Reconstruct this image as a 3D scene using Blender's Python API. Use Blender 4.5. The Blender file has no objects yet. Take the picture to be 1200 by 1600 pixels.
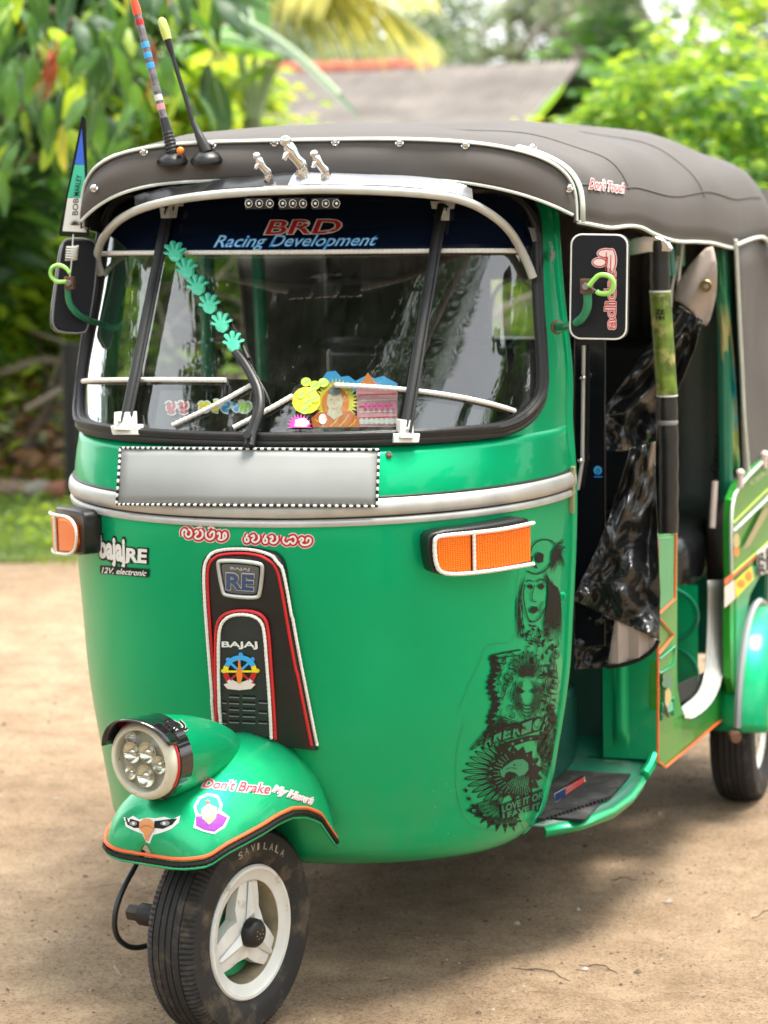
import bpy, math, random
import numpy as np
from math import sin, cos, pi, radians, atan2, sqrt
from mathutils import Vector, Matrix
from mathutils.bvhtree import BVHTree
from mathutils import noise as mnoise
from mathutils.geometry import delaunay_2d_cdt

rnd = random.Random(11)
scene = bpy.context.scene
COL = scene.collection

# ------------------------------------------------------------ camera
CAM = Vector((1.783, -4.537, 1.664)); YAW = .3116; PITCH = .1349; ROLL = -.0182; FPX = 4083.
_r = Vector((cos(YAW), sin(YAW), 0)); _h = Vector((-sin(YAW), cos(YAW), 0))
_d = _h * cos(PITCH) + Vector((0, 0, -sin(PITCH))); _u = _r.cross(_d)
CR = _r * cos(ROLL) + _u * sin(ROLL); CU = CR.cross(_d); CD = _d
cd = bpy.data.cameras.new('camera'); cam = bpy.data.objects.new('camera', cd); COL.objects.link(cam)
m = Matrix((CR, CU, -CD)).transposed().to_4x4(); m.translation = CAM; cam.matrix_world = m
cd.sensor_fit = 'VERTICAL'; cd.sensor_height = 36; cd.lens = FPX / 1600 * 36
cd.clip_start = .05; cd.clip_end = 600
cd.dof.use_dof = True; cd.dof.focus_distance = 4.75; cd.dof.aperture_fstop = 4.2; cd.dof.aperture_blades = 0
scene.camera = cam
# ------------------------------------------------------------ sky, sun, exposure
SUN_EL = radians(79); SUN_AZ = radians(70)      # azimuth clockwise from +Y: high, on the side of the doorway
w = bpy.data.worlds.new('World'); scene.world = w; w.use_nodes = True
nt = w.node_tree; nt.nodes.clear()
sky = nt.nodes.new('ShaderNodeTexSky'); sky.sky_type = 'NISHITA'; sky.sun_disc = False
sky.sun_elevation = SUN_EL; sky.sun_rotation = SUN_AZ; sky.air_density = 1.2; sky.dust_density = 4; sky.ozone_density = 1
veil = nt.nodes.new('ShaderNodeMix'); veil.data_type = 'RGBA'; veil.inputs[0].default_value = .72
veil.inputs[7].default_value = (10.0, 10.2, 10.2, 1)      # bright thin overcast in front of the blue
bg = nt.nodes.new('ShaderNodeBackground'); bg.inputs[1].default_value = .06
out = nt.nodes.new('ShaderNodeOutputWorld')
nt.links.new(sky.outputs[0], veil.inputs[6]); nt.links.new(veil.outputs[2], bg.inputs[0]); nt.links.new(bg.outputs[0], out.inputs[0])
sl = bpy.data.lights.new('sun', 'SUN'); sl.energy = 1.35; sl.angle = radians(22); sl.color = (1, .95, .86)
so = bpy.data.objects.new('sun', sl); COL.objects.link(so)
sd = Vector((sin(SUN_AZ) * cos(SUN_EL), cos(SUN_AZ) * cos(SUN_EL), sin(SUN_EL)))
so.rotation_euler = sd.to_track_quat('Z', 'Y').to_euler(); so.location = (0, 0, 30)
vs = scene.view_settings; vs.view_transform = 'Standard'; vs.look = 'None'; vs.gamma = 1; vs.use_curve_mapping = False; vs.exposure = 2.5
scene.cycles.max_bounces = 8; scene.cycles.transparent_max_bounces = 16; scene.cycles.caustics_reflective = False; scene.cycles.caustics_refractive = False
scene.cycles.sample_clamp_indirect = 6

# ------------------------------------------------------------ survey helpers: sight lines of the photograph met with real surfaces
def ray(px, py): return CD + CR * ((px - 600) / FPX) - CU * ((py - 800) / FPX)
def at(px, py, ax, v):
    r = ray(px, py); i = 'xyz'.index(ax); t = (v - CAM[i]) / r[i]
    return CAM + r * t
def at_plane(px, py, p0, n):
    r = ray(px, py); t = (p0 - CAM).dot(n) / r.dot(n); return CAM + r * t

# ------------------------------------------------------------ materials
MATS = {}
def mat(name, col, rough=.5, metal=0., coat=0., var=0., vs=8., bump=0., bs=120., spec=.5, col2=None, c2=(.45, .7), s2=6., emit=None, trans=0., sss=0., anis=0):
    if name in MATS: return MATS[name]
    m = bpy.data.materials.new(name); m.use_nodes = True; nt = m.node_tree; b = nt.nodes['Principled BSDF']
    col = tuple(col) + (1,) if len(col) == 3 else col
    b.inputs['Base Color'].default_value = col; b.inputs['Roughness'].default_value = rough; b.inputs['Metallic'].default_value = metal
    b.inputs['Coat Weight'].default_value = coat; b.inputs['Coat Roughness'].default_value = .06; b.inputs['Specular IOR Level'].default_value = spec
    if trans: b.inputs['Transmission Weight'].default_value = trans
    if emit: b.inputs['Emission Color'].default_value = tuple(emit[:3]) + (1,); b.inputs['Emission Strength'].default_value = emit[3]
    tc = nt.nodes.new('ShaderNodeTexCoord')
    cur = None
    if var:
        n = nt.nodes.new('ShaderNodeTexNoise'); n.inputs['Scale'].default_value = vs; n.inputs['Detail'].default_value = 6; nt.links.new(tc.outputs['Object'], n.inputs['Vector'])
        r = nt.nodes.new('ShaderNodeValToRGB'); e = r.color_ramp.elements; e[0].position = .3; e[1].position = .7
        e[0].color = tuple(c * (1 - var) for c in col[:3]) + (1,); e[1].color = tuple(min(1, c * (1 + var)) for c in col[:3]) + (1,)
        nt.links.new(n.outputs[0], r.inputs[0]); cur = r.outputs[0]
        rr = nt.nodes.new('ShaderNodeMapRange'); rr.inputs[3].default_value = max(0.02, rough - .08); rr.inputs[4].default_value = min(1, rough + .1)
        nt.links.new(n.outputs[0], rr.inputs[0]); nt.links.new(rr.outputs[0], b.inputs['Roughness'])
    if col2:
        n2 = nt.nodes.new('ShaderNodeTexNoise'); n2.inputs['Scale'].default_value = s2; n2.inputs['Detail'].default_value = 8; n2.inputs['Roughness'].default_value = .65; nt.links.new(tc.outputs['Object'], n2.inputs['Vector'])
        mr = nt.nodes.new('ShaderNodeMapRange'); mr.inputs[1].default_value = c2[0]; mr.inputs[2].default_value = c2[1]; nt.links.new(n2.outputs[0], mr.inputs[0])
        mx = nt.nodes.new('ShaderNodeMix'); mx.data_type = 'RGBA'; nt.links.new(mr.outputs[0], mx.inputs[0])
        if cur: nt.links.new(cur, mx.inputs[6])
        else: mx.inputs[6].default_value = col
        mx.inputs[7].default_value = tuple(col2) + (1,); cur = mx.outputs[2]
    if cur: nt.links.new(cur, b.inputs['Base Color'])
    if bump:
        n3 = nt.nodes.new('ShaderNodeTexNoise'); n3.inputs['Scale'].default_value = bs; n3.inputs['Detail'].default_value = 4; nt.links.new(tc.outputs['Object'], n3.inputs['Vector'])
        bp = nt.nodes.new('ShaderNodeBump'); bp.inputs['Strength'].default_value = bump; bp.inputs['Distance'].default_value = .002; nt.links.new(n3.outputs[0], bp.inputs['Height']); nt.links.new(bp.outputs[0], b.inputs['Normal'])
    MATS[name] = m; return m

def paint(name, col, dust=.5):
    """car paint: flake base, clear coat, sun-faded patches, road dust low down, specks"""
    m = mat(name, col, .38, .0, .6, var=.10, vs=2.2); nt = m.node_tree; b = nt.nodes['Principled BSDF']
    b.inputs['Metallic'].default_value = .55; b.inputs['Coat Weight'].default_value = .28; b.inputs['Coat Roughness'].default_value = .05; b.inputs['Specular IOR Level'].default_value = .15
    src = b.inputs['Base Color'].links[0].from_socket
    tc = nt.nodes.new('ShaderNodeTexCoord')
    v = nt.nodes.new('ShaderNodeTexVoronoi'); v.inputs['Scale'].default_value = 75; nt.links.new(tc.outputs['Object'], v.inputs['Vector'])
    mr = nt.nodes.new('ShaderNodeMapRange'); mr.inputs[1].default_value = .10; mr.inputs[2].default_value = .07; nt.links.new(v.outputs['Distance'], mr.inputs[0])
    n = nt.nodes.new('ShaderNodeTexNoise'); n.inputs['Scale'].default_value = 9; n.inputs['Detail'].default_value = 3; nt.links.new(tc.outputs['Object'], n.inputs['Vector'])
    sx = nt.nodes.new('ShaderNodeSeparateXYZ'); nt.links.new(tc.outputs['Object'], sx.inputs[0])
    lo = nt.nodes.new('ShaderNodeMapRange'); lo.inputs[1].default_value = .62; lo.inputs[2].default_value = .24; nt.links.new(sx.outputs[2], lo.inputs[0])
    g = nt.nodes.new('ShaderNodeMapRange'); g.inputs[1].default_value = .5; g.inputs[2].default_value = .62; nt.links.new(n.outputs[0], g.inputs[0])
    mu = nt.nodes.new('ShaderNodeMath'); mu.operation = 'MULTIPLY'; nt.links.new(mr.outputs[0], mu.inputs[0]); nt.links.new(g.outputs[0], mu.inputs[1])
    mu2 = nt.nodes.new('ShaderNodeMath'); mu2.operation = 'MULTIPLY'; nt.links.new(mu.outputs[0], mu2.inputs[0]); nt.links.new(lo.outputs[0], mu2.inputs[1])
    mx = nt.nodes.new('ShaderNodeMix'); mx.data_type = 'RGBA'; nt.links.new(mu2.outputs[0], mx.inputs[0]); nt.links.new(src, mx.inputs[6]); mx.inputs[7].default_value = (.45, .5, .38, 1)
    n4 = nt.nodes.new('ShaderNodeTexNoise'); n4.inputs['Scale'].default_value = 5; n4.inputs['Detail'].default_value = 9; n4.inputs['Roughness'].default_value = .7; nt.links.new(tc.outputs['Object'], n4.inputs['Vector'])
    g4 = nt.nodes.new('ShaderNodeMapRange'); g4.inputs[1].default_value = .35; g4.inputs[2].default_value = .8; g4.inputs[4].default_value = dust; nt.links.new(n4.outputs[0], g4.inputs[0])
    m4 = nt.nodes.new('ShaderNodeMath'); m4.operation = 'MULTIPLY'; nt.links.new(g4.outputs[0], m4.inputs[0]); nt.links.new(lo.outputs[0], m4.inputs[1])
    mx2 = nt.nodes.new('ShaderNodeMix'); mx2.data_type = 'RGBA'; nt.links.new(m4.outputs[0], mx2.inputs[0]); nt.links.new(mx.outputs[2], mx2.inputs[6]); mx2.inputs[7].default_value = (.30, .24, .12, 1)
    nt.links.new(mx2.outputs[2], b.inputs['Base Color'])
    wv = nt.nodes.new('ShaderNodeTexNoise'); wv.inputs['Scale'].default_value = 3.5; wv.inputs['Detail'].default_value = 2; nt.links.new(tc.outputs['Object'], wv.inputs['Vector'])
    bp = nt.nodes.new('ShaderNodeBump'); bp.inputs['Strength'].default_value = .25; bp.inputs['Distance'].default_value = .012; nt.links.new(wv.outputs[0], bp.inputs['Height'])
    nt.links.new(bp.outputs[0], b.inputs['Normal']); nt.links.new(bp.outputs[0], b.inputs['Coat Normal'])
    return m

GREEN = paint('green_paint', (.0003, .40, .165), .3)
GRASSG = paint('grass_green_paint', (.03, .32, .035), .12)
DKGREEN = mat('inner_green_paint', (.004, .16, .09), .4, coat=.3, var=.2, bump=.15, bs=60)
BLACK = mat('black_plastic', (.006, .006, .0065), .38, var=.3, vs=30, bump=.15, bs=300)
RUBBER = mat('black_rubber', (.007, .007, .0075), .5, var=.35, vs=14, bump=.2, bs=200, col2=(.05, .047, .042), c2=(.6, .9), s2=20)
GLOSSB = mat('gloss_black', (.006, .006, .007), .12, coat=.5)
WHITE = mat('white_trim', (.78, .77, .72), .5, var=.08, vs=60)
CREAM = mat('cream_tube', (.50, .50, .46), .35, var=.12, vs=20, coat=.3)
PIPING = mat('white_piping', (.62, .66, .60), .5, var=.1, vs=25)
REDT = mat('red_trim', (.55, .012, .015), .45)
ORTRIM = mat('orange_trim', (.75, .12, .03), .45)
CHROME = mat('chrome', (.70, .70, .69), .12, metal=1)
SILVER = mat('brushed_silver', (.50, .50, .48), .42, metal=.55, var=.12, vs=18, bump=.1, bs=250, col2=(.30, .27, .2), c2=(.6, .9), s2=9)
PLATE = mat('plate_pale_grey', (.24, .25, .245), .5, var=.08, vs=8)
CLAMP = mat('pale_clamp', (.62, .62, .58), .35, coat=.2, var=.1, vs=40)
CANVAS = mat('canopy_canvas', (.090, .080, .074), .78, var=.14, vs=5, bump=.35, bs=900, col2=(.10, .09, .08), c2=(.5, .85), s2=3)
LINING = mat('dark_lining', (.012, .013, .012), .8)
TYRE = mat('tyre_rubber', (.013, .0125, .013), .7, var=.25, vs=9, bump=.4, bs=220, col2=(.16, .12, .08), c2=(.52, .8), s2=16)
RIMW = mat('wheel_white', (.66, .67, .64), .38, coat=.2, var=.08, vs=18, col2=(.26, .17, .08), c2=(.60, .80), s2=22)
RUST = mat('rusty_steel', (.14, .07, .04), .7, var=.5, vs=30, bump=.5, bs=150)
DARKST = mat('dark_steel', (.03, .028, .026), .5, metal=.5, var=.4, vs=20)
CABLE = mat('cable', (.01, .01, .01), .4)
NEON = mat('neon_hose', (.35, .8, .12), .3, trans=.2)
ARMG = mat('arm_green', (.012, .20, .09), .4, coat=.3, var=.2, vs=20)
NAVY = mat('navy_tint', (.004, .008, .022), .08, coat=.3)
BEIGE = mat('beige_cloth', (.42, .35, .31), .85, var=.12, vs=9, bump=.3, bs=500)
SHEET = mat('black_sheeting', (.012, .0125, .0135), .30, coat=.15, bump=.3, bs=90)
def crumple(m, sc, dist, strength, fine=.25, stretch=(1, 1, 1)):
    """creases: cells warped by noise, plus a finer ripple"""
    nt = m.node_tree; b = nt.nodes['Principled BSDF']; tc = nt.nodes.new('ShaderNodeTexCoord'); mp = nt.nodes.new('ShaderNodeMapping'); mp.inputs['Scale'].default_value = stretch; nt.links.new(tc.outputs['Object'], mp.inputs[0])
    n = nt.nodes.new('ShaderNodeTexNoise'); n.inputs['Scale'].default_value = sc * .6; n.inputs['Detail'].default_value = 4; nt.links.new(mp.outputs[0], n.inputs[0])
    va = nt.nodes.new('ShaderNodeVectorMath'); va.operation = 'MULTIPLY_ADD'; va.inputs[1].default_value = (.25, .25, .25); nt.links.new(n.outputs['Color'], va.inputs[0]); nt.links.new(mp.outputs[0], va.inputs[2])
    v = nt.nodes.new('ShaderNodeTexVoronoi'); v.inputs['Scale'].default_value = sc; nt.links.new(va.outputs[0], v.inputs['Vector'])
    f = nt.nodes.new('ShaderNodeTexNoise'); f.inputs['Scale'].default_value = sc * 5; f.inputs['Detail'].default_value = 5; nt.links.new(mp.outputs[0], f.inputs[0])
    ma = nt.nodes.new('ShaderNodeMath'); ma.operation = 'MULTIPLY_ADD'; ma.inputs[1].default_value = fine; nt.links.new(f.outputs[0], ma.inputs[0]); nt.links.new(v.outputs['Distance'], ma.inputs[2])
    p = nt.nodes.new('ShaderNodeBump'); p.inputs['Distance'].default_value = dist; p.inputs['Strength'].default_value = strength; nt.links.new(ma.outputs[0], p.inputs['Height'])
    old = b.inputs['Normal'].links[0].from_node if b.inputs['Normal'].links else None
    if old: nt.links.new(old.outputs[0], p.inputs['Normal'])
    nt.links.new(p.outputs[0], b.inputs['Normal'])
crumple(CANVAS, 3.2, .02, .22, .10, (1, .5, 1))
RED = mat('sticker_red', (.50, .01, .02), .4); BLUE = mat('sticker_blue', (.02, .22, .62), .4); LBLUE = mat('sticker_light_blue', (.05, .38, .80), .4)
YEL = mat('sticker_yellow', (.85, .68, .02), .4); ORG = mat('sticker_orange', (.85, .22, .02), .4); PINK = mat('sticker_pink', (.80, .30, .36), .4)
MAG = mat('sticker_magenta', (.72, .04, .35), .4); LIME = mat('sticker_lime', (.38, .68, .05), .4); SKIN = mat('sticker_cream', (.72, .60, .42), .4)
INK = mat('ink_black', (.004, .006, .005), .5, spec=.25); PALEP = mat('sticker_pale_pink', (.80, .62, .60), .4); SWHITE = mat('sticker_white', (.74, .74, .71), .6, spec=.2)
TEAL = mat('sticker_teal', (.03, .42, .28), .6, spec=.2); HANDG = mat('mint_hand', (.06, .48, .30), .45, coat=.2); GREY = mat('sticker_grey', (.22, .22, .22), .5)
NAVYB = mat('badge_navy', (.01, .05, .14), .25, coat=.5); BROWN = mat('sticker_brown', (.38, .14, .04), .45)
def lens_orange():
    m = mat('amber_lens', (.95, .17, .0), .3, coat=.1, spec=.3); nt = m.node_tree; b = nt.nodes['Principled BSDF']
    tc = nt.nodes.new('ShaderNodeTexCoord'); w1 = nt.nodes.new('ShaderNodeTexWave'); w1.inputs['Scale'].default_value = 85; w1.bands_direction = 'Z'
    w2 = nt.nodes.new('ShaderNodeTexWave'); w2.inputs['Scale'].default_value = 85; w2.bands_direction = 'X'
    nt.links.new(tc.outputs['Object'], w1.inputs[0]); nt.links.new(tc.outputs['Object'], w2.inputs[0])
    mu = nt.nodes.new('ShaderNodeMath'); mu.operation = 'MULTIPLY'; nt.links.new(w1.outputs[1], mu.inputs[0]); nt.links.new(w2.outputs[1], mu.inputs[1])
    r = nt.nodes.new('ShaderNodeValToRGB'); r.color_ramp.elements[0].color = (.85, .13, .0, 1); r.color_ramp.elements[1].color = (1, .31, .0, 1); nt.links.new(mu.outputs[0], r.inputs[0]); nt.links.new(r.outputs[0], b.inputs['Base Color'])
    bp = nt.nodes.new('ShaderNodeBump'); bp.inputs['Distance'].default_value = .002; bp.inputs['Strength'].default_value = .6; nt.links.new(mu.outputs[0], bp.inputs['Height']); nt.links.new(bp.outputs[0], b.inputs['Normal'])
    return m
AMBER = lens_orange()
def glass(name, tint, ior=1.5, dirt=.04, boost=1.0):
    m = bpy.data.materials.new(name); m.use_nodes = True; nt = m.node_tree; nt.nodes.clear()
    o = nt.nodes.new('ShaderNodeOutputMaterial'); t = nt.nodes.new('ShaderNodeBsdfTransparent'); t.inputs[0].default_value = tuple(tint) + (1,)
    g = nt.nodes.new('ShaderNodeBsdfGlossy'); g.inputs['Roughness'].default_value = .02; g.inputs[0].default_value = (1, 1, 1, 1)
    fr = nt.nodes.new('ShaderNodeFresnel'); ge = nt.nodes.new('ShaderNodeNewGeometry'); mi = nt.nodes.new('ShaderNodeMapRange'); mi.inputs[3].default_value = ior; mi.inputs[4].default_value = 1 / ior; nt.links.new(ge.outputs['Backfacing'], mi.inputs[0]); nt.links.new(mi.outputs[0], fr.inputs[0])
    mb = nt.nodes.new('ShaderNodeMath'); mb.operation = 'MULTIPLY'; mb.inputs[1].default_value = boost; mb.use_clamp = True; nt.links.new(fr.outputs[0], mb.inputs[0])
    mx = nt.nodes.new('ShaderNodeMixShader'); nt.links.new(mb.outputs[0], mx.inputs[0]); nt.links.new(t.outputs[0], mx.inputs[1]); nt.links.new(g.outputs[0], mx.inputs[2])
    d = nt.nodes.new('ShaderNodeBsdfDiffuse'); d.inputs[0].default_value = (.5, .5, .46, 1)
    tc = nt.nodes.new('ShaderNodeTexCoord'); mp = nt.nodes.new('ShaderNodeMapping'); mp.inputs['Scale'].default_value = (9, 9, 2.2); n = nt.nodes.new('ShaderNodeTexNoise'); n.inputs['Scale'].default_value = 2.2; n.inputs['Detail'].default_value = 8; n.inputs['Roughness'].default_value = .7
    nt.links.new(tc.outputs['Object'], mp.inputs[0]); nt.links.new(mp.outputs[0], n.inputs[0])
    mr = nt.nodes.new('ShaderNodeMapRange'); mr.inputs[1].default_value = .42; mr.inputs[2].default_value = .8; mr.inputs[3].default_value = dirt * .3; mr.inputs[4].default_value = dirt * 3; nt.links.new(n.outputs[0], mr.inputs[0])
    m2 = nt.nodes.new('ShaderNodeMixShader'); nt.links.new(mr.outputs[0], m2.inputs[0]); nt.links.new(mx.outputs[0], m2.inputs[1]); nt.links.new(d.outputs[0], m2.inputs[2]); nt.links.new(m2.outputs[0], o.inputs[0])
    MATS[name] = m; return m
GLASS = glass('windshield_glass', (.66, .72, .70), 1.5, .010, 2.4)
CLEAR = glass('clear_plastic', (.95, .95, .95), 1.45, .01)
LAMPG = glass('lamp_glass', (.93, .95, .90), 1.5, .03)

# ------------------------------------------------------------ object helpers
WORLDM = {}
def empty(name, loc, label=None, cat=None, group=None, parent=None):
    o = bpy.data.objects.new(name, None); COL.objects.link(o); o.empty_display_size = .1
    if parent: setp(o, parent, Matrix.Translation(loc))
    else: o.location = loc
    WORLDM[o.name] = Matrix.Translation(loc); tag(o, label, cat, group); return o
def tag(o, label=None, cat=None, group=None, kind=None):
    if label: o['label'] = label
    if cat: o['category'] = cat
    if group: o['group'] = group
    if kind: o['kind'] = kind
    return o
def setp(o, parent, wm=None):
    o.parent = parent; pm = WORLDM.get(parent.name, Matrix.Identity(4))
    if wm is None: wm = Matrix.Identity(4)
    o.matrix_parent_inverse = pm.inverted(); o.matrix_basis = wm; WORLDM[o.name] = wm

class MB:
    def __init__(s): s.v = []; s.f = []; s.mi = []; s.mats = []
    def slot(s, m):
        if m is None: return 0
        if m not in s.mats: s.mats.append(m)
        return s.mats.index(m)
    def add(s, vs, fs, m=None):
        o = len(s.v); k = s.slot(m); s.v += [tuple(v) for v in vs]; s.f += [tuple(i + o for i in f) for f in fs]; s.mi += [k] * len(fs); return s
    def grid(s, rows, m=None, cu=False, cv=False, flip=False):
        nr, nc = len(rows), len(rows[0]); fs = []
        for i in range(nr if cv else nr - 1):
            for j in range(nc if cu else nc - 1):
                a = i * nc + j; b = i * nc + (j + 1) % nc; c = ((i + 1) % nr) * nc + (j + 1) % nc; d = ((i + 1) % nr) * nc + j
                fs.append((a, d, c, b) if flip else (a, b, c, d))
        return s.add([p for r in rows for p in r], fs, m)
    def box(s, c, size, M=None, m=None):
        c = Vector(c); h = Vector(size) / 2; vs = []
        for z in (-1, 1):
            for y in (-1, 1):
                for x in (-1, 1):
                    p = Vector((x * h.x, y * h.y, z * h.z)); p = (M @ p) if M else p; vs.append(p + c)
        return s.add(vs, [(0, 2, 3, 1), (4, 5, 7, 6), (0, 1, 5, 4), (2, 6, 7, 3), (0, 4, 6, 2), (1, 3, 7, 5)], m)
    def tube(s, pts, r, n=8, m=None, closed=False, flat=1., up=None, caps=True):
        pts = [Vector(p) for p in pts]; N = len(pts); rr = r if hasattr(r, '__len__') else [r] * N
        rings = []; prev = None
        for i, p in enumerate(pts):
            a = pts[(i - 1) % N] if closed or i > 0 else p; b = pts[(i + 1) % N] if closed or i < N - 1 else p
            t = (b - a).normalized() if (b - a).length > 1e-9 else Vector((0, 0, 1))
            ref = up if up is not None else prev
            if ref is None: ref = Vector((0, 0, 1)) if abs(t.z) < .9 else Vector((1, 0, 0))
            x = t.cross(ref); x = x.normalized() if x.length > 1e-6 else t.orthogonal().normalized()
            y = x.cross(t).normalized(); prev = y if up is None else None
            rings.append([p + x * (cos(2 * pi * k / n) * rr[i]) + y * (sin(2 * pi * k / n) * rr[i] * flat) for k in range(n)])
        o = len(s.v); s.grid(rings, m, cu=True, cv=closed)
        if caps and not closed:
            k = s.slot(m); s.f.append(tuple(o + i for i in range(n))[::-1]); s.mi.append(k)
            s.f.append(tuple(o + (N - 1) * n + i for i in range(n))); s.mi.append(k)
        return s
    def lathe(s, prof, c, ax, n=32, m=None, closed=False, xa=None, a0=0, a1=None):
        """prof: list of (radius, distance along ax)"""
        ax = Vector(ax).normalized(); x = Vector(xa).normalized() if xa is not None else ax.orthogonal().normalized(); y = ax.cross(x); c = Vector(c)
        full = a1 is None; aa = [2 * pi * k / n for k in range(n)] if full else [a0 + (a1 - a0) * k / (n - 1) for k in range(n)]
        rows = [[c + ax * h + (x * cos(a) + y * sin(a)) * r for a in aa] for r, h in prof]
        return s.grid(rows, m, cu=full, cv=closed)
    def prism(s, pts, off, m=None, both=True):
        """closed polygon pts extruded by vector off (or list of end points)"""
        pts = [Vector(p) for p in pts]; n = len(pts); q = [p + Vector(off) for p in pts] if not isinstance(off, list) else off
        fs = [(i, (i + 1) % n, n + (i + 1) % n, n + i) for i in range(n)] + [tuple(range(n, 2 * n))] + ([tuple(range(n))[::-1]] if both else [])
        return s.add(pts + q, fs, m)
    def sphere(s, c, r, n=10, m=None, sc=(1, 1, 1), M=None):
        c = Vector(c); rows = []
        for i in range(n + 1):
            th = pi * i / n; row = []
            for k in range(n * 2):
                p = Vector((sin(th) * cos(pi * k / n) * sc[0], sin(th) * sin(pi * k / n) * sc[1], cos(th) * sc[2])) * r
                row.append(c + ((M @ p) if M else p))
            rows.append(row)
        return s.grid(rows, m, cu=True)
    def build(s, name, m=None, parent=None, smooth=True, sharp=40, bevel=0, label=None, cat=None, group=None, kind=None, solid=0, bseg=2):
        me = bpy.data.meshes.new(name); me.from_pydata(s.v, [], s.f); me.validate(clean_customdata=False)
        mats = s.mats if s.mats else [m]
        for q in mats: me.materials.append(q)
        if len(mats) > 1 and len(s.mi) == len(me.polygons): me.polygons.foreach_set('material_index', s.mi)
        if smooth:
            me.polygons.foreach_set('use_smooth', [True] * len(me.polygons)); me.set_sharp_from_angle(angle=radians(sharp))
        o = bpy.data.objects.new(name, me); COL.objects.link(o)
        if solid:
            md = o.modifiers.new('solid', 'SOLIDIFY'); md.thickness = solid; md.offset = 0
        if bevel:
            md = o.modifiers.new('bevel', 'BEVEL'); md.width = bevel; md.segments = bseg; md.limit_method = 'ANGLE'; md.angle_limit = radians(35)
        if parent: setp(o, parent)
        tag(o, label, cat, group, kind); return o
    def bvh(s): return BVHTree.FromPolygons([Vector(v) for v in s.v], s.f)

def dens(pts, step):
    """resample a polyline (any dimension) at about even steps"""
    out = []
    P = [Vector(p) for p in pts]
    for a, b in zip(P, P[1:]):
        n = max(1, int((b - a).length / step)); out += [a.lerp(b, k / n) for k in range(n)]
    out.append(P[-1]); return out
def smooth(pts, it=2, closed=False):
    P = [Vector(p) for p in pts]
    for _ in range(it):
        Q = [] if closed else [P[0]]
        rng = range(len(P)) if closed else range(len(P) - 1)
        for i in rng:
            a, b = P[i], P[(i + 1) % len(P)]; Q += [a * .75 + b * .25, a * .25 + b * .75]
        if not closed: Q.append(P[-1])
        P = Q
    return P

_tc = {}
def text2d(s, bold=0., shear=0.):
    key = (s, bold, shear)
    if key in _tc: return _tc[key]
    def mk(bd):
        cu = bpy.data.curves.new('t', 'FONT'); cu.body = s; cu.offset = bd; cu.shear = shear; cu.resolution_u = 3; cu.size = 1
        o = bpy.data.objects.new('t', cu); COL.objects.link(o); dg = bpy.context.evaluated_depsgraph_get(); dg.update()
        me = o.evaluated_get(dg).to_mesh(); v = [(p.co.x, p.co.y) for p in me.vertices]; f = [tuple(p.vertices) for p in me.polygons]
        bpy.data.objects.remove(o); bpy.data.curves.remove(cu); return v, f
    v0, f0 = mk(0)
    x0 = min(p[0] for p in v0); x1 = max(p[0] for p in v0); y0 = min(p[1] for p in v0); y1 = max(p[1] for p in v0)
    v, f = (v0, f0) if not bold else mk(bold)
    r = ([((x - x0) / (x1 - x0), (y - y0) / (y1 - y0)) for x, y in v], f); _tc[key] = r; return r

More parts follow.
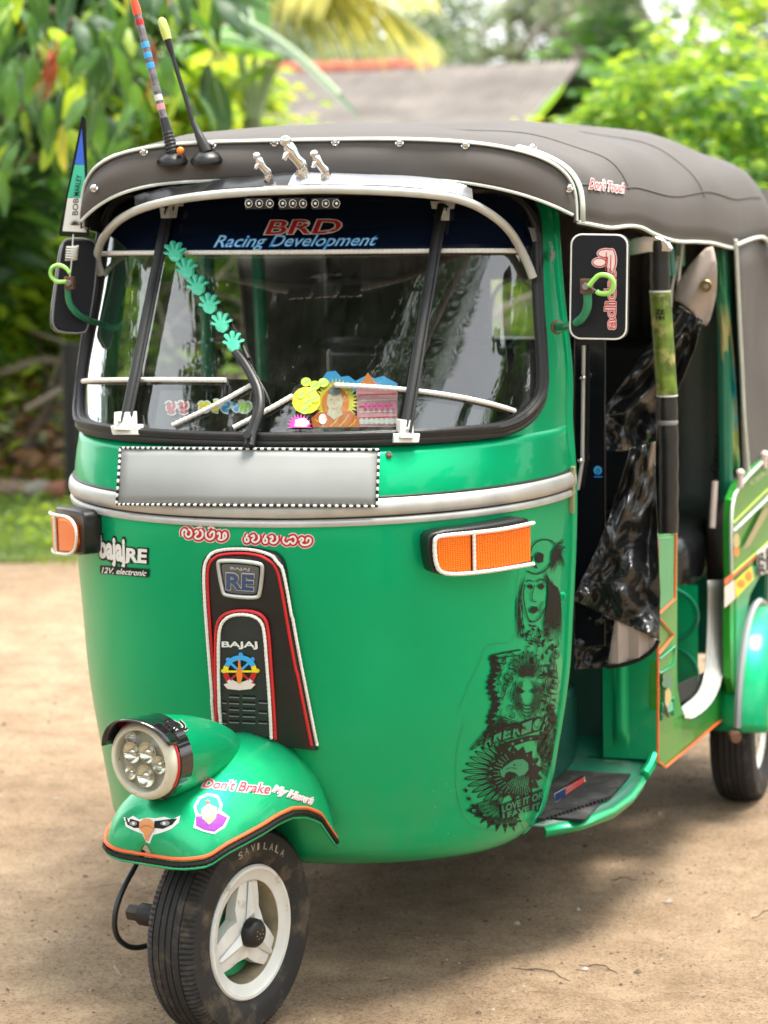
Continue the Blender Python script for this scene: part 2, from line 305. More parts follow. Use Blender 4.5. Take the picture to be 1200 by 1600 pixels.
class Sticker:
    """flat print built in layers on a surface; coordinates are sight-line pixels"""
    def __init__(s, proj, base=.0012, step=.0003, grid=12): s.p = proj; s.off = base; s.step = step; s.mb = MB(); s.g = grid
    def _add(s, pts, fs, m):
        s.mb.add([s.p(x, y, s.off) for x, y in pts], fs, m); s.off += s.step
    def poly(s, pts, m):
        P = dens(list(pts) + [pts[0]], s.g)[:-1]; P = [Vector((p[0], p[1])) for p in P]; n = len(P)
        xs = [p.x for p in P]; ys = [p.y for p in P]; inner = []
        x = min(xs) + s.g
        while x < max(xs):
            y = min(ys) + s.g
            while y < max(ys):
                ins = False; j = n - 1
                for i in range(n):
                    if (P[i].y > y) != (P[j].y > y) and x < (P[j].x - P[i].x) * (y - P[i].y) / (P[j].y - P[i].y) + P[i].x: ins = not ins
                    j = i
                if ins: inner.append(Vector((x, y)))
                y += s.g
            x += s.g
        r = delaunay_2d_cdt(P + inner, [], [list(range(n))], 1, 1e-4)
        s._add([(v.x, v.y) for v in r[0]], [tuple(f) for f in r[2]], m); return s
    def stroke(s, pts, w, m, closed=False, taper=False, sm=1):
        P = smooth([Vector((p[0], p[1])) for p in pts], sm, closed) if sm else [Vector((p[0], p[1])) for p in pts]
        if closed: P = P + [P[0]]
        P = dens(P, 6); L = []; N = len(P)
        for i, p in enumerate(P):
            a = P[max(0, i - 1)]; b = P[min(N - 1, i + 1)]; t = (b - a)
            t = t.normalized() if t.length > 1e-6 else Vector((1, 0)); nn = Vector((-t.y, t.x))
            ww = w / 2 * (sin(pi * min(1, max(0, (i + .4) / N))) ** .6 if taper else 1); L.append((p + nn * ww, p - nn * ww))
        s._add([tuple(q) for l in L for q in l], [(2 * i, 2 * i + 1, 2 * i + 3, 2 * i + 2) for i in range(N - 1)], m); s.off -= s.step * .8; return s
    def disc(s, c, rx, m, ry=None, n=24, a0=0, a1=2 * pi):
        ry = ry or rx; return s.poly([(c[0] + rx * cos(a0 + (a1 - a0) * k / n), c[1] + ry * sin(a0 + (a1 - a0) * k / n)) for k in range(n)], m)
    def text(s, t, tl, tr, br, bl, m, bold=0., shear=0., arc=0):
        v, f = text2d(t, bold, shear)
        def q(u, w):
            a = Vector(tl).lerp(Vector(tr), u); b = Vector(bl).lerp(Vector(br), u); p = b.lerp(a, w); return (p.x, p.y - arc * 4 * u * (1 - u))
        s._add([q(u, w) for u, w in v], f, m); return s
    def build(s, name, parent, label=None, **k):
        return s.mb.build(name, None, parent, smooth=False, label=label, **k)
    def star(s, c, r, m, ri=.45, n=5, rot=0):
        return s.poly([(c[0] + (r if k % 2 == 0 else r * ri) * sin(pi * k / n + rot), c[1] - (r if k % 2 == 0 else r * ri) * cos(pi * k / n + rot)) for k in range(2 * n)], m)

def meshproj(mb):
    bv = mb.bvh()
    def f(px, py, off=0.):
        r = ray(px, py).normalized(); h = bv.ray_cast(CAM, r)
        if h[0] is None:
            # just past the edge: the nearest point of the surface to the sight line
            q = bv.find_nearest(CAM + r * 4.75)
            if q[0] is None: return CAM + r * 4.75
            n = q[1]; n = -n if n.dot(r) > 0 else n
            return q[0] + n * off
        n = h[1]; n = -n if n.dot(r) > 0 else n
        return h[0] + n * off
    return f
def cord(mb, pts3, r=.0032, pitch=.007, m=None, m2=None, n=6):
    """braided cord: a tube that swells at every twist"""
    P = dens(pts3, pitch / 4); R_ = [r * (.86 + .17 * abs(sin(pi * i / 4))) for i in range(len(P))]
    mb.tube(P, R_, n, m); return mb
def px_path(proj, pts, off, step=5, sm=2):
    P = dens(smooth([Vector(p) for p in pts], sm), step); return [proj(p[0], p[1], off) for p in P]

# ============================================================ THE PLACE
def leafmat(name, col, trl, amt=.45, vs=1.3, var=.45, rough=.45):
    m = bpy.data.materials.new(name); m.use_nodes = True; nt = m.node_tree; nt.nodes.clear(); o = nt.nodes.new('ShaderNodeOutputMaterial')
    p = nt.nodes.new('ShaderNodeBsdfPrincipled'); p.inputs['Roughness'].default_value = rough; t = nt.nodes.new('ShaderNodeBsdfTranslucent')
    g = nt.nodes.new('ShaderNodeNewGeometry'); n = nt.nodes.new('ShaderNodeTexNoise'); n.inputs['Scale'].default_value = vs; n.inputs['Detail'].default_value = 3; nt.links.new(g.outputs['Position'], n.inputs[0])
    def ramp(c):
        r = nt.nodes.new('ShaderNodeValToRGB'); e = r.color_ramp.elements; e[0].position = .32; e[1].position = .68
        e[0].color = (c[0] * (1 - var), c[1] * (1 - var * .8), c[2] * (1 - var * .5), 1); e[1].color = (min(1, c[0] * (1 + var)), min(1, c[1] * (1 + var * .6)), c[2] * (1 + var * .3), 1); nt.links.new(n.outputs[0], r.inputs[0]); return r.outputs[0]
    nt.links.new(ramp(col), p.inputs['Base Color']); nt.links.new(ramp(trl), t.inputs[0])
    mx = nt.nodes.new('ShaderNodeMixShader'); mx.inputs[0].default_value = amt; nt.links.new(p.outputs[0], mx.inputs[1]); nt.links.new(t.outputs[0], mx.inputs[2]); nt.links.new(mx.outputs[0], o.inputs[0])
    MATS[name] = m; return m
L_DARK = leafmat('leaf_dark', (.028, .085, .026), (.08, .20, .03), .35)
L_MID = leafmat('leaf_mid', (.06, .16, .04), (.18, .42, .04), .4)
L_LIME = leafmat('leaf_lime', (.20, .33, .03), (.55, .78, .05), .5)
L_YEL = leafmat('leaf_yellow', (.42, .42, .05), (.85, .82, .08), .5)
L_PALM = leafmat('leaf_palm', (.42, .42, .12), (.75, .70, .20), .45)
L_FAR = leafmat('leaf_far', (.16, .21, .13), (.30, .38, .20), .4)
L_BANANA = leafmat('leaf_banana', (.10, .26, .03), (.35, .62, .04), .5)
L_RED = leafmat('leaf_young_red', (.30, .08, .03), (.5, .16, .06), .4)
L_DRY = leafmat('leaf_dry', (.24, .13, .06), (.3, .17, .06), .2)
BARK = mat('bark', (.10, .075, .055), .85, var=.4, vs=10, bump=.6, bs=30)
PALEBARK = mat('pale_bark', (.30, .25, .21), .85, var=.3, vs=6, bump=.6, bs=20)

# ground
GM = bpy.data.materials.new('dirt'); GM.use_nodes = True; nt = GM.node_tree; b = nt.nodes['Principled BSDF']; b.inputs['Roughness'].default_value = .93; b.inputs['Specular IOR Level'].default_value = .2
tc = nt.nodes.new('ShaderNodeTexCoord')
def noise(sc, det, rough=.6, dist=0): n = nt.nodes.new('ShaderNodeTexNoise'); n.inputs['Scale'].default_value = sc; n.inputs['Detail'].default_value = det; n.inputs['Roughness'].default_value = rough; n.inputs['Distortion'].default_value = dist; nt.links.new(tc.outputs['Object'], n.inputs[0]); return n.outputs[0]
def rmp(src, stops):
    r = nt.nodes.new('ShaderNodeValToRGB'); e = r.color_ramp.elements; e[0].position, e[0].color = stops[0][0], stops[0][1] + (1,); e[1].position, e[1].color = stops[-1][0], stops[-1][1] + (1,)
    for p, c in stops[1:-1]: q = e.new(p); q.color = c + (1,)
    nt.links.new(src, r.inputs[0]); return r.outputs[0]
def mixc(f, a, b_, mode='MIX', k=1.):
    x = nt.nodes.new('ShaderNodeMix'); x.data_type = 'RGBA'; x.blend_type = mode
    if f is None: x.inputs[0].default_value = k
    else: nt.links.new(f, x.inputs[0])
    for s_, v in ((6, a), (7, b_)):
        if isinstance(v, tuple): x.inputs[s_].default_value = v + (1,)
        else: nt.links.new(v, x.inputs[s_])
    return x.outputs[2]
big = rmp(noise(.9, 4), [(.3, (.38, .265, .17)), (.5, (.48, .345, .225)), (.72, (.55, .42, .29))])
med = rmp(noise(7, 8, .7), [(.32, (.55, .52, .48)), (.62, (1, 1, 1))])
c1 = mixc(None, big, med, 'MULTIPLY', .75)
fine = mixc(None, rmp(noise(150, 4, .8), [(.36, (.30, .27, .24)), (.5, (1, 1, 1)), (.75, (1.0, 1.0, 1.0))]), rmp(noise(46, 8, .8), [(.34, (.42, .38, .34)), (.48, (1, 1, 1)), (.75, (1, 1, 1))]), 'MULTIPLY', .8)
c2 = mixc(None, c1, fine, 'MULTIPLY', .8)
vo = nt.nodes.new('ShaderNodeTexVoronoi'); vo.inputs['Scale'].default_value = 38; nt.links.new(tc.outputs['Object'], vo.inputs[0])
pm = rmp(vo.outputs['Distance'], [(.07, (1, 1, 1)), (.12, (0, 0, 0))]); pc = rmp(vo.outputs['Color'], [(.2, (.16, .12, .09)), (.8, (.52, .46, .38))])
sel = rmp(noise(5, 2), [(.40, (0, 0, 0)), (.55, (1, 1, 1))]); pf = mixc(None, pm, sel, 'MULTIPLY')
c3 = mixc(pf, c2, pc); nt.links.new(c3, b.inputs['Base Color'])
hs_ = nt.nodes.new('ShaderNodeMath'); hs_.operation = 'MULTIPLY_ADD'; hs_.inputs[1].default_value = .35; nt.links.new(noise(95, 6, .75), hs_.inputs[0]); nt.links.new(noise(14, 8, .7), hs_.inputs[2])
hp = nt.nodes.new('ShaderNodeMath'); hp.operation = 'MULTIPLY_ADD'; hp.inputs[1].default_value = .25; nt.links.new(pf, hp.inputs[0]); nt.links.new(hs_.outputs[0], hp.inputs[2])
bm_ = nt.nodes.new('ShaderNodeBump'); bm_.inputs['Strength'].default_value = 1.0; bm_.inputs['Distance'].default_value = .028; nt.links.new(hp.outputs[0], bm_.inputs['Height']); nt.links.new(bm_.outputs[0], b.inputs['Normal'])
def axis(lo, hi, fl, fh, st): 
    a = list(np.arange(fl, fh + .001, st)); return [lo, lo * .6 + fl * .4, lo * .25 + fl * .75] + a + [hi * .25 + fh * .75, hi * .6 + fh * .4, hi]
gx, gy = axis(-160, 160, -6, 6, .12), axis(-160, 200, -3, 10, .12)
def gz_(x, y): 
    if abs(x) > 8 or y > 11 or y < -4: return 0
    k = min(1, max(0, (sqrt(x * x + y * y) - .3) / 1.)) ; k *= min(1, abs(x - .62) + abs(y - 2.06)); return k * (.010 * sin(x * 2.3 + sin(y * 1.7)) + .008 * sin(y * 3.1 + x * 1.1) + .004 * sin(x * 9 + y * 7)) - .002
mb = MB(); mb.grid([[Vector((x, y, gz_(x, y))) for x in gx] for y in gy]); mb.build('ground', GM, None, kind='structure', sharp=80)
VG = mat('verge_soil', (.07, .10, .03), .95, var=.5, vs=4, bump=.5, bs=40, col2=(.20, .15, .08), c2=(.5, .7), s2=3)
mb = MB(); vb = [(-60, 5.1), (-7, 5.25), (-4.2, 5.45), (-3.2, 5.30), (-2.75, 5.45), (-2.4, 5.9), (-2.3, 7.5), (-1.6, 9.5), (2, 12), (60, 18), (60, 120), (-60, 120)]; vv = smooth([Vector((x, y, .012)) for x, y in vb], 1, True); mb.prism(vv, (0, 0, -.03)); mb.build('grass_verge', VG, None, smooth=False, kind='structure')

R5 = random.Random(21)
def leafcloud(mb, pts_fn, n, size, m, droop=.5, asp=.42, seed=0):
    r = random.Random(seed); v = []; f = []
    for i in range(n):
        c = pts_fn(r)
        if c is None: continue
        L = size * (.6 + .8 * r.random()); a = r.random() * 2 * pi; e = -droop * r.random() * 1.2 + .35 * (1 - droop); d = Vector((cos(a) * cos(e), sin(a) * cos(e), sin(e))); s_ = d.cross(Vector((0, 0, 1))).normalized(); roll = (r.random() - .5) * 1.6; up = s_.cross(d); s2_ = s_ * cos(roll) + up * sin(roll); w_ = L * asp
        o = len(v); mid = c + d * L * .45 + Vector((0, 0, L * .06)); v += [c, mid + s2_ * w_ * .5, c + d * L + Vector((0, 0, -L * .12)), mid - s2_ * w_ * .5, ]; f += [(o, o + 1, o + 2), (o, o + 2, o + 3)]
    return mb.add(v, f, m)
def blob(cs, hollow=.55):
    """random point near the surfaces of several clumps"""
    def fn(r):
        c, q = cs[int(r.random() * len(cs))]; th = r.random() * 2 * pi; z = r.random() * 2 - 1; k = (hollow + (1 - hollow) * r.random()) * (.85 + .3 * r.random()); s_ = sqrt(1 - z * z)
        return Vector((c[0] + q[0] * s_ * cos(th) * k, c[1] + q[1] * s_ * sin(th) * k, max(.02, c[2] + q[2] * z * k)))
    return fn
def clumps(center, R_, n, r0, seed, squash=.8):
    r = random.Random(seed); out = []
    for i in range(n):
        a = r.random() * 2 * pi; z = r.random() * 2 - 1; k = r.random() ** .4; s_ = sqrt(1 - z * z); q = r0 * (.6 + .8 * r.random())
        out.append(((center[0] + R_[0] * s_ * cos(a) * k, center[1] + R_[1] * s_ * sin(a) * k, center[2] + R_[2] * z * k), (q, q, q * squash)))
    return out
def tree(name, label, base, h, R_, ncl, r0, nleaf, size, m, seed, cat='tree', group=None, bark=BARK, tr=.12, mats2=None, cz=None, cxy=None):
    t = empty(name, base, label, cat, group); b0 = Vector(base); top = b0 + Vector((0, 0, h)); r = random.Random(seed); cs = clumps((*(cxy or base[:2]), cz if cz else base[2] + h), R_, ncl, r0, seed)
    mb = MB(); P = [b0 + Vector(((r.random() - .5) * .2 * k, (r.random() - .5) * .2 * k, h * k / 5)) for k in range(6)]; P[0] = b0 - Vector((0, 0, .1)); mb.tube(P, [tr * (1.25 - .16 * k) for k in range(6)], 8)
    for c, q in cs[:min(9, ncl)]:
        s_ = P[2 + r.randrange(3)]; c = Vector(c); mb.tube([s_, s_.lerp(c, .5) + Vector((0, 0, -.1 * (c - s_).length)), c], [tr * .45, tr * .3, tr * .12], 6)
    mb.build('trunk', bark, t)
    mb = MB(); leafcloud(mb, blob(cs), nleaf, size, m, seed=seed)
    if mats2: leafcloud(mb, blob(cs, .8), int(nleaf * .35), size, mats2, seed=seed + 1)
    mb.build('crown', None, t, smooth=False, kind='stuff'); return t
# --- low house with grey sheet roof beyond the garden
D0, DD_ = 20.0, 23.0
hut = empty('low_house', at(600, 150, 'y', 21.5) * 1 - Vector((0, 0, at(600, 150, 'y', 21.5).z)), 'low house with a weathered grey-brown sheet roof and red ridge tiles, behind the garden', 'house')
rl, rr2 = at(300, 128, 'y', DD_), at(905, 95, 'y', DD_); rl.z = rr2.z = (rl.z + rr2.z) / 2 + .02
el, er = at(120, 290, 'y', D0), at(815, 215, 'y', D0); el.z = er.z; el.x = rl.x - .3
# keep the roof square: eave runs parallel to the ridge
ROOF = mat('roof_sheet', (.17, .15, .135), .85, var=.3, vs=1.2, col2=(.10, .085, .07), c2=(.48, .75), s2=2.2)
TILE = mat('ridge_tile', (.30, .075, .045), .8, var=.35, vs=3)
NS = 9
for k in range(NS):
    a, b_ = k / NS, (k + 1) / NS; mb = MB(); rows = []
    for j in range(7):
        v = j / 6; row = []
        for i in range(41):
            u = a + (b_ - a) * (i / 40) * 1.01; p = rl.lerp(rr2, u).lerp(el.lerp(er, u), v); p = p + Vector((0, -.02 * (k % 2), .028 * sin(i * 2 * pi / 5.7) - .02 * sin(pi * v) + .008 * (k % 3))); row.append(p)
        rows.append(row)
    mb.grid(rows); mb.build('roof_sheet', ROOF, hut, solid=.01)
mb = MB(); mb.grid([[rl, rr2], [rl + Vector((0, 3, -.9)), rr2 + Vector((0, 3, -.9))]]); mb.build('back_slope', ROOF, hut, solid=.02)
tm = None
for k in range(34):
    u = k / 33 * .60; p = rl.lerp(rr2, u + .0); 
    if tm is None:
        mb = MB(); rows = [[Vector((x, .13 * cos(a), .10 * sin(a) - .02)) for a in np.linspace(-.2, pi + .2, 9)] for x in (0, .02, .19, .20)]; mb.grid(rows); tl_ = mb.build('ridge_tile', TILE, hut, solid=.012); tm = tl_.data
    else:
        tl_ = bpy.data.objects.new('ridge_tile', tm); COL.objects.link(tl_)
    setp(tl_, hut, Matrix.Translation(p + Vector((0, 0, .02 + .01 * sin(k * 2.3)))) @ Matrix.Rotation(radians(3 * sin(k * 3.1)), 4, 'Y'))
WALL = mat('plaster', (.35, .30, .25), .9, var=.2, vs=2)
mb = MB(); mb.box(((rl.x + rr2.x) / 2 + .2, 23.0, .75), (abs(rr2.x - rl.x) - 1.2, 4.2, 1.6)); mb.build('wall', WALL, hut)
mb = MB(); mb.box((-7.4, 20.88, 1.0), (.9, .06, .8)); mb.build('window', LINING, hut)
# --- far trees
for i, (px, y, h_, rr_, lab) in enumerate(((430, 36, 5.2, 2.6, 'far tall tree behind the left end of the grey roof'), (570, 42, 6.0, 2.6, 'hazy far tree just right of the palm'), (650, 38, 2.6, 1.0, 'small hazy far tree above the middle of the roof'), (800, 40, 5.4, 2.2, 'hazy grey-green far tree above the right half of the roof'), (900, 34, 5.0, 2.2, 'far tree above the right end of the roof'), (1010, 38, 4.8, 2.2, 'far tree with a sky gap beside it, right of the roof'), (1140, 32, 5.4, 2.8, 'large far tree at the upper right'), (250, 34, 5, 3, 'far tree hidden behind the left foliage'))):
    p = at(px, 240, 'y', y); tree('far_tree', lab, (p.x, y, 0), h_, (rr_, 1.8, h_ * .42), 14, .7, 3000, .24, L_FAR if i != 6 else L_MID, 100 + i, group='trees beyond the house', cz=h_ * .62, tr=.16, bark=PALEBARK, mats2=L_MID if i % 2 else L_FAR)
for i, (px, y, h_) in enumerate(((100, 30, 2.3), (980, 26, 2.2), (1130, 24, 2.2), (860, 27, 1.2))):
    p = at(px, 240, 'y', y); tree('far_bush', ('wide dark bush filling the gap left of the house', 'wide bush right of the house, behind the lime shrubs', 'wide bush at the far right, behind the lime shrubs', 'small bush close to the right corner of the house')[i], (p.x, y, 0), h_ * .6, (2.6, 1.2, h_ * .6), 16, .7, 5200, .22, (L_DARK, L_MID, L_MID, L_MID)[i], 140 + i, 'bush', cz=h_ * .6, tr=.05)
# --- lime shrubs on the right, mid distance
for i, (px, y, z, rx, rz, n, m_, m2, lab) in enumerate(((1010, 12.5, .95, 1.1, .95, 6500, L_LIME, L_YEL, 'bright lime shrub directly right of the roof end'), (1150, 11, 1.15, 1.1, 1.05, 7500, L_LIME, L_MID, 'bright lime shrub above the rear of the canvas roof'), (1260, 9, 1.0, .8, 1.05, 5500, L_MID, L_LIME, 'mid green shrub at the right edge of the picture'), (930, 14.5, .8, .9, .7, 3500, L_YEL, L_LIME, 'yellowish shrub next to the house corner'), (1180, 15, 1.9, 1.3, 1.1, 4500, L_LIME, L_YEL, 'tall lime tree at the upper right'))):
    p = at(px, 240, 'y', y); tree('lime_shrub', lab, (p.x, y, 0), z, (rx, .7, rz), 22, .36, n, .105, m_, 160 + i, 'shrub', tr=.03, mats2=m2)
# --- banana plants
def bleaf(mb, a, b_, w_, sag, m, seed):
    r = random.Random(seed); P = [a.lerp(b_, k / 16) + Vector((0, 0, sag * sin(pi * k / 16))) for k in range(17)]; d = (b_ - a).normalized(); s_ = d.cross(Vector((0, 0, 1))).normalized(); rows = []
    for k, p in enumerate(P):
        t = k / 16; ww = w_ * max(.02, sin(pi * min(1, t * 1.02 + .02)) ** .45) * (1 - .12 * r.random()); rows.append([p + s_ * ww + Vector((0, 0, -ww * .45)), p + s_ * ww * .5 - Vector((0, 0, ww * .10)), p, p - s_ * ww * .5 - Vector((0, 0, ww * .10)), p - s_ * ww + Vector((0, 0, -ww * .45))])
    mb.grid(rows, m); return P
MIDRIB = mat('midrib_pale', (.35, .45, .28), .5)
def banana(base, label, leaves, h):
    t = empty('banana_plant', base, label, 'banana plant'); mb = MB(); b0 = Vector(base); mb.tube([b0 - Vector((0, 0, .1)), b0 + Vector((0, 0, h * .5)), b0 + Vector((0, 0, h))], [.11, .09, .05], 10); mb.build('trunk', mat('banana_stem', (.20, .24, .10), .6, var=.4, vs=6), t)
    for i, (a, b_, w_, sag, m_) in enumerate(leaves):
        mb = MB(); P = bleaf(mb, a, b_, w_, sag, m_, i + 3); lf = mb.build('leaf', m_, t); mb = MB(); mb.tube([b0 + Vector((0, 0, h * .95)), (b0 + Vector((0, 0, h))).lerp(a, .6), *P[:14]], [.02] * 4 + [.014] * 12, 6); mb.build('midrib', MIDRIB, lf)
Y = 9.5
banana(tuple(at(395, 240, 'y', Y).xy) + (0,), 'banana plant whose broad bright leaf and pale stalk cross in front of the roof', [(at(440, 85, 'y', Y), at(285, 60, 'y', Y - .5), .15, .05, L_BANANA), (at(360, 20, 'y', Y), at(572, 195, 'y', Y - .4), .06, .08, L_DARK), (at(370, 40, 'y', Y), at(200, 130, 'y', Y - .6), .16, .06, L_BANANA), (at(420, 100, 'y', Y), at(300, 190, 'y', Y - .2), .13, .03, L_LIME), (at(400, 60, 'y', Y), at(360, -90, 'y', Y + .2), .16, .03, L_MID)], 1.9)
Y = 13
banana(tuple(at(800, 240, 'y', Y).xy) + (0,), 'small banana plant with one upright leaf in front of the roof end', [(at(818, 205, 'y', Y), at(884, 128, 'y', Y), .09, .02, L_BANANA), (at(815, 215, 'y', Y), at(800, 185, 'y', Y), .06, .03, L_YEL), (at(860, 225, 'y', Y), at(925, 190, 'y', Y), .07, .03, L_YEL)], 1.4)
# --- coconut palm
def frond(a, b_, sag, n, L, m, seed, stiff=.9):
    r = random.Random(seed); mb = MB(); P = [a.lerp(b_, k / 24) + Vector((0, 0, sag * sin(pi * .75 * k / 24))) for k in range(25)]; mb.tube(P, [.03 * (1 - k / 27) + .004 for k in range(25)], 5, MIDRIB)
    d = (b_ - a).normalized(); s_ = d.cross(Vector((0, 0, 1))).normalized(); v = []; f = []
    for k in range(n):
        t = .12 + .88 * k / n; i = min(23, int(t * 24)); p = P[i].lerp(P[i + 1], t * 24 - i); l_ = L * (sin(pi * (.15 + .8 * t)) ** .6)
        for sg in (-1, 1):
            q = p + (s_ * sg * .75 + d * .5).normalized() * l_ * (.9 + .2 * r.random()) + Vector((0, 0, -l_ * (.45 + .3 * r.random()))); o = len(v); w_ = d * .022; md_ = p.lerp(q, .5) + Vector((0, 0, l_ * .09)); v += [p - w_ * .6, p + w_ * .6, md_ + w_, md_ - w_, q]; f += [(o, o + 1, o + 2, o + 3), (o + 3, o + 2, o + 4)]
    mb.add(v, f, m); return mb
def palm(base, h, label, ends, m, L=.75):
    t = empty('coconut_palm', base, label, 'palm tree'); b0 = Vector(base); top = b0 + Vector((.1, 0, h)); mb = MB(); mb.tube([b0 - Vector((0, 0, .1)), b0 + Vector((-.1, 0, h * .4)), top], [.17, .13, .10], 10); mb.build('trunk', PALEBARK, t)
    for i, e in enumerate(ends): frond(top, e, .35 + .1 * (i % 3), 56, L, m, i).build('frond', None, t, smooth=False)
pb = at(330, 240, 'y', 15); ends = [at(x, y, 'y', 14.5 + .4 * i) for i, (x, y) in enumerate(((520, 40), (600, 10), (665, 60), (672, 108), (450, 60)))]
ends += [at(330, -40, 'y', 15) + Vector((2.4 * cos(a), 2.4 * sin(a), .3)) for a in (1.6, 2.4, 3.2, 4.0, 4.8)]
palm((pb.x, 15, 0), at(330, -30, 'y', 15).z, 'coconut palm with yellowing fronds drooping above the left half of the roof', ends, L_PALM)

# --- big leaved cocoa tree on the left: leaves are parts
CT = empty('cocoa_tree', at(-40, 740, 'y', 6.8) * 1, 'large-leaved cocoa tree hanging over the left edge, some young leaves reddish', 'tree')
ctb = at(-40, 740, 'y', 6.8); mb = MB(); tp = [Vector((ctb.x, 6.8, -.1)), Vector((ctb.x + .05, 6.75, .8)), Vector((ctb.x - .05, 6.6, 1.5)), Vector((ctb.x + .1, 6.5, 2.4)), Vector((ctb.x, 6.5, 3.2))]; mb.tube(smooth(tp, 1), .09, 10)
brs = []
for a, b_ in (((2, 0), (120, 40, 6.2)), ((2, 0), (60, 160, 5.8)), ((3, 0), (300, -60, 6.6)), ((3, 0), (200, 90, 6.2)), ((2, 0), (10, 300, 6.0)), ((3, 0), (20, -80, 5.6)), ((2, 0), (180, 260, 7.2)), ((3, 0), (330, 40, 7.0))):
    e_ = at(b_[0], b_[1], 'y', b_[2]); s_ = tp[a[0]]; P = smooth([s_, s_.lerp(e_, .5) + Vector((0, 0, .15)), e_], 2); brs.append(P); mb.tube(P, [.03 * (1 - .7 * k / len(P)) for k in range(len(P))], 6)
mb.build('trunk', BARK, CT)
def leafmesh(name, m, L=.26, W=.085, bend=.35):
    rows = []; N = 8
    for k in range(N + 1):
        t = k / N; w_ = W * .5 * max(.02, sin(pi * t ** .85)) ** .8; x = L * (t - .12 * t * t); z = -bend * L * t * t; rows.append([Vector((x, w_, z - .18 * w_ + .004 * sin(k * 2.2))), Vector((x, w_ * .5, z + .02 * w_ + .003)), Vector((x, 0, z - .004)), Vector((x, -w_ * .5, z + .02 * w_ + .003)), Vector((x, -w_, z - .18 * w_ - .004 * sin(k * 2.2)))])
    mb = MB(); mb.grid(rows, m); mb.tube([(-.03, 0, .004), (0, 0, 0), (L * .8, 0, -bend * L * .6)], [.003, .0025, .001], 4, MIDRIB); me = mb.build(name, None, None, sharp=70); d_ = me.data; bpy.data.objects.remove(me); return d_
LM = [leafmesh('leaf', L_MID), leafmesh('leaf', L_DARK, .30, .10, .5), leafmesh('leaf', L_LIME, .24, .08, .3), leafmesh('leaf', L_RED, .20, .055, .9), leafmesh('leaf', L_YEL, .22, .075, .4)]
nl = 0
def put_leaf(p, kind, sc, parent=CT):
    global nl
    o = bpy.data.objects.new('leaf', LM[kind]); COL.objects.link(o); a = R5.random() * 2 * pi; e = radians(20 + 55 * R5.random()); M_ = Matrix.Translation(p) @ Matrix.Rotation(a, 4, 'Z') @ Matrix.Rotation(e, 4, 'Y') @ Matrix.Rotation(radians(R5.uniform(-50, 50)), 4, 'X') @ Matrix.Scale(sc, 4); setp(o, parent, M_); nl += 1
for k in range(285):
    if k < 150: px, py = R5.uniform(-60, 210), R5.uniform(-60, 330) * (.6 + .4 * R5.random())
    else: px, py = R5.uniform(-40, 340), R5.uniform(-70, 150)
    if 330 < py and px > 100: continue
    p = at(px, py, 'y', R5.uniform(4.9, 7.2)); r_ = R5.random(); kind = 0 if r_ < .42 else 1 if r_ < .76 else 2 if r_ < .95 else 3 if r_ < .955 else 4; put_leaf(p, kind, R5.uniform(.6, 1.0))
for px, py in ((88, 60), (80, 75), (95, 80), (230, 60), (236, 66)): put_leaf(at(px, py, 'y', 5.2), 3, 1.0)
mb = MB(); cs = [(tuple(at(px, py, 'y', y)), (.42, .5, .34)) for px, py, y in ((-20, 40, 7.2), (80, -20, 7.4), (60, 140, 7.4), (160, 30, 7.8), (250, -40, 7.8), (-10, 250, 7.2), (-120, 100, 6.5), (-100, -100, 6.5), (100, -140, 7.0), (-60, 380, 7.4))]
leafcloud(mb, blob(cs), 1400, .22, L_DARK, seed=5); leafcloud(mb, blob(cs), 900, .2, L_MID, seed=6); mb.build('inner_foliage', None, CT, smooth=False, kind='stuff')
# --- shrubs behind and under it
for i, (px, py, y, rx, rz, n, s_, m_, m2, lab) in enumerate(((205, 210, 9.5, .55, .55, 4300, .10, L_LIME, L_YEL, 'sunlit lime shrub between the pennant and the aerials'), (60, 330, 8.6, .9, .55, 2600, .15, L_MID, L_DARK, 'dark shrub behind the pennant'), (20, 470, 8.2, .7, .35, 2300, .14, L_LIME, L_MID, 'bright low shrub left of the left mirror'), (260, 330, 10.5, .8, .5, 3600, .12, L_LIME, L_MID, 'light green shrub seen through the left of the windshield'), (350, 175, 12, .32, .22, 1500, .10, L_LIME, L_YEL, 'yellow-green shrub rising in front of the grey roof'), (-120, 350, 9, .9, 1.0, 2600, .2, L_DARK, L_DARK, 'dark leafy mass beyond the left edge'), (260, 430, 11, 1.6, .8, 4200, .16, L_MID, L_LIME, 'mid green shrub low behind the vehicle'))):
    p = at(px, py, 'y', y); tree('garden_shrub', lab, (p.x, y, 0), max(.3, p.z - .1), (rx, .6, rz), 18, .30, n, s_, m_, 200 + i, 'shrub', tr=.025, mats2=m2, cz=p.z)
for i, (px, y, h_, lab) in enumerate(((-60, 12.5, 2.6, 'tall dark tree far behind the left mirror'), (110, 13.5, 2.8, 'tall dark tree far behind the aerials'), (250, 26, 3.0, 'dark tree left of the house'))):
    p = at(px, 240, 'y', y); tree('dark_tree', lab, (p.x, y, 0), h_ * .6, (1.0, .7, h_ * .5), 22, .45, 3600, .2, L_DARK, 240 + i, 'tree', tr=.08, mats2=L_MID, cz=h_ * .52)
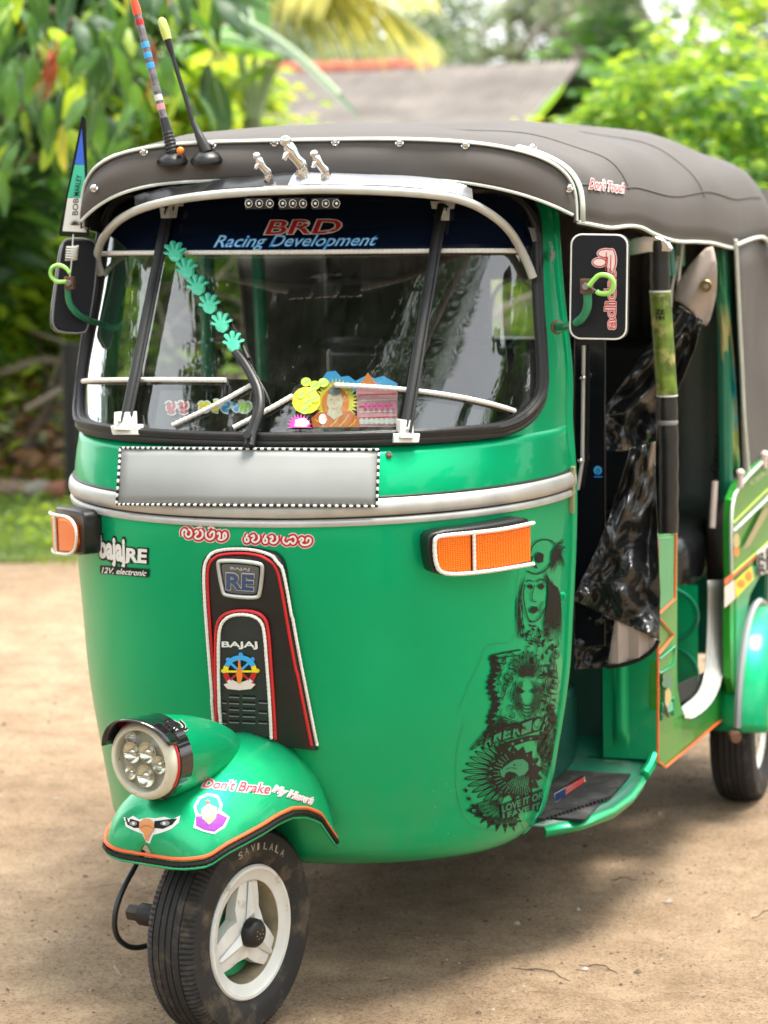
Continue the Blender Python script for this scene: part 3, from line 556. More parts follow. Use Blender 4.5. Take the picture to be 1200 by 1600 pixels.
# --- dead brushwood and dry leaves along the bank
mb = MB(); r = random.Random(31)
for k in range(230):
    x = r.uniform(-6.2, -1.6); y = r.uniform(7.6, 9.4); z = r.random() ** 1.3 * .85; a = r.random() * pi; e = r.uniform(-.6, .9); L = r.uniform(.25, .9); d = Vector((cos(a) * cos(e), sin(a) * cos(e) * .5, sin(e))); p = Vector((x, y, max(.02, z))); P = [p, p + d * L * .5 + Vector((0, 0, r.uniform(-.05, .08))), p + d * L]; P = [Vector((q.x, q.y, max(.01, q.z))) for q in P]; rad = r.uniform(.004, .014); mb.tube(smooth(P, 1), [rad, rad, rad * .95, rad * .85, rad * .75, rad * .6], 5, (BARK, PALEBARK, RUST, PALEBARK)[k % 4] if k % 4 != 2 else BARK)
leafcloud(mb, lambda r_: Vector((r_.uniform(-6.5, -1.6), r_.uniform(7.4, 9.2), r_.random() ** 2 * .5 + .02)), 2600, .13, L_DRY, seed=8); leafcloud(mb, lambda r_: Vector((r_.uniform(-6.5, -1.6), r_.uniform(7.4, 9.2), r_.random() ** 2 * .7 + .02)), 900, .12, L_LIME, seed=9)
mb.build('dead_brushwood', None, None, smooth=False, kind='stuff', label='tangle of dead brown sticks and dry leaves on the bank at left', cat='brushwood')
for i, (x0, y0, x1, y1, y, rad, lab) in enumerate(((40, 700, 110, 545, 7.7, .028, 'thick bent brown stick leaning up beside the black post'), (0, 582, 100, 570, 7.9, .022, 'pale dry branch lying level at the left edge'), (40, 640, 130, 600, 7.6, .016, 'thin grey branch low behind the black post'))):
    a, b_ = at(x0, y0, 'y', y), at(x1, y1, 'y', y + .2); mb = MB(); mb.tube(smooth([a, a.lerp(b_, .5) + Vector((.08, 0, .06)), b_], 2), rad, 8); mb.build('fallen_branch', PALEBARK if i else BARK, None, label=lab, cat='branch')
for i, (px, lab) in enumerate(((60, 'pale rounded field stone left of the black post'), (20, 'brown field stone at the left edge of the bank'), (95, 'brick-red stone at the foot of the bank'))):
    p = at(px, 725 - 6 * i, 'y', 7.3); mb = MB(); mb.sphere(Vector((p.x, p.y, .04)), .10, 9, sc=(1.1, .9, .62)); mb.v = [tuple(c + .010 * sin(30 * c + j) for j, c in enumerate(v)) for v in mb.v]; mb.build('field_stone', mat('stone_%d' % i if False else ('stone_pale', 'stone_brown', 'stone_red')[i], ((.28, .25, .22), (.2, .14, .1), (.3, .12, .08))[i], .9, var=.3, vs=20, bump=.6, bs=40), None, label=lab, cat='stone')
# black post
pb0 = at(122, 750, 'y', 7.2); mb = MB(); mb.tube([Vector((pb0.x, 7.2, -.2)), Vector((pb0.x, 7.2, at(122, 536, 'y', 7.2).z))], .065, 14); mb.build('black_post', mat('post_black', (.010, .011, .013), .5, bump=.2, bs=30), None, label='short black post standing behind the left side of the vehicle', cat='post')
# --- grass on the verge
mb = MB(); r = random.Random(41); v = []; f = []
for k in range(30000):
    y = 5.25 + 3.2 * r.random() ** 1.2; x = r.uniform(-6, -2.2) + .1 * (y - 5)
    if y < 5.45 + .12 * sin(x * 5) and r.random() < .6: continue
    h_ = r.uniform(.02, .06) * (.7 + .6 * sin(x * 3.1 + y * 2) ** 2); a = r.random() * 2 * pi; l_ = r.uniform(0, .7) * h_; w_ = .0035; dx, dy = cos(a), sin(a); o = len(v); v += [(x - dy * w_, y + dx * w_, .01), (x + dy * w_, y - dx * w_, .01), (x + dx * l_, y + dy * l_, h_)]; f.append((o, o + 1, o + 2))
mb.add(v, f, leafmat('grass_green', (.13, .22, .03), (.35, .50, .05), .4, vs=3)); leafcloud(mb, lambda r_: Vector((r_.uniform(-6, -2.2), r_.uniform(5.6, 8.4), .02 + .05 * r_.random())), 2600, .05, L_LIME, seed=77)
mb.build('grass', None, None, smooth=False, kind='stuff', label='short lime green grass and weeds along the verge', cat='grass')
# --- litter on the dirt: twigs, dry leaves, pebbles
for i, (x, y, L, a, lab) in enumerate(((190, 1525, .10, 2.0, 'short dry straw bent on the dirt in front of the front tyre'), (130, 1388, .14, .3, 'pale dry grass stem left of the front wheel'), (60, 1310, .10, 1.2, 'thin dry stem near the left edge of the dirt'), (120, 1335, .10, -.5, 'dry stem above the brake cable on the dirt'), (905, 1508, .09, -.3, 'small dark twig lying in front of the doorway'), (955, 1375, .06, .2, 'tiny twig in the shade below the foot board'), (1175, 1435, .12, .9, 'thin curved twig at the right edge'), (800, 1512, .15, -.4, 'long thin twig in the foreground'))):
    p = at(x, y, 'z', .006); mb = MB(); d = Vector((cos(a), sin(a), 0)); n_ = Vector((-d.y, d.x, 0)); mb.tube([p, p + d * L * .2 + n_ * L * .04, p + d * L * .34 + n_ * L * .10 + Vector((0, 0, .004)), p + d * L * .62 + n_ * L * .13 + Vector((0, 0, .005)), p + d * L * .8 + n_ * L * .06, p + d * L], [.0009, .0015, .0016, .0014, .0011, .0006], 5); mb.build('twig', (PALEBARK if i < 4 else BARK), None, label=lab, cat='twig', group='twigs scattered on the dirt')
mb = MB(); r = random.Random(51)
for k in range(15000):
    x, y = r.uniform(-3.2, 2.8), r.uniform(-1.2, 6.5); s_ = r.uniform(.0012, .0046) * (2.4 if r.random() < .03 else 1); z = gz_(x, y); o = Vector((x, y, z + s_ * .15)); q = [Vector((r.uniform(.7, 1.3) * s_ * cos(t), r.uniform(.7, 1.3) * s_ * sin(t), 0)) for t in (0, 1.2, 2.5, 3.8, 5.0)]
    mb.add([o + w_ for w_ in q] + [o + Vector((0, 0, s_ * .7))], [(j, (j + 1) % 5, 5) for j in range(5)], (PALEBARK, RUST, WALL, BARK)[k % 4])
leafcloud(mb, lambda r_: Vector((r_.uniform(-3.2, 2.8), r_.uniform(-1, 6.5), .004)), 160, .018, L_DRY, droop=.1, seed=3)
mb.build('gravel', None, None, smooth=False, kind='stuff', label='fine grit and dry crumbs of leaf scattered over the dirt path', cat='gravel')
# --- unseen garden mirrored in glass and paint; tree rows added to darken the reflections
for i, (x, y, h_, rx, n) in enumerate(((-7, -13, 6, 3, 4500), (-1, -17, 7, 3.4, 4500), (6, -15, 6.5, 3.2, 4500), (11, -8, 6, 3, 3500), (-12, -5, 6, 3, 3500), (12, 3, 6, 3, 3000), (-9.5, 1.0, 8, 3, 5000))):
    tree('added_reflection_tree', ('added unseen broad tree across the path, left', 'added unseen tallest tree across the path', 'added unseen broad tree across the path, right', 'added unseen tree on the right behind the viewer', 'added unseen tree on the left behind the viewer', 'added unseen tree on the right level with the vehicle', 'added unseen tall tree on the left level with the vehicle')[i], (x, y, 0), h_ * .6, (rx, rx * .8, h_ * .36), 20, 1.1, n, .42, L_MID if i % 2 else L_DARK, 300 + i, cz=h_ * .62, tr=.2)
for i, (x, y, lab) in enumerate(((-16, 3, 'left of the street, first of the unseen row'), (-14, -13, 'left of the street, second of the unseen row'), (-6, -20, 'left of the street, third of the unseen row'), (3, -22, 'directly behind the viewer in the unseen row'), (11, -18, 'right behind the viewer in the unseen row'), (17, -11, 'right of the viewer in the unseen row'), (18, -3, 'right of the vehicle in the unseen row'), (17, 6, 'right and beyond the vehicle in the unseen row'), (12, 14, 'beyond the right bank in the unseen row'), (7, 9, 'nearest beyond the rear wheel in the unseen row'))):
    tree('added_shade_tree', 'tall dense added shade tree ' + lab, (x, y, 0), 5.0, (3.6, 3.0, 4.0), 26, 1.2, 4200, .62, L_DARK, 400 + i, cz=4.2, tr=.2)  # ring of unseen trees added to block low sky and deepen the shadows
tree('overhanging_tree', 'tree with high crown leaning over the path in front of the vehicle', (-3.9, -3.6, 0), 4.9, (3.3, 1.3, .5), 62, .50, 13000, .16, L_DARK, 321, tr=.16, cz=6.1, cxy=(-1.7, -1.5))
PT = (2.9, -2.0, 0); tt = Vector((3.0, -2.0, 6.9)); palm(PT, 6.9, 'coconut palm leaning over the path in front of the vehicle', [tt + Vector((3.2 * cos(a), 3.2 * sin(a), -.9 + .3 * sin(a * 3))) for a in np.linspace(pi * .92, 2.12 * pi, 9)], L_DARK, L=1.0)

# ============================================================ THE THREE WHEELER
RICK = empty('auto_rickshaw', (0, 1.0, 0), 'green three-wheeled auto rickshaw with black canvas roof and white trims, parked on the dirt path', 'auto rickshaw')

# ---- shape of the nose, read as horizontal sections: half width a, nose y, back edge y, roundness n
KEY = [(.262, .400, .300, .53, 2.1), (.275, .430, .225, .55, 2.1), (.30, .450, .175, .575, 2.1), (.36, .468, .145, .60, 2.08), (.45, .484, .115, .612, 2.05), (.6, .506, .085, .62, 2.03), (.75, .516, .066, .622, 2.0), (.9, .524, .056, .622, 2.0), (1.0, .525, .058, .622, 2.0),
       (1.06, .522, .075, .622, 2.0), (1.127, .517, .125, .625, 2.02), (1.2, .517, .175, .63, 2.05), (1.4, .495, .330, .645, 2.25), (1.56, .480, .455, .665, 2.6), (1.66, .465, .540, .70, 2.8)]
NT = 1420; _zs = np.linspace(.26, 1.68, NT); KA = np.array(KEY)
def _herm(z, x, y):
    d = np.diff(y) / np.diff(x); mth = np.empty_like(y); mth[0] = d[0]; mth[-1] = d[-1]; mth[1:-1] = (d[:-1] * np.diff(x)[1:] + d[1:] * np.diff(x)[:-1]) / (x[2:] - x[:-2])
    i = np.clip(np.searchsorted(x, z) - 1, 0, len(x) - 2); h = x[i + 1] - x[i]; t = np.clip((z - x[i]) / h, 0, 1)
    return (2 * t**3 - 3 * t**2 + 1) * y[i] + (t**3 - 2 * t**2 + t) * h * mth[i] + (-2 * t**3 + 3 * t**2) * y[i + 1] + (t**3 - t**2) * h * mth[i + 1]
TAB = [tuple(float(q) for q in row) for row in np.stack([_herm(_zs, KA[:, 0], KA[:, k]) for k in range(1, 5)], 1)]
def sect(z): return TAB[max(0, min(NT - 1, int((z - .26) / 1.42 * (NT - 1) + .5)))]
def body(phi, z, off=0.):
    a, yf, yc, n = sect(z); b = yc - yf; s, c = sin(phi), cos(phi); e = 2 / n
    return Vector(((a + off) * math.copysign(abs(s)**e, s), yc - (b + off) * max(0, c)**e, z))
def hit(px, py, off=0.):
    """sight line met with the nose surface: (phi, z)"""
    r = ray(px, py)
    def g(t):
        X = CAM + r * t; z = X.z; a, yf, yc, n = sect(z); b = yc - yf
        if z < .2 or z > 1.75: return 9
        return (abs(X.x) / (a + off))**n + (max(0, yc - X.y) / (b + off))**n - 1
    t0 = (-.2 - CAM.y) / r.y; t1 = (.75 - CAM.y) / r.y; N = 44; pt = t0; best = (9, t0); fnd = None
    for k in range(N + 1):
        t = t0 + (t1 - t0) * k / N; v = g(t)
        if v < best[0]: best = (v, t)
        if v < 0: fnd = (pt, t); break
        pt = t
    if fnd:
        lo, hi = fnd
        for _ in range(14):
            mid = (lo + hi) / 2
            if g(mid) < 0: hi = mid
            else: lo = mid
        t = hi
    else: t = best[1]
    X = CAM + r * t; a, yf, yc, n = sect(X.z); b = yc - yf
    return (math.copysign(atan2((abs(X.x) / (a + off))**(n / 2), (max(0, yc - X.y) / (b + off))**(n / 2)), X.x), X.z)
def bp(px, py, off=0.):
    f, z = hit(px, py, 0.); return body(f, z, off)

H90 = pi / 2
# ---- front cowl: painted nose from the bottom roll to under the windshield
mb = MB(); zz = [.262, .268, .275, .285, .30, .32] + list(np.arange(.35, 1.11, .025)) + [1.118]
NC = 72
rows = [[body(-H90 + pi * k / NC, z) for k in range(NC + 1)] for z in zz]
b0 = [Vector((p.x * .93, p.y + .05, .258)) for p in rows[0]]
mb.grid([b0] + rows, GREEN)
cowl = mb.build('front_cowl', GREEN, RICK, sharp=60)
md = cowl.modifiers.new('s', 'SOLIDIFY'); md.thickness = .004; md.offset = -1
# door flange: the folded sheet edge that runs down both sides of the nose
for sg in (1, -1):
    f = MB(); zf = list(np.arange(.275, 1.60, .02)); rows = []
    for z in zf:
        a, yf, yc, n = sect(z); w_ = .010 + .006 * sin(z * 9) * .3
        rows.append([Vector((sg * (a - .004), yc - .006, z)), Vector((sg * (a + .004), yc - .004, z)), Vector((sg * (a + .007), yc + .004, z)), Vector((sg * (a + .008), yc + .014, z)), Vector((sg * (a + .004), yc + .018, z)), Vector((sg * (a - .03), yc + .020, z))])
    f.grid(rows, GREEN, flip=sg < 0); f.build('door_flange', GREEN, RICK, sharp=35)
# moulding between the two green panels
mb = MB()
def band(mb, prof, m, n=90, ph=H90):
    rows = [[body(-ph + 2 * ph * k / n, z, o) for k in range(n + 1)] for o, z in prof]; mb.grid(rows, m, flip=False)
band(mb, [(0, .973), (.006, .974), (.008, .981), (.006, .986), (.003, .9875)], SILVER)
band(mb, [(.003, .9875), (.0035, .9905)], BLACK)
band(mb, [(.003, .9905), (.008, .993), (.0110, 1.001), (.0115, 1.008), (.0105, 1.016), (.007, 1.022), (.004, 1.0235)], SILVER)
band(mb, [(.004, 1.0235), (.005, 1.026), (0, 1.028)], BLACK)
mb.build('belt_moulding', SILVER, RICK, sharp=50)

# ---- windshield: opening outline as half-angle against height
GZ0, GZ1 = 1.135, 1.60
def gphi(z):
    w_ = radians(73); r = .085
    if z < GZ0 + r: q = (GZ0 + r - z) / r; return w_ - radians(17) * (1 - sqrt(max(0, 1 - q * q)))
    r2 = .10
    if z > GZ1 - r2: q = (z - GZ1 + r2) / r2; return w_ - radians(27) * (1 - sqrt(max(0, 1 - q * q)))
    return w_
nz = 44; gz = [GZ0 + (GZ1 - GZ0) * (1 - cos(pi * k / nz)) / 2 for k in range(nz + 1)]
mb = MB()
mb.grid([[body(gphi(z) * (-1 + 2 * k / 60), z, -.004) for k in range(61)] for z in gz])
ws = mb.build('windshield', GLASS, RICK, sharp=80)
# frame: painted sheet round the opening
mb = MB()
for sg in (-1, 1):
    mb.grid([[body(sg * (gphi(z) + (H90 - gphi(z)) * k / 10), z) for k in range(11)] for z in gz], GREEN, flip=sg < 0)
mb.grid([[body(-H90 + pi * k / 60, z) for k in range(61)] for z in (1.118, 1.125, GZ0)], GREEN)
mb.grid([[body(-H90 + pi * k / 60, z) for k in range(61)] for z in (GZ1, 1.62, 1.64, 1.66)], GREEN)
for sg in (-1, 1):   # between corner and full height strips
    for zz_ in (GZ0, GZ1):
        pass
mb.build('windshield_frame', GREEN, RICK, sharp=60)
# black rubber seal: outer and inner beads
def outline(off, dphi=0., dz=0., n=60):
    pts = []
    for z in gz: pts.append(body(gphi(z) + dphi, z + (dz if z > 1.5 else (-dz if z < 1.2 else 0)), off))
    top = [body(gphi(GZ1) * (1 - 2 * k / n), GZ1 + dz, off) for k in range(1, n)]
    lf = [body(-gphi(z) - dphi, z + (dz if z > 1.5 else (-dz if z < 1.2 else 0)), off) for z in reversed(gz)]
    bot = [body(-gphi(GZ0) * (1 - 2 * k / n), GZ0 - dz, off) for k in range(1, n)]
    return pts + top + lf + bot
mb = MB(); mb.tube(outline(.004), .0125, 8, closed=True); mb.tube(outline(.013, radians(-.3), -.004), .0065, 6, closed=True); mb.tube(outline(.006, radians(1.3), .010), .007, 6, closed=True)
mb.build('windshield_seal', RUBBER, RICK, sharp=60)
wproj = lambda x, y, o=0.: (lambda f: body(f[0], f[1], o))(hit(x, y, 0))
# tint bands (film on the glass)
mb = MB(); zt0 = 1.479
def tint_low(phi): return 0
zr = [z for z in np.linspace(zt0, GZ1 - .002, 12)]
mb.grid([[body(gphi(z) * .995 * (-1 + 2 * k / 50), z - (0 if i else 0), -.0025) for k in range(51)] for i, z in enumerate(zr)])
mb.build('sun_strip', NAVY, ws, sharp=80)
mb = MB()
def lowline(phi):   # upper edge of the dark film along the bottom of the glass
    return 1.234 - .085 * (abs(phi) / radians(69))**2.4 if phi > 0 else 1.240 - .03 * (abs(phi) / radians(69))**2
rows = []
for i in range(9):
    row = []
    for k in range(61):
        ph = radians(66) * (-1 + 2 * k / 60); z0 = GZ0 + .002; z1 = lowline(ph); z = z0 + (z1 - z0) * i / 8
        pm = gphi(z) * .995; row.append(body(max(-pm, min(pm, ph)), z, -.018))
    rows.append(row)
FILM = glass('dark_film', (.06, .06, .065), 1.5, .01, 1.3)
mb.grid(rows); mb.build('lower_film', FILM, ws, sharp=80)
# white braided cords on the glass
mb = MB()
cord(mb, [body(radians(66) * t, zt0 + .001 - .006 * abs(t)**3, .003) for t in np.linspace(-1, 1, 60)], .0055, .009)
cord(mb, [body(radians(63) * t, lowline(radians(63) * t), .003) for t in np.linspace(.27, 1, 40)], .0055, .009)
cord(mb, [body(radians(64) * t, lowline(radians(64) * t), .003) for t in np.linspace(-1, -.10, 40)], .0055, .009)
cord(mb, px_path(wproj, [(394, 601), (340, 632), (272, 664)], .003), .0055, .009)
cord(mb, px_path(wproj, [(458, 618), (420, 640), (366, 668)], .003), .0055, .009)
mb.build('braided_cord', WHITE, ws, sharp=70)

# ---- writing on the sun strip
st = Sticker(wproj, -.0018, .0004)
A = ((413, 345), (531, 343), (533, 364), (414, 366))
st.text('BRD', *A, SWHITE, bold=.05, shear=.25); st.text('BRD', *A, RED, bold=.012, shear=.25)
st.build('team_sticker', ws, 'red BRD sticker with white outline')
st = Sticker(wproj, -.0018, .0004); A = ((333, 368), (590, 366), (590, 389), (333, 392))
st.text('Racing Development', *A, BLUE, bold=.035, shear=.5); st.text('Racing Development', *A, mat('pale_script', (.45, .75, .9), .4), bold=-.004, shear=.5)
st.build('script_sticker', ws, 'pale blue script sticker on the dark tint')

# Sinhala lettering, drawn with strokes in a unit box (x right, y down)
SIN = {'ma': [[(.15, .75), (.1, .4), (.3, .2), (.5, .4), (.35, .6), (.6, .85), (.9, .65), (.85, .3), (.6, .2)]],
       'va': [[(.2, .45), (.35, .25), (.5, .45), (.3, .6), (.15, .8), (.5, .95), (.85, .75), (.85, .35), (.6, .2)]],
       'vv': [[(.2, .45), (.35, .25), (.5, .45), (.3, .6), (.15, .8), (.5, .95), (.85, .75), (.85, .35), (.6, .2)], [(.4, .1), (.65, -.05), (.8, .08)]],
       'pi': [[(.15, .35), (.1, .7), (.4, .95), (.8, .8), (.85, .3), (.6, .35), (.45, .55)], [(.3, .1), (.6, -.08), (.85, .12)]],
       'ya': [[(.1, .5), (.3, .3), (.35, .7), (.15, .85), (.5, .95), (.9, .7), (.8, .3), (.6, .5), (.65, .9)]],
       'se': [[(.08, .5), (.05, .85), (.25, .9), (.3, .6), (.12, .45), (.25, .25)], [(.45, .45), (.6, .3), (.65, .55), (.45, .75), (.7, .95), (.95, .7), (.9, .3)]],
       'ha': [[(.2, .3), (.1, .7), (.4, .95), (.55, .6), (.75, .95), (.95, .6), (.8, .25), (.55, .4)]],
       'sa': [[(.15, .55), (.3, .3), (.45, .5), (.2, .7), (.4, .95), (.8, .85), (.9, .45), (.65, .3), (.6, .6)]],
       'bu': [[(.2, .5), (.35, .3), (.5, .5), (.25, .7), (.5, .85), (.85, .6), (.7, .25)], [(.3, .95), (.6, 1.1), (.85, .95)]],
       'ra': [[(.3, .3), (.6, .2), (.75, .5), (.5, .65), (.2, .6), (.3, .9), (.7, .95)], ]}
def sinhala(st, keys, x0, y0, w, h, slope, layers):
    for m_, wd in layers:
        x = x0
        for k in keys:
            if k == ' ': x += w * .6; continue
            for s_ in SIN[k]: st.stroke([(x + w * p[0], y0 + h * p[1] + slope * (x - x0)) for p in s_], wd, m_, sm=2)
            x += w * (.98 if k != 'se' else 1.15)
        st.off += .0004
st = Sticker(bp, .0010, .0004)
sinhala(st, ['ma', 'vv', 'pi', 'ya', ' '], 284, 822, 18.5, 21, .04, ((PALEP, 12), (RED, 9), (SWHITE, 3.0)))
st.build('nameplate_sticker', cowl, 'red Sinhala word sticker, the left word')
st = Sticker(bp, .0010, .0004)
sinhala(st, ['se', 'se', 'ha', 'sa'], 382, 829, 25, 20, .05, ((PALEP, 12), (RED, 9), (SWHITE, 3.0)))
st.build('nameplate_sticker', cowl, 'red Sinhala word sticker, the right word')
st = Sticker(wproj, -.012, .0004)
for keys, x, m_ in ((['bu', 'bu'], 250, RED), (['sa', 'ra'], 304, YEL), (['ra', 'ha'], 340, LBLUE), (['ya'], 370, LIME)):
    sinhala(st, keys, x, 624 if x > 260 else 624, 20, 20, -.03, ((SWHITE, 10), (m_, 5)))
st.build('windshield_word_sticker', ws, 'rainbow Sinhala word sticker low on the glass')

# ---- seated figure and temple sticker on the glass (generic devotional print)
st = Sticker(wproj, -.013, .00035, grid=10)
cl = []
import itertools
st.poly([(500, 596), (510, 582), (524, 580), (533, 590), (545, 588), (556, 596), (572, 588), (588, 592), (600, 588), (612, 594), (624, 600), (624, 612), (500, 612)], LBLUE)
st.poly([(557, 610), (566, 598), (576, 583), (588, 598), (600, 604), (612, 606), (624, 614), (623, 668), (560, 668)], PINK)
st.poly([(560, 606), (576, 583), (590, 604)], ORG)
for k in range(6): st.stroke([(562 + 0, 618 + 9 * k), (622, 616 + 9 * k)], 1.6, SWHITE if k % 2 else RED, sm=0)
for k in range(8): st.disc((566 + 8 * k, 659), 4, SWHITE, 5)
for k in range(6): st.poly([(570 + 9 * k, 630), (575 + 9 * k, 630), (575 + 9 * k, 640), (570 + 9 * k, 640)], MAG)
st.poly([(x, y) for x, y in [(525 + (36 if k % 2 == 0 else 27) * cos(2 * pi * k / 72), 629 + (38 if k % 2 == 0 else 28) * sin(2 * pi * k / 72)) for k in range(72)]], YEL)
st.disc((524, 630), 22, ORG, 24)
st.poly([(488, 668), (486, 654), (496, 645), (512, 644), (520, 652), (532, 644), (548, 642), (561, 654), (563, 668)], mat('robe_orange', (.72, .13, .01), .4))
for a in ((492, 656, 506, 667), (530, 650, 516, 667), (545, 648, 530, 667), (556, 656, 546, 667)): st.stroke([(a[0], a[1]), ((a[0] + a[2]) / 2 + 2, (a[1] + a[3]) / 2), (a[2], a[3])], 1.6, YEL)
st.disc((523, 627), 12.5, SKIN, 18); st.poly([(513, 640), (533, 640), (536, 648), (522, 656), (511, 648)], SKIN)
st.disc((523, 611), 10, GREY, 7); st.disc((523, 605), 4, GREY, 4); st.disc((504, 655), 6, SKIN, 8)
for a in ([(516, 624), (520, 622)], [(526, 622), (530, 624)], [(523, 624), (522, 631)], [(518, 637), (523, 639), (528, 637)]): st.stroke(a, 1.2, BROWN)
st.disc((478, 626), 22, YEL, 21)
for p in ((478, 597), (492, 602), (505, 598), (486, 612), (470, 616), (480, 628), (492, 622), (476, 640)): st.disc(p, 8, LIME, 7); st.stroke([(p[0] - 5, p[1] + 3), (p[0] + 5, p[1] - 3)], 1, TEAL)
st.poly([(x, y) for x, y in [(468 + (20 if k % 2 == 0 else 14) * cos(-pi * k / 22), 668 + (22 if k % 2 == 0 else 15) * sin(-pi * k / 22)) for k in range(23)]], MAG)
st.poly([(460, 666), (462, 655), (476, 653), (484, 660), (478, 667)], PALEP)
st.build('devotional_sticker', ws, 'colourful devotional sticker of a seated figure, tree and temple')

# ---- six little mint hands climbing the glass
def hand_shape(c, s, rot):
    pts = []; f = [(-62, .80), (-28, 1.0), (2, 1.05), (32, .98), (68, .82)]
    for i, (a, l) in enumerate(f):
        if i in (0,): l = .78
        for da, rr in ((-11, .45), (-8, l * .9), (0, l), (8, l * .9), (11, .45)):
            t = radians(a + da + rot); pts.append((c[0] + s * rr * sin(t), c[1] - s * rr * cos(t)))
    for a, rr in ((105, .42), (140, .45), (180, .50), (220, .45), (255, .42)):
        t = radians(a + rot); pts.append((c[0] + s * rr * sin(t), c[1] - s * rr * cos(t)))
    return pts
for i, (x, y, r0) in enumerate([(289, 398, -14), (306, 424, -16), (322, 450, -14), (339, 479, -10), (357, 508, -12), (374, 538, -8)]):
    pts = hand_shape((x, y), 22, r0); mb = MB(); top = [wproj(px, py, .027) for px, py in pts]; bot = [wproj(px, py, .021) for px, py in pts]
    n = len(pts); c = wproj(x, y, .0285)
    mid = [wproj(x + (px - x) * .9, y + (py - y) * .9, .0282) for px, py in pts]
    mb.add(bot + top + mid + [c], [(k, (k + 1) % n, n + (k + 1) % n, n + k) for k in range(n)] + [(n + k, n + (k + 1) % n, 2 * n + (k + 1) % n, 2 * n + k) for k in range(n)] + [(2 * n + k, 2 * n + (k + 1) % n, 3 * n) for k in range(n)])
    mb.build('hand_ornament', HANDG, ws, sharp=50)

# ---- two black padded guard rods in front of the glass, with their clamps
for (x0, y0, x1, y1) in ((207, 662, 277, 318), (629, 674, 686, 322)):
    P = [bp(x0 + (x1 - x0) * t, y0 + (y1 - y0) * t, .018) for t in np.linspace(0, 1, 14)]
    mb = MB(); mb.tube(P, .0115, 12, RUBBER); mb.tube([p + Vector((.0115, -.006, 0)) for p in P], .0035, 6, RUBBER)
    rod = mb.build('guard_rod', RUBBER, RICK, sharp=60)
    for (cx, cy, low) in ((x0, y0, True), (x1, y1, False)):
        k = MB()
        def q(dx, dy, o): return bp(cx + dx, cy + dy, o)
        if low:
            k.prism([q(-9, -20, .030), q(9, -20, .030), q(10, 8, .030), q(-10, 8, .030)], [q(-11, -20, .006), q(11, -20, .006), q(12, 8, .006), q(-12, 8, .006)])
            k.prism([q(-19, 2, .024), q(21, 2, .024), q(20, 16, .020), q(-18, 16, .020)], [q(-19, 0, .006), q(21, 0, .006), q(21, 18, .004), q(-19, 18, .004)])
            k.sphere(q(0, -6, .032), .004, 5)
        else:
            k.prism([q(-16, -8, .026), q(18, -8, .026), q(16, 4, .026), q(-14, 4, .026)], [q(-16, -8, .01), q(18, -8, .01), q(16, 4, .01), q(-14, 4, .01)])
            k.prism([q(-8, 2, .030), q(9, 2, .030), q(7, 22, .032), q(-5, 22, .032)], [q(-8, 2, .01), q(9, 2, .01), q(7, 22, .012), q(-5, 22, .012)])
            k.sphere(q(0, 8, .033), .0035, 5)
        k.build('clamp', CLAMP, rod, smooth=True, bevel=.0025)

# ---- wiper
mb = MB()
P = [bp(x, y, o) for x, y, o in ((398, 694, .035), (400, 678, .035), (408, 655, .034), (414, 632, .032), (412, 608, .03), (402, 585, .028), (388, 562, .025), (376, 548, .022))]
P = smooth(P, 2); mb.tube(P, [.0125 - .004 * i / len(P) for i in range(len(P))], 10, flat=.7)
w_ = mb.build('wiper', BLACK, RICK, sharp=50)
mb = MB(); P = smooth([bp(x, y, .014) for x, y in ((392, 560), (376, 520), (350, 480), (310, 425), (283, 385))], 2); mb.tube(P, .0045, 6)
mb.build('wiper_blade', BLACK, w_)
mb = MB(); k = bp(400, 676, .05); mb.lathe([(0, 0), (.008, 0), (.008, -.006), (0, -.006)], k, (0, .7, -.3), 12); mb.build('bolt', DARKST, w_)

# ---- number plate, left blank, in a chequered cord
QP = [(188, 698), (592, 701), (589, 791), (182, 788)]
mb = MB(); N = 24
def pl(u, v, o):
    a = Vector(QP[0]).lerp(Vector(QP[1]), u); b = Vector(QP[3]).lerp(Vector(QP[2]), u); p = a.lerp(b, v); f, z = hit(p.x, p.y, o); return body(f, z, o)
mb.grid([[pl(i / N, j / 6, .020) for i in range(N + 1)] for j in range(7)], PLATE, flip=True)
plate = mb.build('number_plate', PLATE, RICK, solid=.003)
mb = MB(); path = [pl(i / N, 0.02, .0235) for i in range(N + 1)] + [pl(1, j / 6, .0235) for j in range(1, 7)] + [pl(1 - i / N, 1, .0235) for i in range(1, N + 1)] + [pl(0, 1 - j / 6, .0235) for j in range(1, 6)] + [pl(0, 0.02, .0235)]
P = dens(path, .0022)
for a in range(0, len(P) - 3, 3): mb.tube(P[a:a + 4], [.0018, .0026, .0026, .0018], 6, SWHITE if (a // 3) % 2 else INK)
mb.build('plate_cord', None, plate)
mb = MB(); mb.sphere(bp(607, 712, .002), .005, 6, RUST); mb.lathe([(.004, 0), (.008, 0), (.008, .002)], bp(607, 712, .001), (0, -1, 0), 12, SILVER); mb.build('plate_bolt', None, RICK)

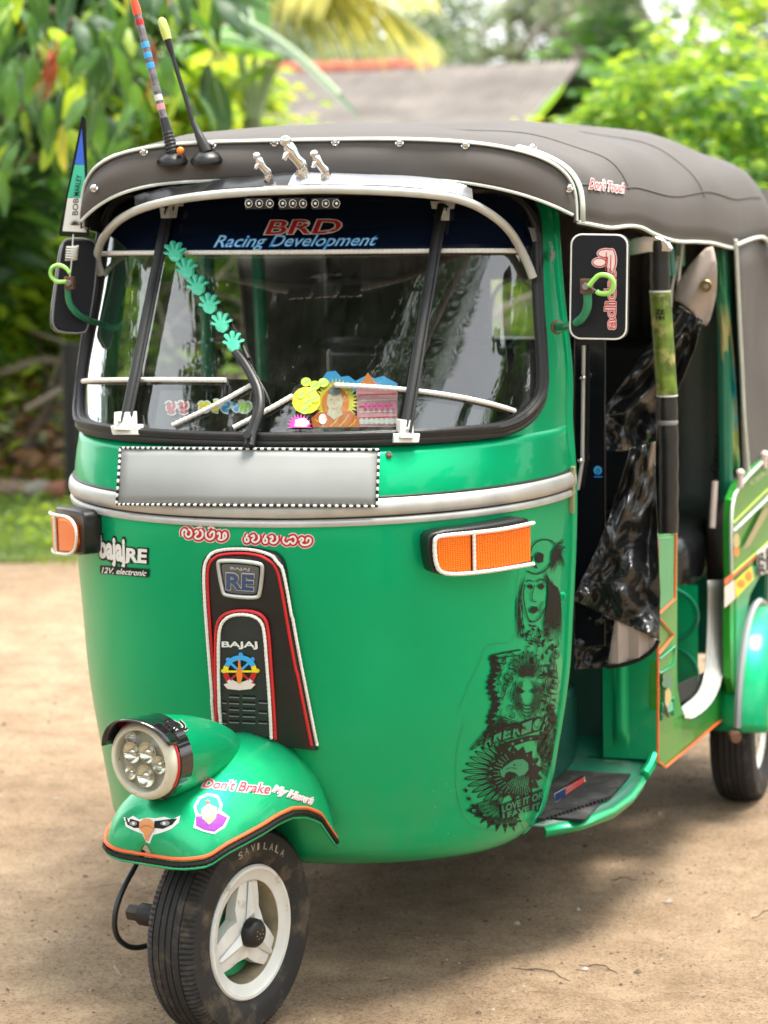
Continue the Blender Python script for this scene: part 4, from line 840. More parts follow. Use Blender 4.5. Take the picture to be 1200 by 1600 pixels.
# ---- turn signals
def signal(name_lab, hpts, lens_l, lens_r, off, left):
    def o1(x, y, o): f, z = hit(x, y, off); return body(f, z, o)
    h = smooth(hpts, 1, True); mb = MB()
    f_ = [o1(x, y, off) for x, y in h]; b_ = [o1(x, y, -.002) for x, y in h]
    cx = sum(p[0] for p in h) / len(h); cy = sum(p[1] for p in h) / len(h)
    fi = [o1(cx + (x - cx) * .97, cy + (y - cy) * .92, off + .003) for x, y in h]
    n = len(h); mb.add(b_ + f_ + fi, [(k, (k + 1) % n, n + (k + 1) % n, n + k) for k in range(n)] + [(n + k, n + (k + 1) % n, 2 * n + (k + 1) % n, 2 * n + k) for k in range(n)])
    s2 = Sticker(lambda x, y, o: o1(x, y, off + .003)); s2.poly([(cx + (x - cx) * .97, cy + (y - cy) * .92) for x, y in h], BLACK); mb.add(s2.mb.v, s2.mb.f, BLACK)
    hs = mb.build('turn_signal', BLACK, RICK, sharp=40, label=name_lab)
    for L in (lens_l, lens_r):
        L = [tuple(p) for p in L]; cx = sum(p[0] for p in L) / len(L); cy = sum(p[1] for p in L) / len(L)
        q = MB(); D = dens(L + [L[0]], 10)[:-1]; n = len(D); a = [o1(p[0], p[1], off) for p in D]; b = [o1(p[0], p[1], off + .010) for p in D]
        c_ = [o1(cx + (p[0] - cx) * .93, cy + (p[1] - cy) * .9, off + .0125) for p in D]
        q.add(a + b + c_, [(k, (k + 1) % n, n + (k + 1) % n, n + k) for k in range(n)] + [(n + k, n + (k + 1) % n, 2 * n + (k + 1) % n, 2 * n + k) for k in range(n)])
        s3 = Sticker(lambda x, y, o: o1(x, y, off + .0125)); s3.poly([(cx + (p[0] - cx) * .93, cy + (p[1] - cy) * .9) for p in D], AMBER); q.add(s3.mb.v, s3.mb.f, AMBER)
        q.build('lens', AMBER, hs, sharp=30)
    return hs, o1
hs, o1 = signal('right-hand amber turn signal', [(666, 842), (676, 830), (745, 822), (800, 812), (824, 808), (827, 820), (826, 872), (822, 884), (770, 892), (710, 899), (684, 898), (672, 890)],
       [(684, 840), (731, 836), (732, 892), (690, 892), (681, 886), (678, 850)], [(736, 835), (780, 830), (823, 822), (823, 876), (785, 884), (737, 891)], .036, False)
mb = MB(); cord(mb, [o1(x, y, .050) for x, y in dens(smooth([(826, 816), (780, 826), (735, 831), (690, 835), (676, 838), (674, 850), (676, 880), (684, 894), (710, 896), (760, 891), (825, 880)], 2), 6)], .0042, .008)
cord(mb, [o1(x, y, .051) for x, y in dens([(734, 833), (735, 892)], 6)], .0034, .007); mb.build('cord', WHITE, hs)
hs, o1 = signal('left-hand amber turn signal', [(73, 802), (76, 792), (98, 792), (118, 796), (130, 799), (134, 812), (134, 860), (130, 868), (110, 865), (88, 861), (75, 855)],
       [(78, 806), (95, 809), (97, 861), (86, 859), (78, 853)], [(99, 809), (115, 812), (124, 821), (127, 848), (122, 862), (101, 861)], .036, True)
mb = MB(); cord(mb, [o1(x, y, .050) for x, y in dens(smooth([(76, 800), (98, 804), (118, 807), (128, 820), (130, 845), (124, 865), (104, 865), (78, 858)], 2), 6)], .0032, .007)
cord(mb, [o1(x, y, .051) for x, y in dens([(96, 806), (99, 863)], 6)], .0032, .007); mb.build('cord', WHITE, hs)

# ---- black centre grille
def row_pad(rows, mfun, ncol=14):
    out = []
    for i, (y, xl, xr) in enumerate(rows):
        r_ = []
        for k in range(ncol + 1):
            s = k / ncol; r_.append(bp(xl + (xr - xl) * s, y + (rows[i][3] if len(rows[i]) > 3 else 0) * s, mfun(i / (len(rows) - 1), s)))
        out.append(r_)
    return out
def interp_rows(keys, n):
    ks = np.array(keys, float); ys = np.linspace(0, 1, n) ** 1.0; yy = ks[:, 0]; t = (yy - yy[0]) / (yy[-1] - yy[0])
    return [tuple(float(np.interp(q, t, ks[:, j])) for j in range(ks.shape[1])) for q in ys]
GK = [(854, 372, 396, 0), (857, 345, 425, 0), (862, 330, 437, 2), (872, 321, 446, 3), (890, 318, 450, 4), (930, 320, 455, 5), (980, 324, 463, 8), (1030, 328, 471, 9), (1080, 333, 480, 10), (1120, 338, 489, 15), (1140, 340, 493, 20), (1147, 341, 497, 23)]
rows = interp_rows(GK, 46)
mb = MB()
def gh(t, s): return (.001 if s in (0, 1) or t in (0,) else .022) * (1 if t < 1 else 1)
ss = [0, 0.004, .02, .05] + [.05 + .9 * k / 12 for k in range(1, 12)] + [.95, .98, .996, 1]
hh = [-.003, .010, .018, .022] + [.022] * 11 + [.022, .018, .010, -.003]
G = []
for i, (y, xl, xr, sl_) in enumerate(rows):
    t = i / 45; G.append([bp(xl + (xr - xl) * s, y + sl_ * s, (h_ if i > 1 else h_ * (.1, .6)[i]) + (.010 * sin(pi * min(1, max(0, (s - .1) / .6))) * t if h_ > .02 else 0)) for s, h_ in zip(ss, hh)])
bot = [Vector(p) for p in G[-1]]; bot2 = [p + Vector((0, .03, .0)) for p in bot]
G += [bot, bot2]
mb.grid(G, BLACK, flip=True)
GRM = mat('grille_charcoal', (.016, .0165, .017), .48, var=.15, vs=25, bump=.2, bs=500)
grille = mb.build('centre_grille', GRM, RICK, sharp=40); gproj = meshproj(mb)
mb = MB(); cord(mb, px_path(gproj, [(338, 1144), (333, 1090), (325, 990), (320, 920), (320, 885), (326, 870), (342, 861), (385, 859), (420, 866), (438, 880), (446, 915), (457, 980), (470, 1050), (482, 1110), (493, 1166)], .0035), .0034, .0075); mb.build('white_cord', WHITE, grille)
mb = MB(); P = px_path(gproj, [(343, 1144), (338, 1090), (330, 990), (325, 920), (325, 888), (331, 874), (345, 867), (383, 865), (415, 871), (432, 884), (440, 918), (451, 985), (463, 1050), (475, 1110), (486, 1165)], .002); mb.tube(P, .0030, 6); mb.build('red_cord', REDT, grille)
# inner raised panel with slots
inner = [(346, 1147), (342, 1080), (341, 1010), (342, 975), (350, 960), (368, 953), (395, 954), (412, 963), (418, 980), (423, 1040), (427, 1100), (430, 1150)]
ip = smooth(inner, 1); s2 = Sticker(gproj, .006, 0, 9); s2.poly(ip, GRM); mb = s2.mb
P = [Vector((p[0], p[1])) for p in ip]; n = len(P); o = len(mb.v)
a = [gproj(p[0], p[1], .006) for p in P]; b = [gproj(p[0], p[1], -.001) for p in P]
mb.add(a + b, [(k, (k + 1) % n, n + (k + 1) % n, n + k) for k in range(n)], GRM)
ipan = mb.build('inner_panel', None, grille, sharp=35)
mb = MB(); cord(mb, px_path(gproj, [(349, 1146), (346, 1080), (345, 1010), (346, 980), (354, 965), (370, 958), (393, 959), (408, 967), (414, 982), (418, 1040), (422, 1100), (424, 1152)], .009), .0034, .0075); mb.build('white_cord', WHITE, grille)
mb = MB(); mb.tube(px_path(gproj, [(343, 1146), (340, 1080), (340, 1010), (341, 976), (349, 960), (368, 953), (396, 953), (414, 962), (420, 980), (424, 1040), (428, 1100), (430, 1153)], .0075), .0034, 6); mb.build('red_cord', REDT, grille)
SLOT = mat('slot_black', (.002, .002, .002), .9)
for r_ in range(5):
    for x0, x1, dy in ((361, 376, 0), (381, 400, 1), (350, 357, 9), (405, 418, 9)):
        if x0 in (350, 405) and r_ > 2: continue
        yb = 1083 + r_ * 9.8 + dy + (r_ * 6 if x0 in (350, 405) else 0); s3 = Sticker(gproj, .0068, .0006, 6)
        s3.poly([(x0, yb), (x1, yb + 1), (x1, yb + 4.2), (x0, yb + 3.4)], SLOT); s3.poly([(x0, yb + 3.6), (x1, yb + 4.4), (x1, yb + 6), (x0, yb + 5.2)], GREY)
        s3.build('vent_slot', ipan)
# badge
ro = smooth([(342, 880), (345, 875), (380, 876), (408, 880), (412, 885), (407, 928), (402, 933), (375, 932), (354, 929), (350, 924)], 2, True)
s2 = Sticker(gproj, .006, 0, 8); cx, cy = 377, 904; s2.poly([(cx + (p[0] - cx) * .85, cy + (p[1] - cy) * .82) for p in ro], mat('badge_grey', (.07, .08, .085), .25, coat=.5)); mb = s2.mb
mb.tube([gproj(p[0], p[1], .006) for p in ro], .004, 8, SILVER, closed=True); bd = mb.build('maker_badge', None, grille)
s2 = Sticker(gproj, .0068, .0004); s2.text('BAJAJ', (362, 885), (391, 887), (391, 892), (362, 890), SILVER, bold=.02)
s2.text('RE', (357, 895), (397, 897), (396, 921), (357, 919), SILVER, bold=.06); s2.text('RE', (357, 896), (397, 898), (396, 921), (357, 919), NAVYB, bold=.035); s2.build('badge_lettering', bd)
s2 = Sticker(gproj, .0075, .0004); A = ((350, 1001), (402, 1001), (403, 1013), (350, 1012)); s2.text('BAJAJ', *A, INK, bold=.06); s2.text('BAJAJ', *A, SWHITE, bold=.03); s2.build('maker_sticker', ipan, 'white maker lettering on the inner panel')
# five colour wheel emblem
s2 = Sticker(gproj, .0078, .0004, 7); c0 = (378, 1046)
for k in range(8):
    a = -pi / 2 + k * pi / 4; s2.disc((c0[0] + 25 * cos(a), c0[1] + 25 * sin(a)), 3.4, (LBLUE, LBLUE, YEL, RED, PALEP, RED, YEL, LBLUE)[k], n=8)
def arcring(a0, a1, r0, r1, m): s2.poly([(c0[0] + r1 * cos(a0 + (a1 - a0) * k / 12), c0[1] + r1 * sin(a0 + (a1 - a0) * k / 12)) for k in range(13)] + [(c0[0] + r0 * cos(a1 + (a0 - a1) * k / 12), c0[1] + r0 * sin(a1 + (a0 - a1) * k / 12)) for k in range(13)], m)
for a0, a1, m_ in ((-158, -22, LBLUE), (-22, 6, YEL), (6, 40, RED), (40, 140, SWHITE), (140, 174, RED), (174, 202, YEL)): arcring(radians(a0), radians(a1), 17, 24.5, m_)
for k in range(8):
    a = -pi / 2 + k * pi / 4; s2.stroke([c0, (c0[0] + 19 * cos(a), c0[1] + 19 * sin(a))], 3.2, (LBLUE, LBLUE, YEL, RED, SWHITE, RED, YEL, LBLUE)[k], sm=0)
s2.poly([(355, 1066), (368, 1062), (378, 1066), (390, 1062), (401, 1066), (395, 1073), (378, 1075), (361, 1073)], PALEP)
s2.poly([(375, 1064), (373, 1050), (376, 1038), (376, 1024), (381, 1040), (383, 1054), (380, 1064)], ORG)
s2.build('wheel_emblem_sticker', ipan, 'five coloured spoked wheel emblem')
# side sticker "bajaj RE 12V. electronic"
s2 = Sticker(bp, .001, .0004)
for m_, bd_ in ((INK, .12), (SWHITE, .045)):
    s2.text('bajaj', (157, 838), (195, 842), (196, 888), (158, 880), m_, bold=bd_)
    s2.text('RE', (200, 857), (230, 859), (229, 879), (199, 877), m_, bold=bd_ * .9); s2.stroke([(192, 878), (202, 879)], 5 if m_ is INK else 2.4, m_, sm=0)
s2.poly([(158, 883), (234, 889), (233, 902), (158, 896)], INK); s2.text('12V. electronic', (161, 886), (231, 891), (230, 900), (161, 895), SWHITE, bold=.02, shear=.3)
s2.build('model_sticker', cowl, 'black and white lettering sticker near the left signal')

# ---- big tattoo style decal: feathers, eagle and lettering in black lines
s2 = Sticker(bp, .0008, .000003, 14); rr = random.Random(4)
def feather(b, tip, w, fill=None):
    bx, by = b; tx, ty = tip; dx, dy = tx - bx, ty - by; L = sqrt(dx * dx + dy * dy); nx, ny = -dy / L * w, dx / L * w
    pl_ = [b, (bx + dx * .4 + nx, by + dy * .4 + ny), (bx + dx * .8 + nx * .8, by + dy * .8 + ny * .8), tip, (bx + dx * .75 - nx * .8, by + dy * .75 - ny * .8), (bx + dx * .35 - nx, by + dy * .35 - ny)]
    if fill: s2.poly(pl_, fill)
    s2.stroke(pl_, 1.3, INK, closed=True, sm=1); s2.stroke([b, tip], .9, INK, taper=True, sm=0)
def curl(x, y, r, a0, turns, w, shrink=.2):
    s2.stroke([(x + r * (1 - (1 - shrink) * k / 14) * cos(a0 + turns * 2 * pi * k / 14), y + r * 1.1 * (1 - (1 - shrink) * k / 14) * sin(a0 + turns * 2 * pi * k / 14)) for k in range(15)], w, INK, taper=True)
# eagle: ragged dark body, wing fan, tail, head
s2.poly([(806 + (46 if k % 2 else 37) * cos(2 * pi * k / 34) * (.92 if cos(2 * pi * k / 34) > 0 else 1), 1208 + (44 if k % 2 else 35) * sin(2 * pi * k / 34)) for k in range(34)], INK)
for k in range(15):
    a = radians(112 + k * 9.2); r0, r1 = 38, 86 - 3.2 * abs(k - 7); feather((806 + r0 * cos(a), 1208 - r0 * .95 * sin(a)), (806 + r1 * cos(a), 1210 - r1 * .92 * sin(a)), 3.6)
for k in range(15):
    a = radians(108 + k * 9.2); s2.poly([(806 + 34 * cos(a - .03), 1208 - 32 * sin(a - .03)), (806 + 62 * cos(a), 1208 - 58 * sin(a)), (806 + 34 * cos(a + .07), 1208 - 32 * sin(a + .07))], INK)
for k in range(9):
    a = radians(-30 + k * 13); feather((838 + 6 * cos(a), 1192 - 16 * sin(a)), (842 + 20 * cos(a), 1192 - 46 * sin(a)), 2.6)
for k in range(10):
    a = radians(192 + k * 11); feather((796 + 14 * cos(a), 1248 - 12 * sin(a)), (788 + 50 * cos(a), 1250 - 44 * sin(a)), 3.0)
for k in range(8):
    a = radians(196 + k * 15); s2.poly([(788 + 42 * cos(a - .10), 1250 - 38 * sin(a - .10)), (788 + 56 * cos(a), 1250 - 52 * sin(a)), (788 + 42 * cos(a + .10), 1250 - 38 * sin(a + .10))], INK)
s2.off += .0004
HG = mat('decal_green', (.005, .20, .09), .4)
s2.poly([(783, 1213), (781, 1206), (786, 1199), (794, 1193), (804, 1187), (816, 1186), (824, 1192), (825, 1202), (819, 1210), (810, 1213), (804, 1207), (795, 1205), (789, 1208), (787, 1215)], HG)
s2.disc((803, 1195), 2, INK, 1.4, n=8); s2.stroke([(789, 1202), (797, 1199), (806, 1201)], 1.2, INK)
for k in range(7): s2.stroke([(806 + k * 3, 1212), (805 + k * 3.2, 1220 + (k % 2) * 4), (803 + k * 3.4, 1228)], 1.2, HG, taper=True)
for k in range(26):
    a = rr.random() * 6.28; q = 20 + 22 * rr.random(); s2.disc((806 + q * cos(a) * .95, 1210 + q * sin(a) * .9), 1.2, HG, n=6)
for k in range(12):
    a = radians(120 + k * 11); s2.stroke([(806 + 24 * cos(a), 1208 - 24 * sin(a)), (806 + 36 * cos(a), 1208 - 34 * sin(a))], 1.3, HG, taper=True, sm=0)
for k in range(40):      # dark leafage that ties the column together
    x = 814 + rr.random() * 52; y = 972 + rr.random() * 70; x = min(x, 874); a = rr.random() * 6.28; L = 6 + rr.random() * 8
    s2.poly([(x, y), (x + L * .5 * cos(a) - 2 * sin(a), y + L * .5 * sin(a) + 2 * cos(a)), (x + L * cos(a), y + L * sin(a)), (x + L * .5 * cos(a) + 2 * sin(a), y + L * .5 * sin(a) - 2 * cos(a))], INK)
for k in range(46):
    x = 846 + rr.random() * 22; y = 1040 + rr.random() * 100; a = rr.random() * 6.28; L = 6 + rr.random() * 8
    s2.poly([(x, y), (x + L * .5 * cos(a) - 2 * sin(a), y + L * .5 * sin(a) + 2 * cos(a)), (x + L * cos(a), y + L * sin(a)), (x + L * .5 * cos(a) + 2 * sin(a), y + L * .5 * sin(a) - 2 * cos(a))], INK)
# banner and words
s2.poly([(772, 1168), (794, 1158), (822, 1150), (856, 1146), (857, 1155), (824, 1158), (798, 1167), (778, 1178)], INK)
s2.off += .0003
for p in ((800, 1162), (814, 1157), (828, 1154)): s2.star(p, 3, HG)
for i, ch in enumerate('AMERICA'):
    x = 754 + i * 15.0; y = 1146 - i * 4.0; h_ = 25 if i in (0, 6) else 21
    s2.text(ch, (x + 2, y - 2), (x + 15, y - 6), (x + 13, y + h_ - 6), (x, y + h_ - 2), INK, bold=.05)
s2.off += .0003
for i, ch in enumerate('AMERICA'):
    x = 754 + i * 15.0; y = 1146 - i * 4.0; h_ = 25 if i in (0, 6) else 21
    s2.text(ch, (x + 3, y), (x + 13.5, y - 4), (x + 12, y + h_ - 8), (x + 1, y + h_ - 4), HG, bold=.02)
s2.poly([(780, 1258), (815, 1245), (846, 1232), (848, 1262), (812, 1270), (782, 1278)], INK); s2.off += .0003
s2.text('LOVE IT OR', (783, 1259), (847, 1236), (846, 1247), (784, 1269), HG, bold=.03); s2.text('LEAVE IT', (784, 1271), (842, 1254), (842, 1264), (785, 1279), HG, bold=.03)
for p in ((727, 1235), (732, 1248), (738, 1259)): s2.star(p, 4.5, INK)
for k in range(9): s2.star((734 + k * 9, 1262 + 14 * sin(pi * (k + 1) / 10) + k), 7, INK, ri=.35, n=3, rot=rr.random())
# feathers and leaves stacked up the edge
for k in range(9):
    t = k / 8; feather((790 - 5 * k + 34, 1140 - 2 * k), (772 - 5 * k + 6 * (k % 2), 1118 + 7 * k), 4)
for k in range(18):
    x = 768 + rr.random() * 26 + (0 if k % 2 else 8); y = 1028 + k * 5.6; curl(x, y, 4 + rr.random() * 6, rr.random() * 6, .7 + rr.random() * .7, 1.6)
for y in range(1030, 1140, 9):
    x = 768 + 4 * sin(y * .11); s2.poly([(x, y - 7), (x + 10, y - 3), (x + 5, y + 2), (x + 1, y + 3), (x - 7, y + 1)], INK)
s2.stroke([(765, 1025), (780, 1021), (812, 1015)], 2.4, INK, sm=0); s2.stroke([(769, 1030), (790, 1026), (808, 1024)], 1.4, INK, sm=0); s2.stroke([(765, 1025), (770, 1050), (767, 1076)], 2.4, INK, sm=0); s2.stroke([(775, 1030), (783, 1048), (776, 1062)], 1.6, INK)
# generic ornamental mask of leaves in the middle
for k in range(9):
    a = radians(-70 + k * 17.5); feather((823 + 6 * sin(a), 1060), (823 + 24 * sin(a), 1050 - 36 * cos(a)), 3)
for sx_ in (-1, 1):
    for k in range(6): s2.stroke([(823 + sx_ * (6 + k * 3), 1062 + k), (823 + sx_ * (14 + k * 2), 1082 + k * 2), (823 + sx_ * (4 + k), 1104 + k * 4)], 1.4, INK, taper=True)
    s2.poly([(823 + sx_ * 4, 1080), (823 + sx_ * 12, 1074), (823 + sx_ * 17, 1078), (823 + sx_ * 10, 1084)], INK)
for k in range(5): s2.stroke([(808 + k * 2, 1098 + k * 5), (823, 1104 + k * 6), (838 - k * 2, 1096 + k * 5)], 1.8, INK, taper=True)
for k in range(28):
    x = 815 + rr.random() * 52; y = 985 + rr.random() * 130; x = min(x, 872 - (y - 985) * .03)
    if abs(x - 823) < 16 and 1045 < y < 1120: continue
    curl(x, y, 4 + rr.random() * 8, rr.random() * 6, .5 + rr.random() * .8, 1.6)
for k in range(14):
    x = 850 + rr.random() * 20; y = 1000 + rr.random() * 190; s2.stroke([(x, y), (x + 4 - rr.random() * 8, y + 10), (x + 3 - rr.random() * 6, y + 24)], 1.8, INK, taper=True)
# woman's face in profile hair, and a skull above it
s2.stroke([(818, 912), (816, 930), (819, 952), (824, 968), (832, 973), (842, 966), (850, 950)], 1.8, INK)
s2.poly([(822, 916), (828, 912), (832, 917), (828, 921)], INK); s2.poly([(838, 916), (844, 911), (850, 916), (845, 922)], INK)
s2.stroke([(820, 909), (827, 906), (832, 909)], 1.6, INK); s2.stroke([(836, 909), (845, 904), (852, 908)], 1.8, INK)
s2.stroke([(834, 914), (829, 932), (831, 940), (837, 940)], 1.4, INK); s2.poly([(826, 952), (831, 947), (837, 948), (840, 953), (833, 959), (827, 957)], INK)
for k in range(16): s2.stroke([(820 - k * .3, 896 + k), (813 - k * .5 - rr.random() * 3, 925 + k * 2), (816 - rr.random() * 8, 950 + k * 2), (806 + rr.random() * 14, 985 + k)], 1.1, INK, taper=True)
for k in range(22): s2.stroke([(850 + k * .4, 890 + k), (856 + k * .8, 920), (852 + k * 1.1, 950 + rr.random() * 10), (846 + k * 1.4, 985 + rr.random() * 16)], 1.2, INK, taper=True)
s2.stroke([(826, 868), (830, 852), (842, 843), (858, 843), (868, 852), (868, 872)], 2, INK); s2.poly([(834, 868), (840, 862), (848, 866), (847, 878), (838, 880)], INK); s2.poly([(826, 870), (831, 868), (830, 880), (825, 882)], INK)
s2.poly([(832, 886), (836, 882), (839, 889)], INK); s2.stroke([(822, 892), (836, 898), (850, 892), (860, 880)], 2.2, INK)
for k in range(26):
    a = rr.random() * 1.6 - .5; s2.stroke([(858 + rr.random() * 8, 862 + rr.random() * 34), (866 + 6 * a, 850 + rr.random() * 20), (872 + rr.random() * 10, 838 + rr.random() * 50)], 1.5, INK, taper=True)
rr = random.Random(12)
for k in range(70):      # fine hatching along the right edge and between the figures
    x = 838 + rr.random() * 32; y = 975 + rr.random() * 215; s2.stroke([(x, y), (x + rr.uniform(-5, 5), y + 7), (x + rr.uniform(-7, 7), y + 15)], .9, INK, taper=True)
for k in range(44):
    x = 770 + rr.random() * 40; y = 1030 + rr.random() * 105; s2.stroke([(x, y), (x + rr.uniform(-4, 8), y - 5), (x + rr.uniform(0, 12), y - 12)], 1.0, INK, taper=True)
for k in range(24):
    a = rr.random() * 6.28; x = 846 + rr.random() * 22; y = 890 + rr.random() * 100; s2.stroke([(x, y), (x + 5 * cos(a), y + 8), (x + 8 * cos(a + .6), y + 18)], 1.0, INK, taper=True)
for k in range(9): feather((846 + (k % 3) * 7, 1150 + k * 6), (858 + (k % 3) * 5, 1128 + k * 6), 2.2)
for k in range(12):
    a = radians(205 + k * 9); s2.stroke([(812 + 12 * cos(a), 1212 - 8 * sin(a)), (812 + 26 * cos(a), 1216 - 26 * sin(a))], 1.0, HG, taper=True)
s2.stroke([(716, 1110), (728, 1080), (752, 1030), (756, 1010), (770, 1006), (806, 1004), (806, 930), (812, 870)], .7, HG); s2.stroke([(724, 1130), (712, 1180), (712, 1240), (726, 1285), (760, 1300), (800, 1292), (846, 1275)], .7, HG)
s2.build('tattoo_decal', cowl, 'large black line decal of an eagle, feathers, a face and a skull')

# ============================================================ front wheel assembly (turned a little to the left of the picture)
DL = radians(15); WF = Vector((-sin(DL), -cos(DL), 0)); WS = Vector((cos(DL), -sin(DL), 0)); WZ = Vector((0, 0, 1))
def wl(f, s, z): return WF * f + WS * s + WZ * z
def make_tyre(mb, c, ax, R_=.207, wd=.114, Ri=.126, n=240):
    c = Vector(c); ax = Vector(ax).normalized(); x = Vector((0, 0, 1)); x = (x - ax * x.dot(ax)).normalized(); y = ax.cross(x)
    h = wd / 2
    prof = [(Ri - .006, -h * .62), (Ri + .004, -h * .80), (Ri + .02, -h * .97), (Ri + .036, -h), (R_ - .018, -h * .95), (R_ - .008, -h * .84), (R_ - .0045, -h * .72), (R_ - .002, -h * .56), (R_ - .006, -h * .53), (R_ - .0015, -h * .50), (R_, -h * .28), (R_ - .004, -h * .25), (R_, -h * .22), (R_, -.002), (R_ - .004, 0), (R_, .002)]
    prof = prof + [(r, -d) for r, d in reversed(prof[:-3])] ; rows = []
    for r, d in prof:
        row = []
        for k in range(n):
            a = 2 * pi * k / n; rr_ = r
            if abs(abs(d) - h * .84) < .001 or abs(abs(d) - h * .72) < .001: rr_ -= .0055 * (k % 2)
            row.append(c + ax * d + (x * cos(a) + y * sin(a)) * rr_)
        rows.append(row)
    mb.grid(rows, TYRE, cu=True)
RIMD = mat('rim_inside_dirty', (.30, .24, .16), .7, var=.5, vs=14, bump=.4, bs=60)
def make_rim(parent, c, ax, side, Ri=.126, detail=True):
    """white three spoke rim with hub cap; side=+1: face towards +ax"""
    c = Vector(c); ax = Vector(ax).normalized() * side; x = Vector((0, 0, 1)); y = ax.cross(x)
    mb = MB(); mb.lathe([(Ri - .004, -.03), (Ri + .003, .030), (Ri + .005, .036), (Ri + .002, .040), (Ri - .004, .040), (Ri - .008, .035), (Ri - .022, .033), (Ri - .026, .030)], c, ax, 72, RIMW, xa=x); mb.lathe([(Ri - .026, .030), (Ri - .028, .014), (Ri - .031, -.03)], c, ax, 72, RIMD, xa=x)
    rim = mb.build('rim', RIMW, parent, sharp=45)
    # spokes: three broad arms that taper to a point on the ring
    mb = MB(); pts = []
    for k in range(3):
        a0 = radians(-8 + 120 * k)
        for da, r in ((-60, .048), (-40, .060), (-27, .078), (-15, .104), (15, .104), (27, .078), (40, .060)):
            a = a0 + radians(da); pts.append((r, a))
    def P3(r, a, d): return c + (x * cos(a) + y * sin(a)) * r + ax * d
    n = len(pts); top = [P3(r, a, .020 + (.012 if r < .06 else .004)) for r, a in pts]; bot = [P3(r * 1.02, a, .004) for r, a in pts]; cen = c + ax * .036
    mb.add(top + bot + [cen], [(k, (k + 1) % n, 2 * n) for k in range(n)] + [(k, n + k, n + (k + 1) % n, (k + 1) % n) for k in range(n)])
    for k in range(3):   # raised ridge of each arm
        a0 = radians(-8 + 120 * k); mb.add([P3(.03, a0 - .5, .034), P3(.03, a0 + .5, .034), P3(.098, a0 + .05, .028), P3(.098, a0 - .05, .028), P3(.04, a0, .042), P3(.096, a0, .031)], [(0, 4, 5, 3), (4, 1, 2, 5), (0, 1, 4), (3, 5, 2)])
    mb.build('spokes', RIMW, rim, sharp=30)
    mb = MB(); mb.lathe([(.0, .058), (.014, .058), (.022, .056), (.0275, .050), (.029, .034)], c, ax, 24, BLACK)
    for k in range(7):
        a = 2 * pi * k / 7; mb.sphere(P3(.010 if k else 0, a, .058), .0016, 4, GREY)
    mb.build('hub_cap', BLACK, rim, sharp=50)
    mb = MB(); mb.lathe([(.0, -.005), (.088, -.005), (.094, -.012), (.094, -.04)], c, ax, 32, GREEN); mb.lathe([(0, .004), (.012, .004), (.014, -.004)], c + x * .045 + y * .02, ax, 10, RUST); mb.build('brake_drum', GREEN, rim, sharp=40)
    return rim
fw = empty('front_wheel', (0, 0, 0), parent=RICK)
mb = MB(); make_tyre(mb, wl(0, -.004, .203), WS); ty = mb.build('tyre', TYRE, fw, sharp=35)
make_rim(fw, wl(0, .008, .201), WS, 1)
# raised lettering on the sidewall
mb = MB()
def side(r, a, d=.0495): return wl(0, -.004, .203) + (WZ * cos(a) + WF * sin(a)) * r + WS * d
for i, ch in enumerate('SAVILALA'):
    if i == 4: ang0 = 0
    v, f = text2d(ch, .02); a = radians(18 - 7.2 * i) - radians(2); wch = .8 if ch != 'I' else .3
    mb.add([side(.158 + .013 * q, a - radians(5.2) * p * wch, .0576) for p, q in v], f)
LETT = mat('worn_letter_white', (.34, .31, .24), .7, var=.5, vs=60)
mb.build('tyre_lettering', LETT, ty, smooth=False)
# fork arm, bolt and cable on the far side
mb = MB(); mb.tube([wl(-.02, -.085, .52), wl(-.01, -.085, .36), wl(.01, -.08, .22), wl(0, -.07, .2)], [.02, .019, .018, .016], 10); mb.tube([wl(.02, -.03, .5), wl(.0, -.06, .42)], .03, 8)
mb.box(wl(.06, -.083, .30), (.035, .035, .14)); mb.build('fork_arm', DARKST, fw, sharp=40)
mb = MB(); mb.lathe([(0, .030), (.015, .030), (.017, .026), (.017, 0)], at(222, 1428, 'y', -.02), -WS, 6, DARKST); mb.lathe([(.022, 0), (.022, -.03), (.013, -.05)], at(222, 1428, 'y', -.02), -WS, 16, DARKST); mb.build('axle_bolt', DARKST, fw, sharp=30)
mb = MB(); P = smooth([at_plane(x, y, wl(.05, -.13, 0), WS) for x, y in ((224, 1330), (212, 1352), (190, 1392), (178, 1430), (180, 1462), (196, 1478), (214, 1482), (236, 1476), (262, 1470))], 3); mb.tube(P, .0055, 8); mb.build('brake_cable', CABLE, fw)
mb = MB(); mb.tube([wl(-.05, -.0, .48), wl(-.10, 0, .53), wl(-.18, 0, .60)], .045, 12); mb.build('steering_column', LINING, RICK)

# ---- mudguard
FS = [(-.175, .120, .535, .345, 0), (-.15, .128, .553, .362, 0), (-.10, .133, .570, .412, 0), (-.05, .136, .576, .434, 0), (0, .139, .572, .445, 0), (.05, .141, .562, .444, 0), (.10, .142, .550, .437, 0), (.15, .137, .536, .429, 0), (.20, .126, .520, .418, 0), (.215, .119, .508, .408, 0), (.232, .108, .494, .402, 0), (.243, .094, .480, .400, 0), (.250, .078, .466, .398, 0), (.255, .056, .450, .397, 0), (.258, .015, .428, .398, 0)]
FA = np.array(FS)
def fsec(f): return [float(np.interp(f, FA[:, 0], FA[:, k])) for k in (1, 2, 3)]
def fender_pt(f, t, off=0.):
    """t -1..1 across; arch with a slightly flared skirt"""
    w_, zc, ze = fsec(f); a = abs(t); 
    s = w_ * (sin(a * H90) ** .95) * (1 + .05 * a**4); z = ze + (zc - ze) * (cos(a * H90) ** 1.05 * .78 + (1 - a) * .22)
    return wl(f, math.copysign(s, t), z) + WZ * off
ff = sorted(set(list(np.linspace(-.175, .22, 28)) + [.226, .232, .238, .243, .247, .250, .2525, .255, .2568, .258]))
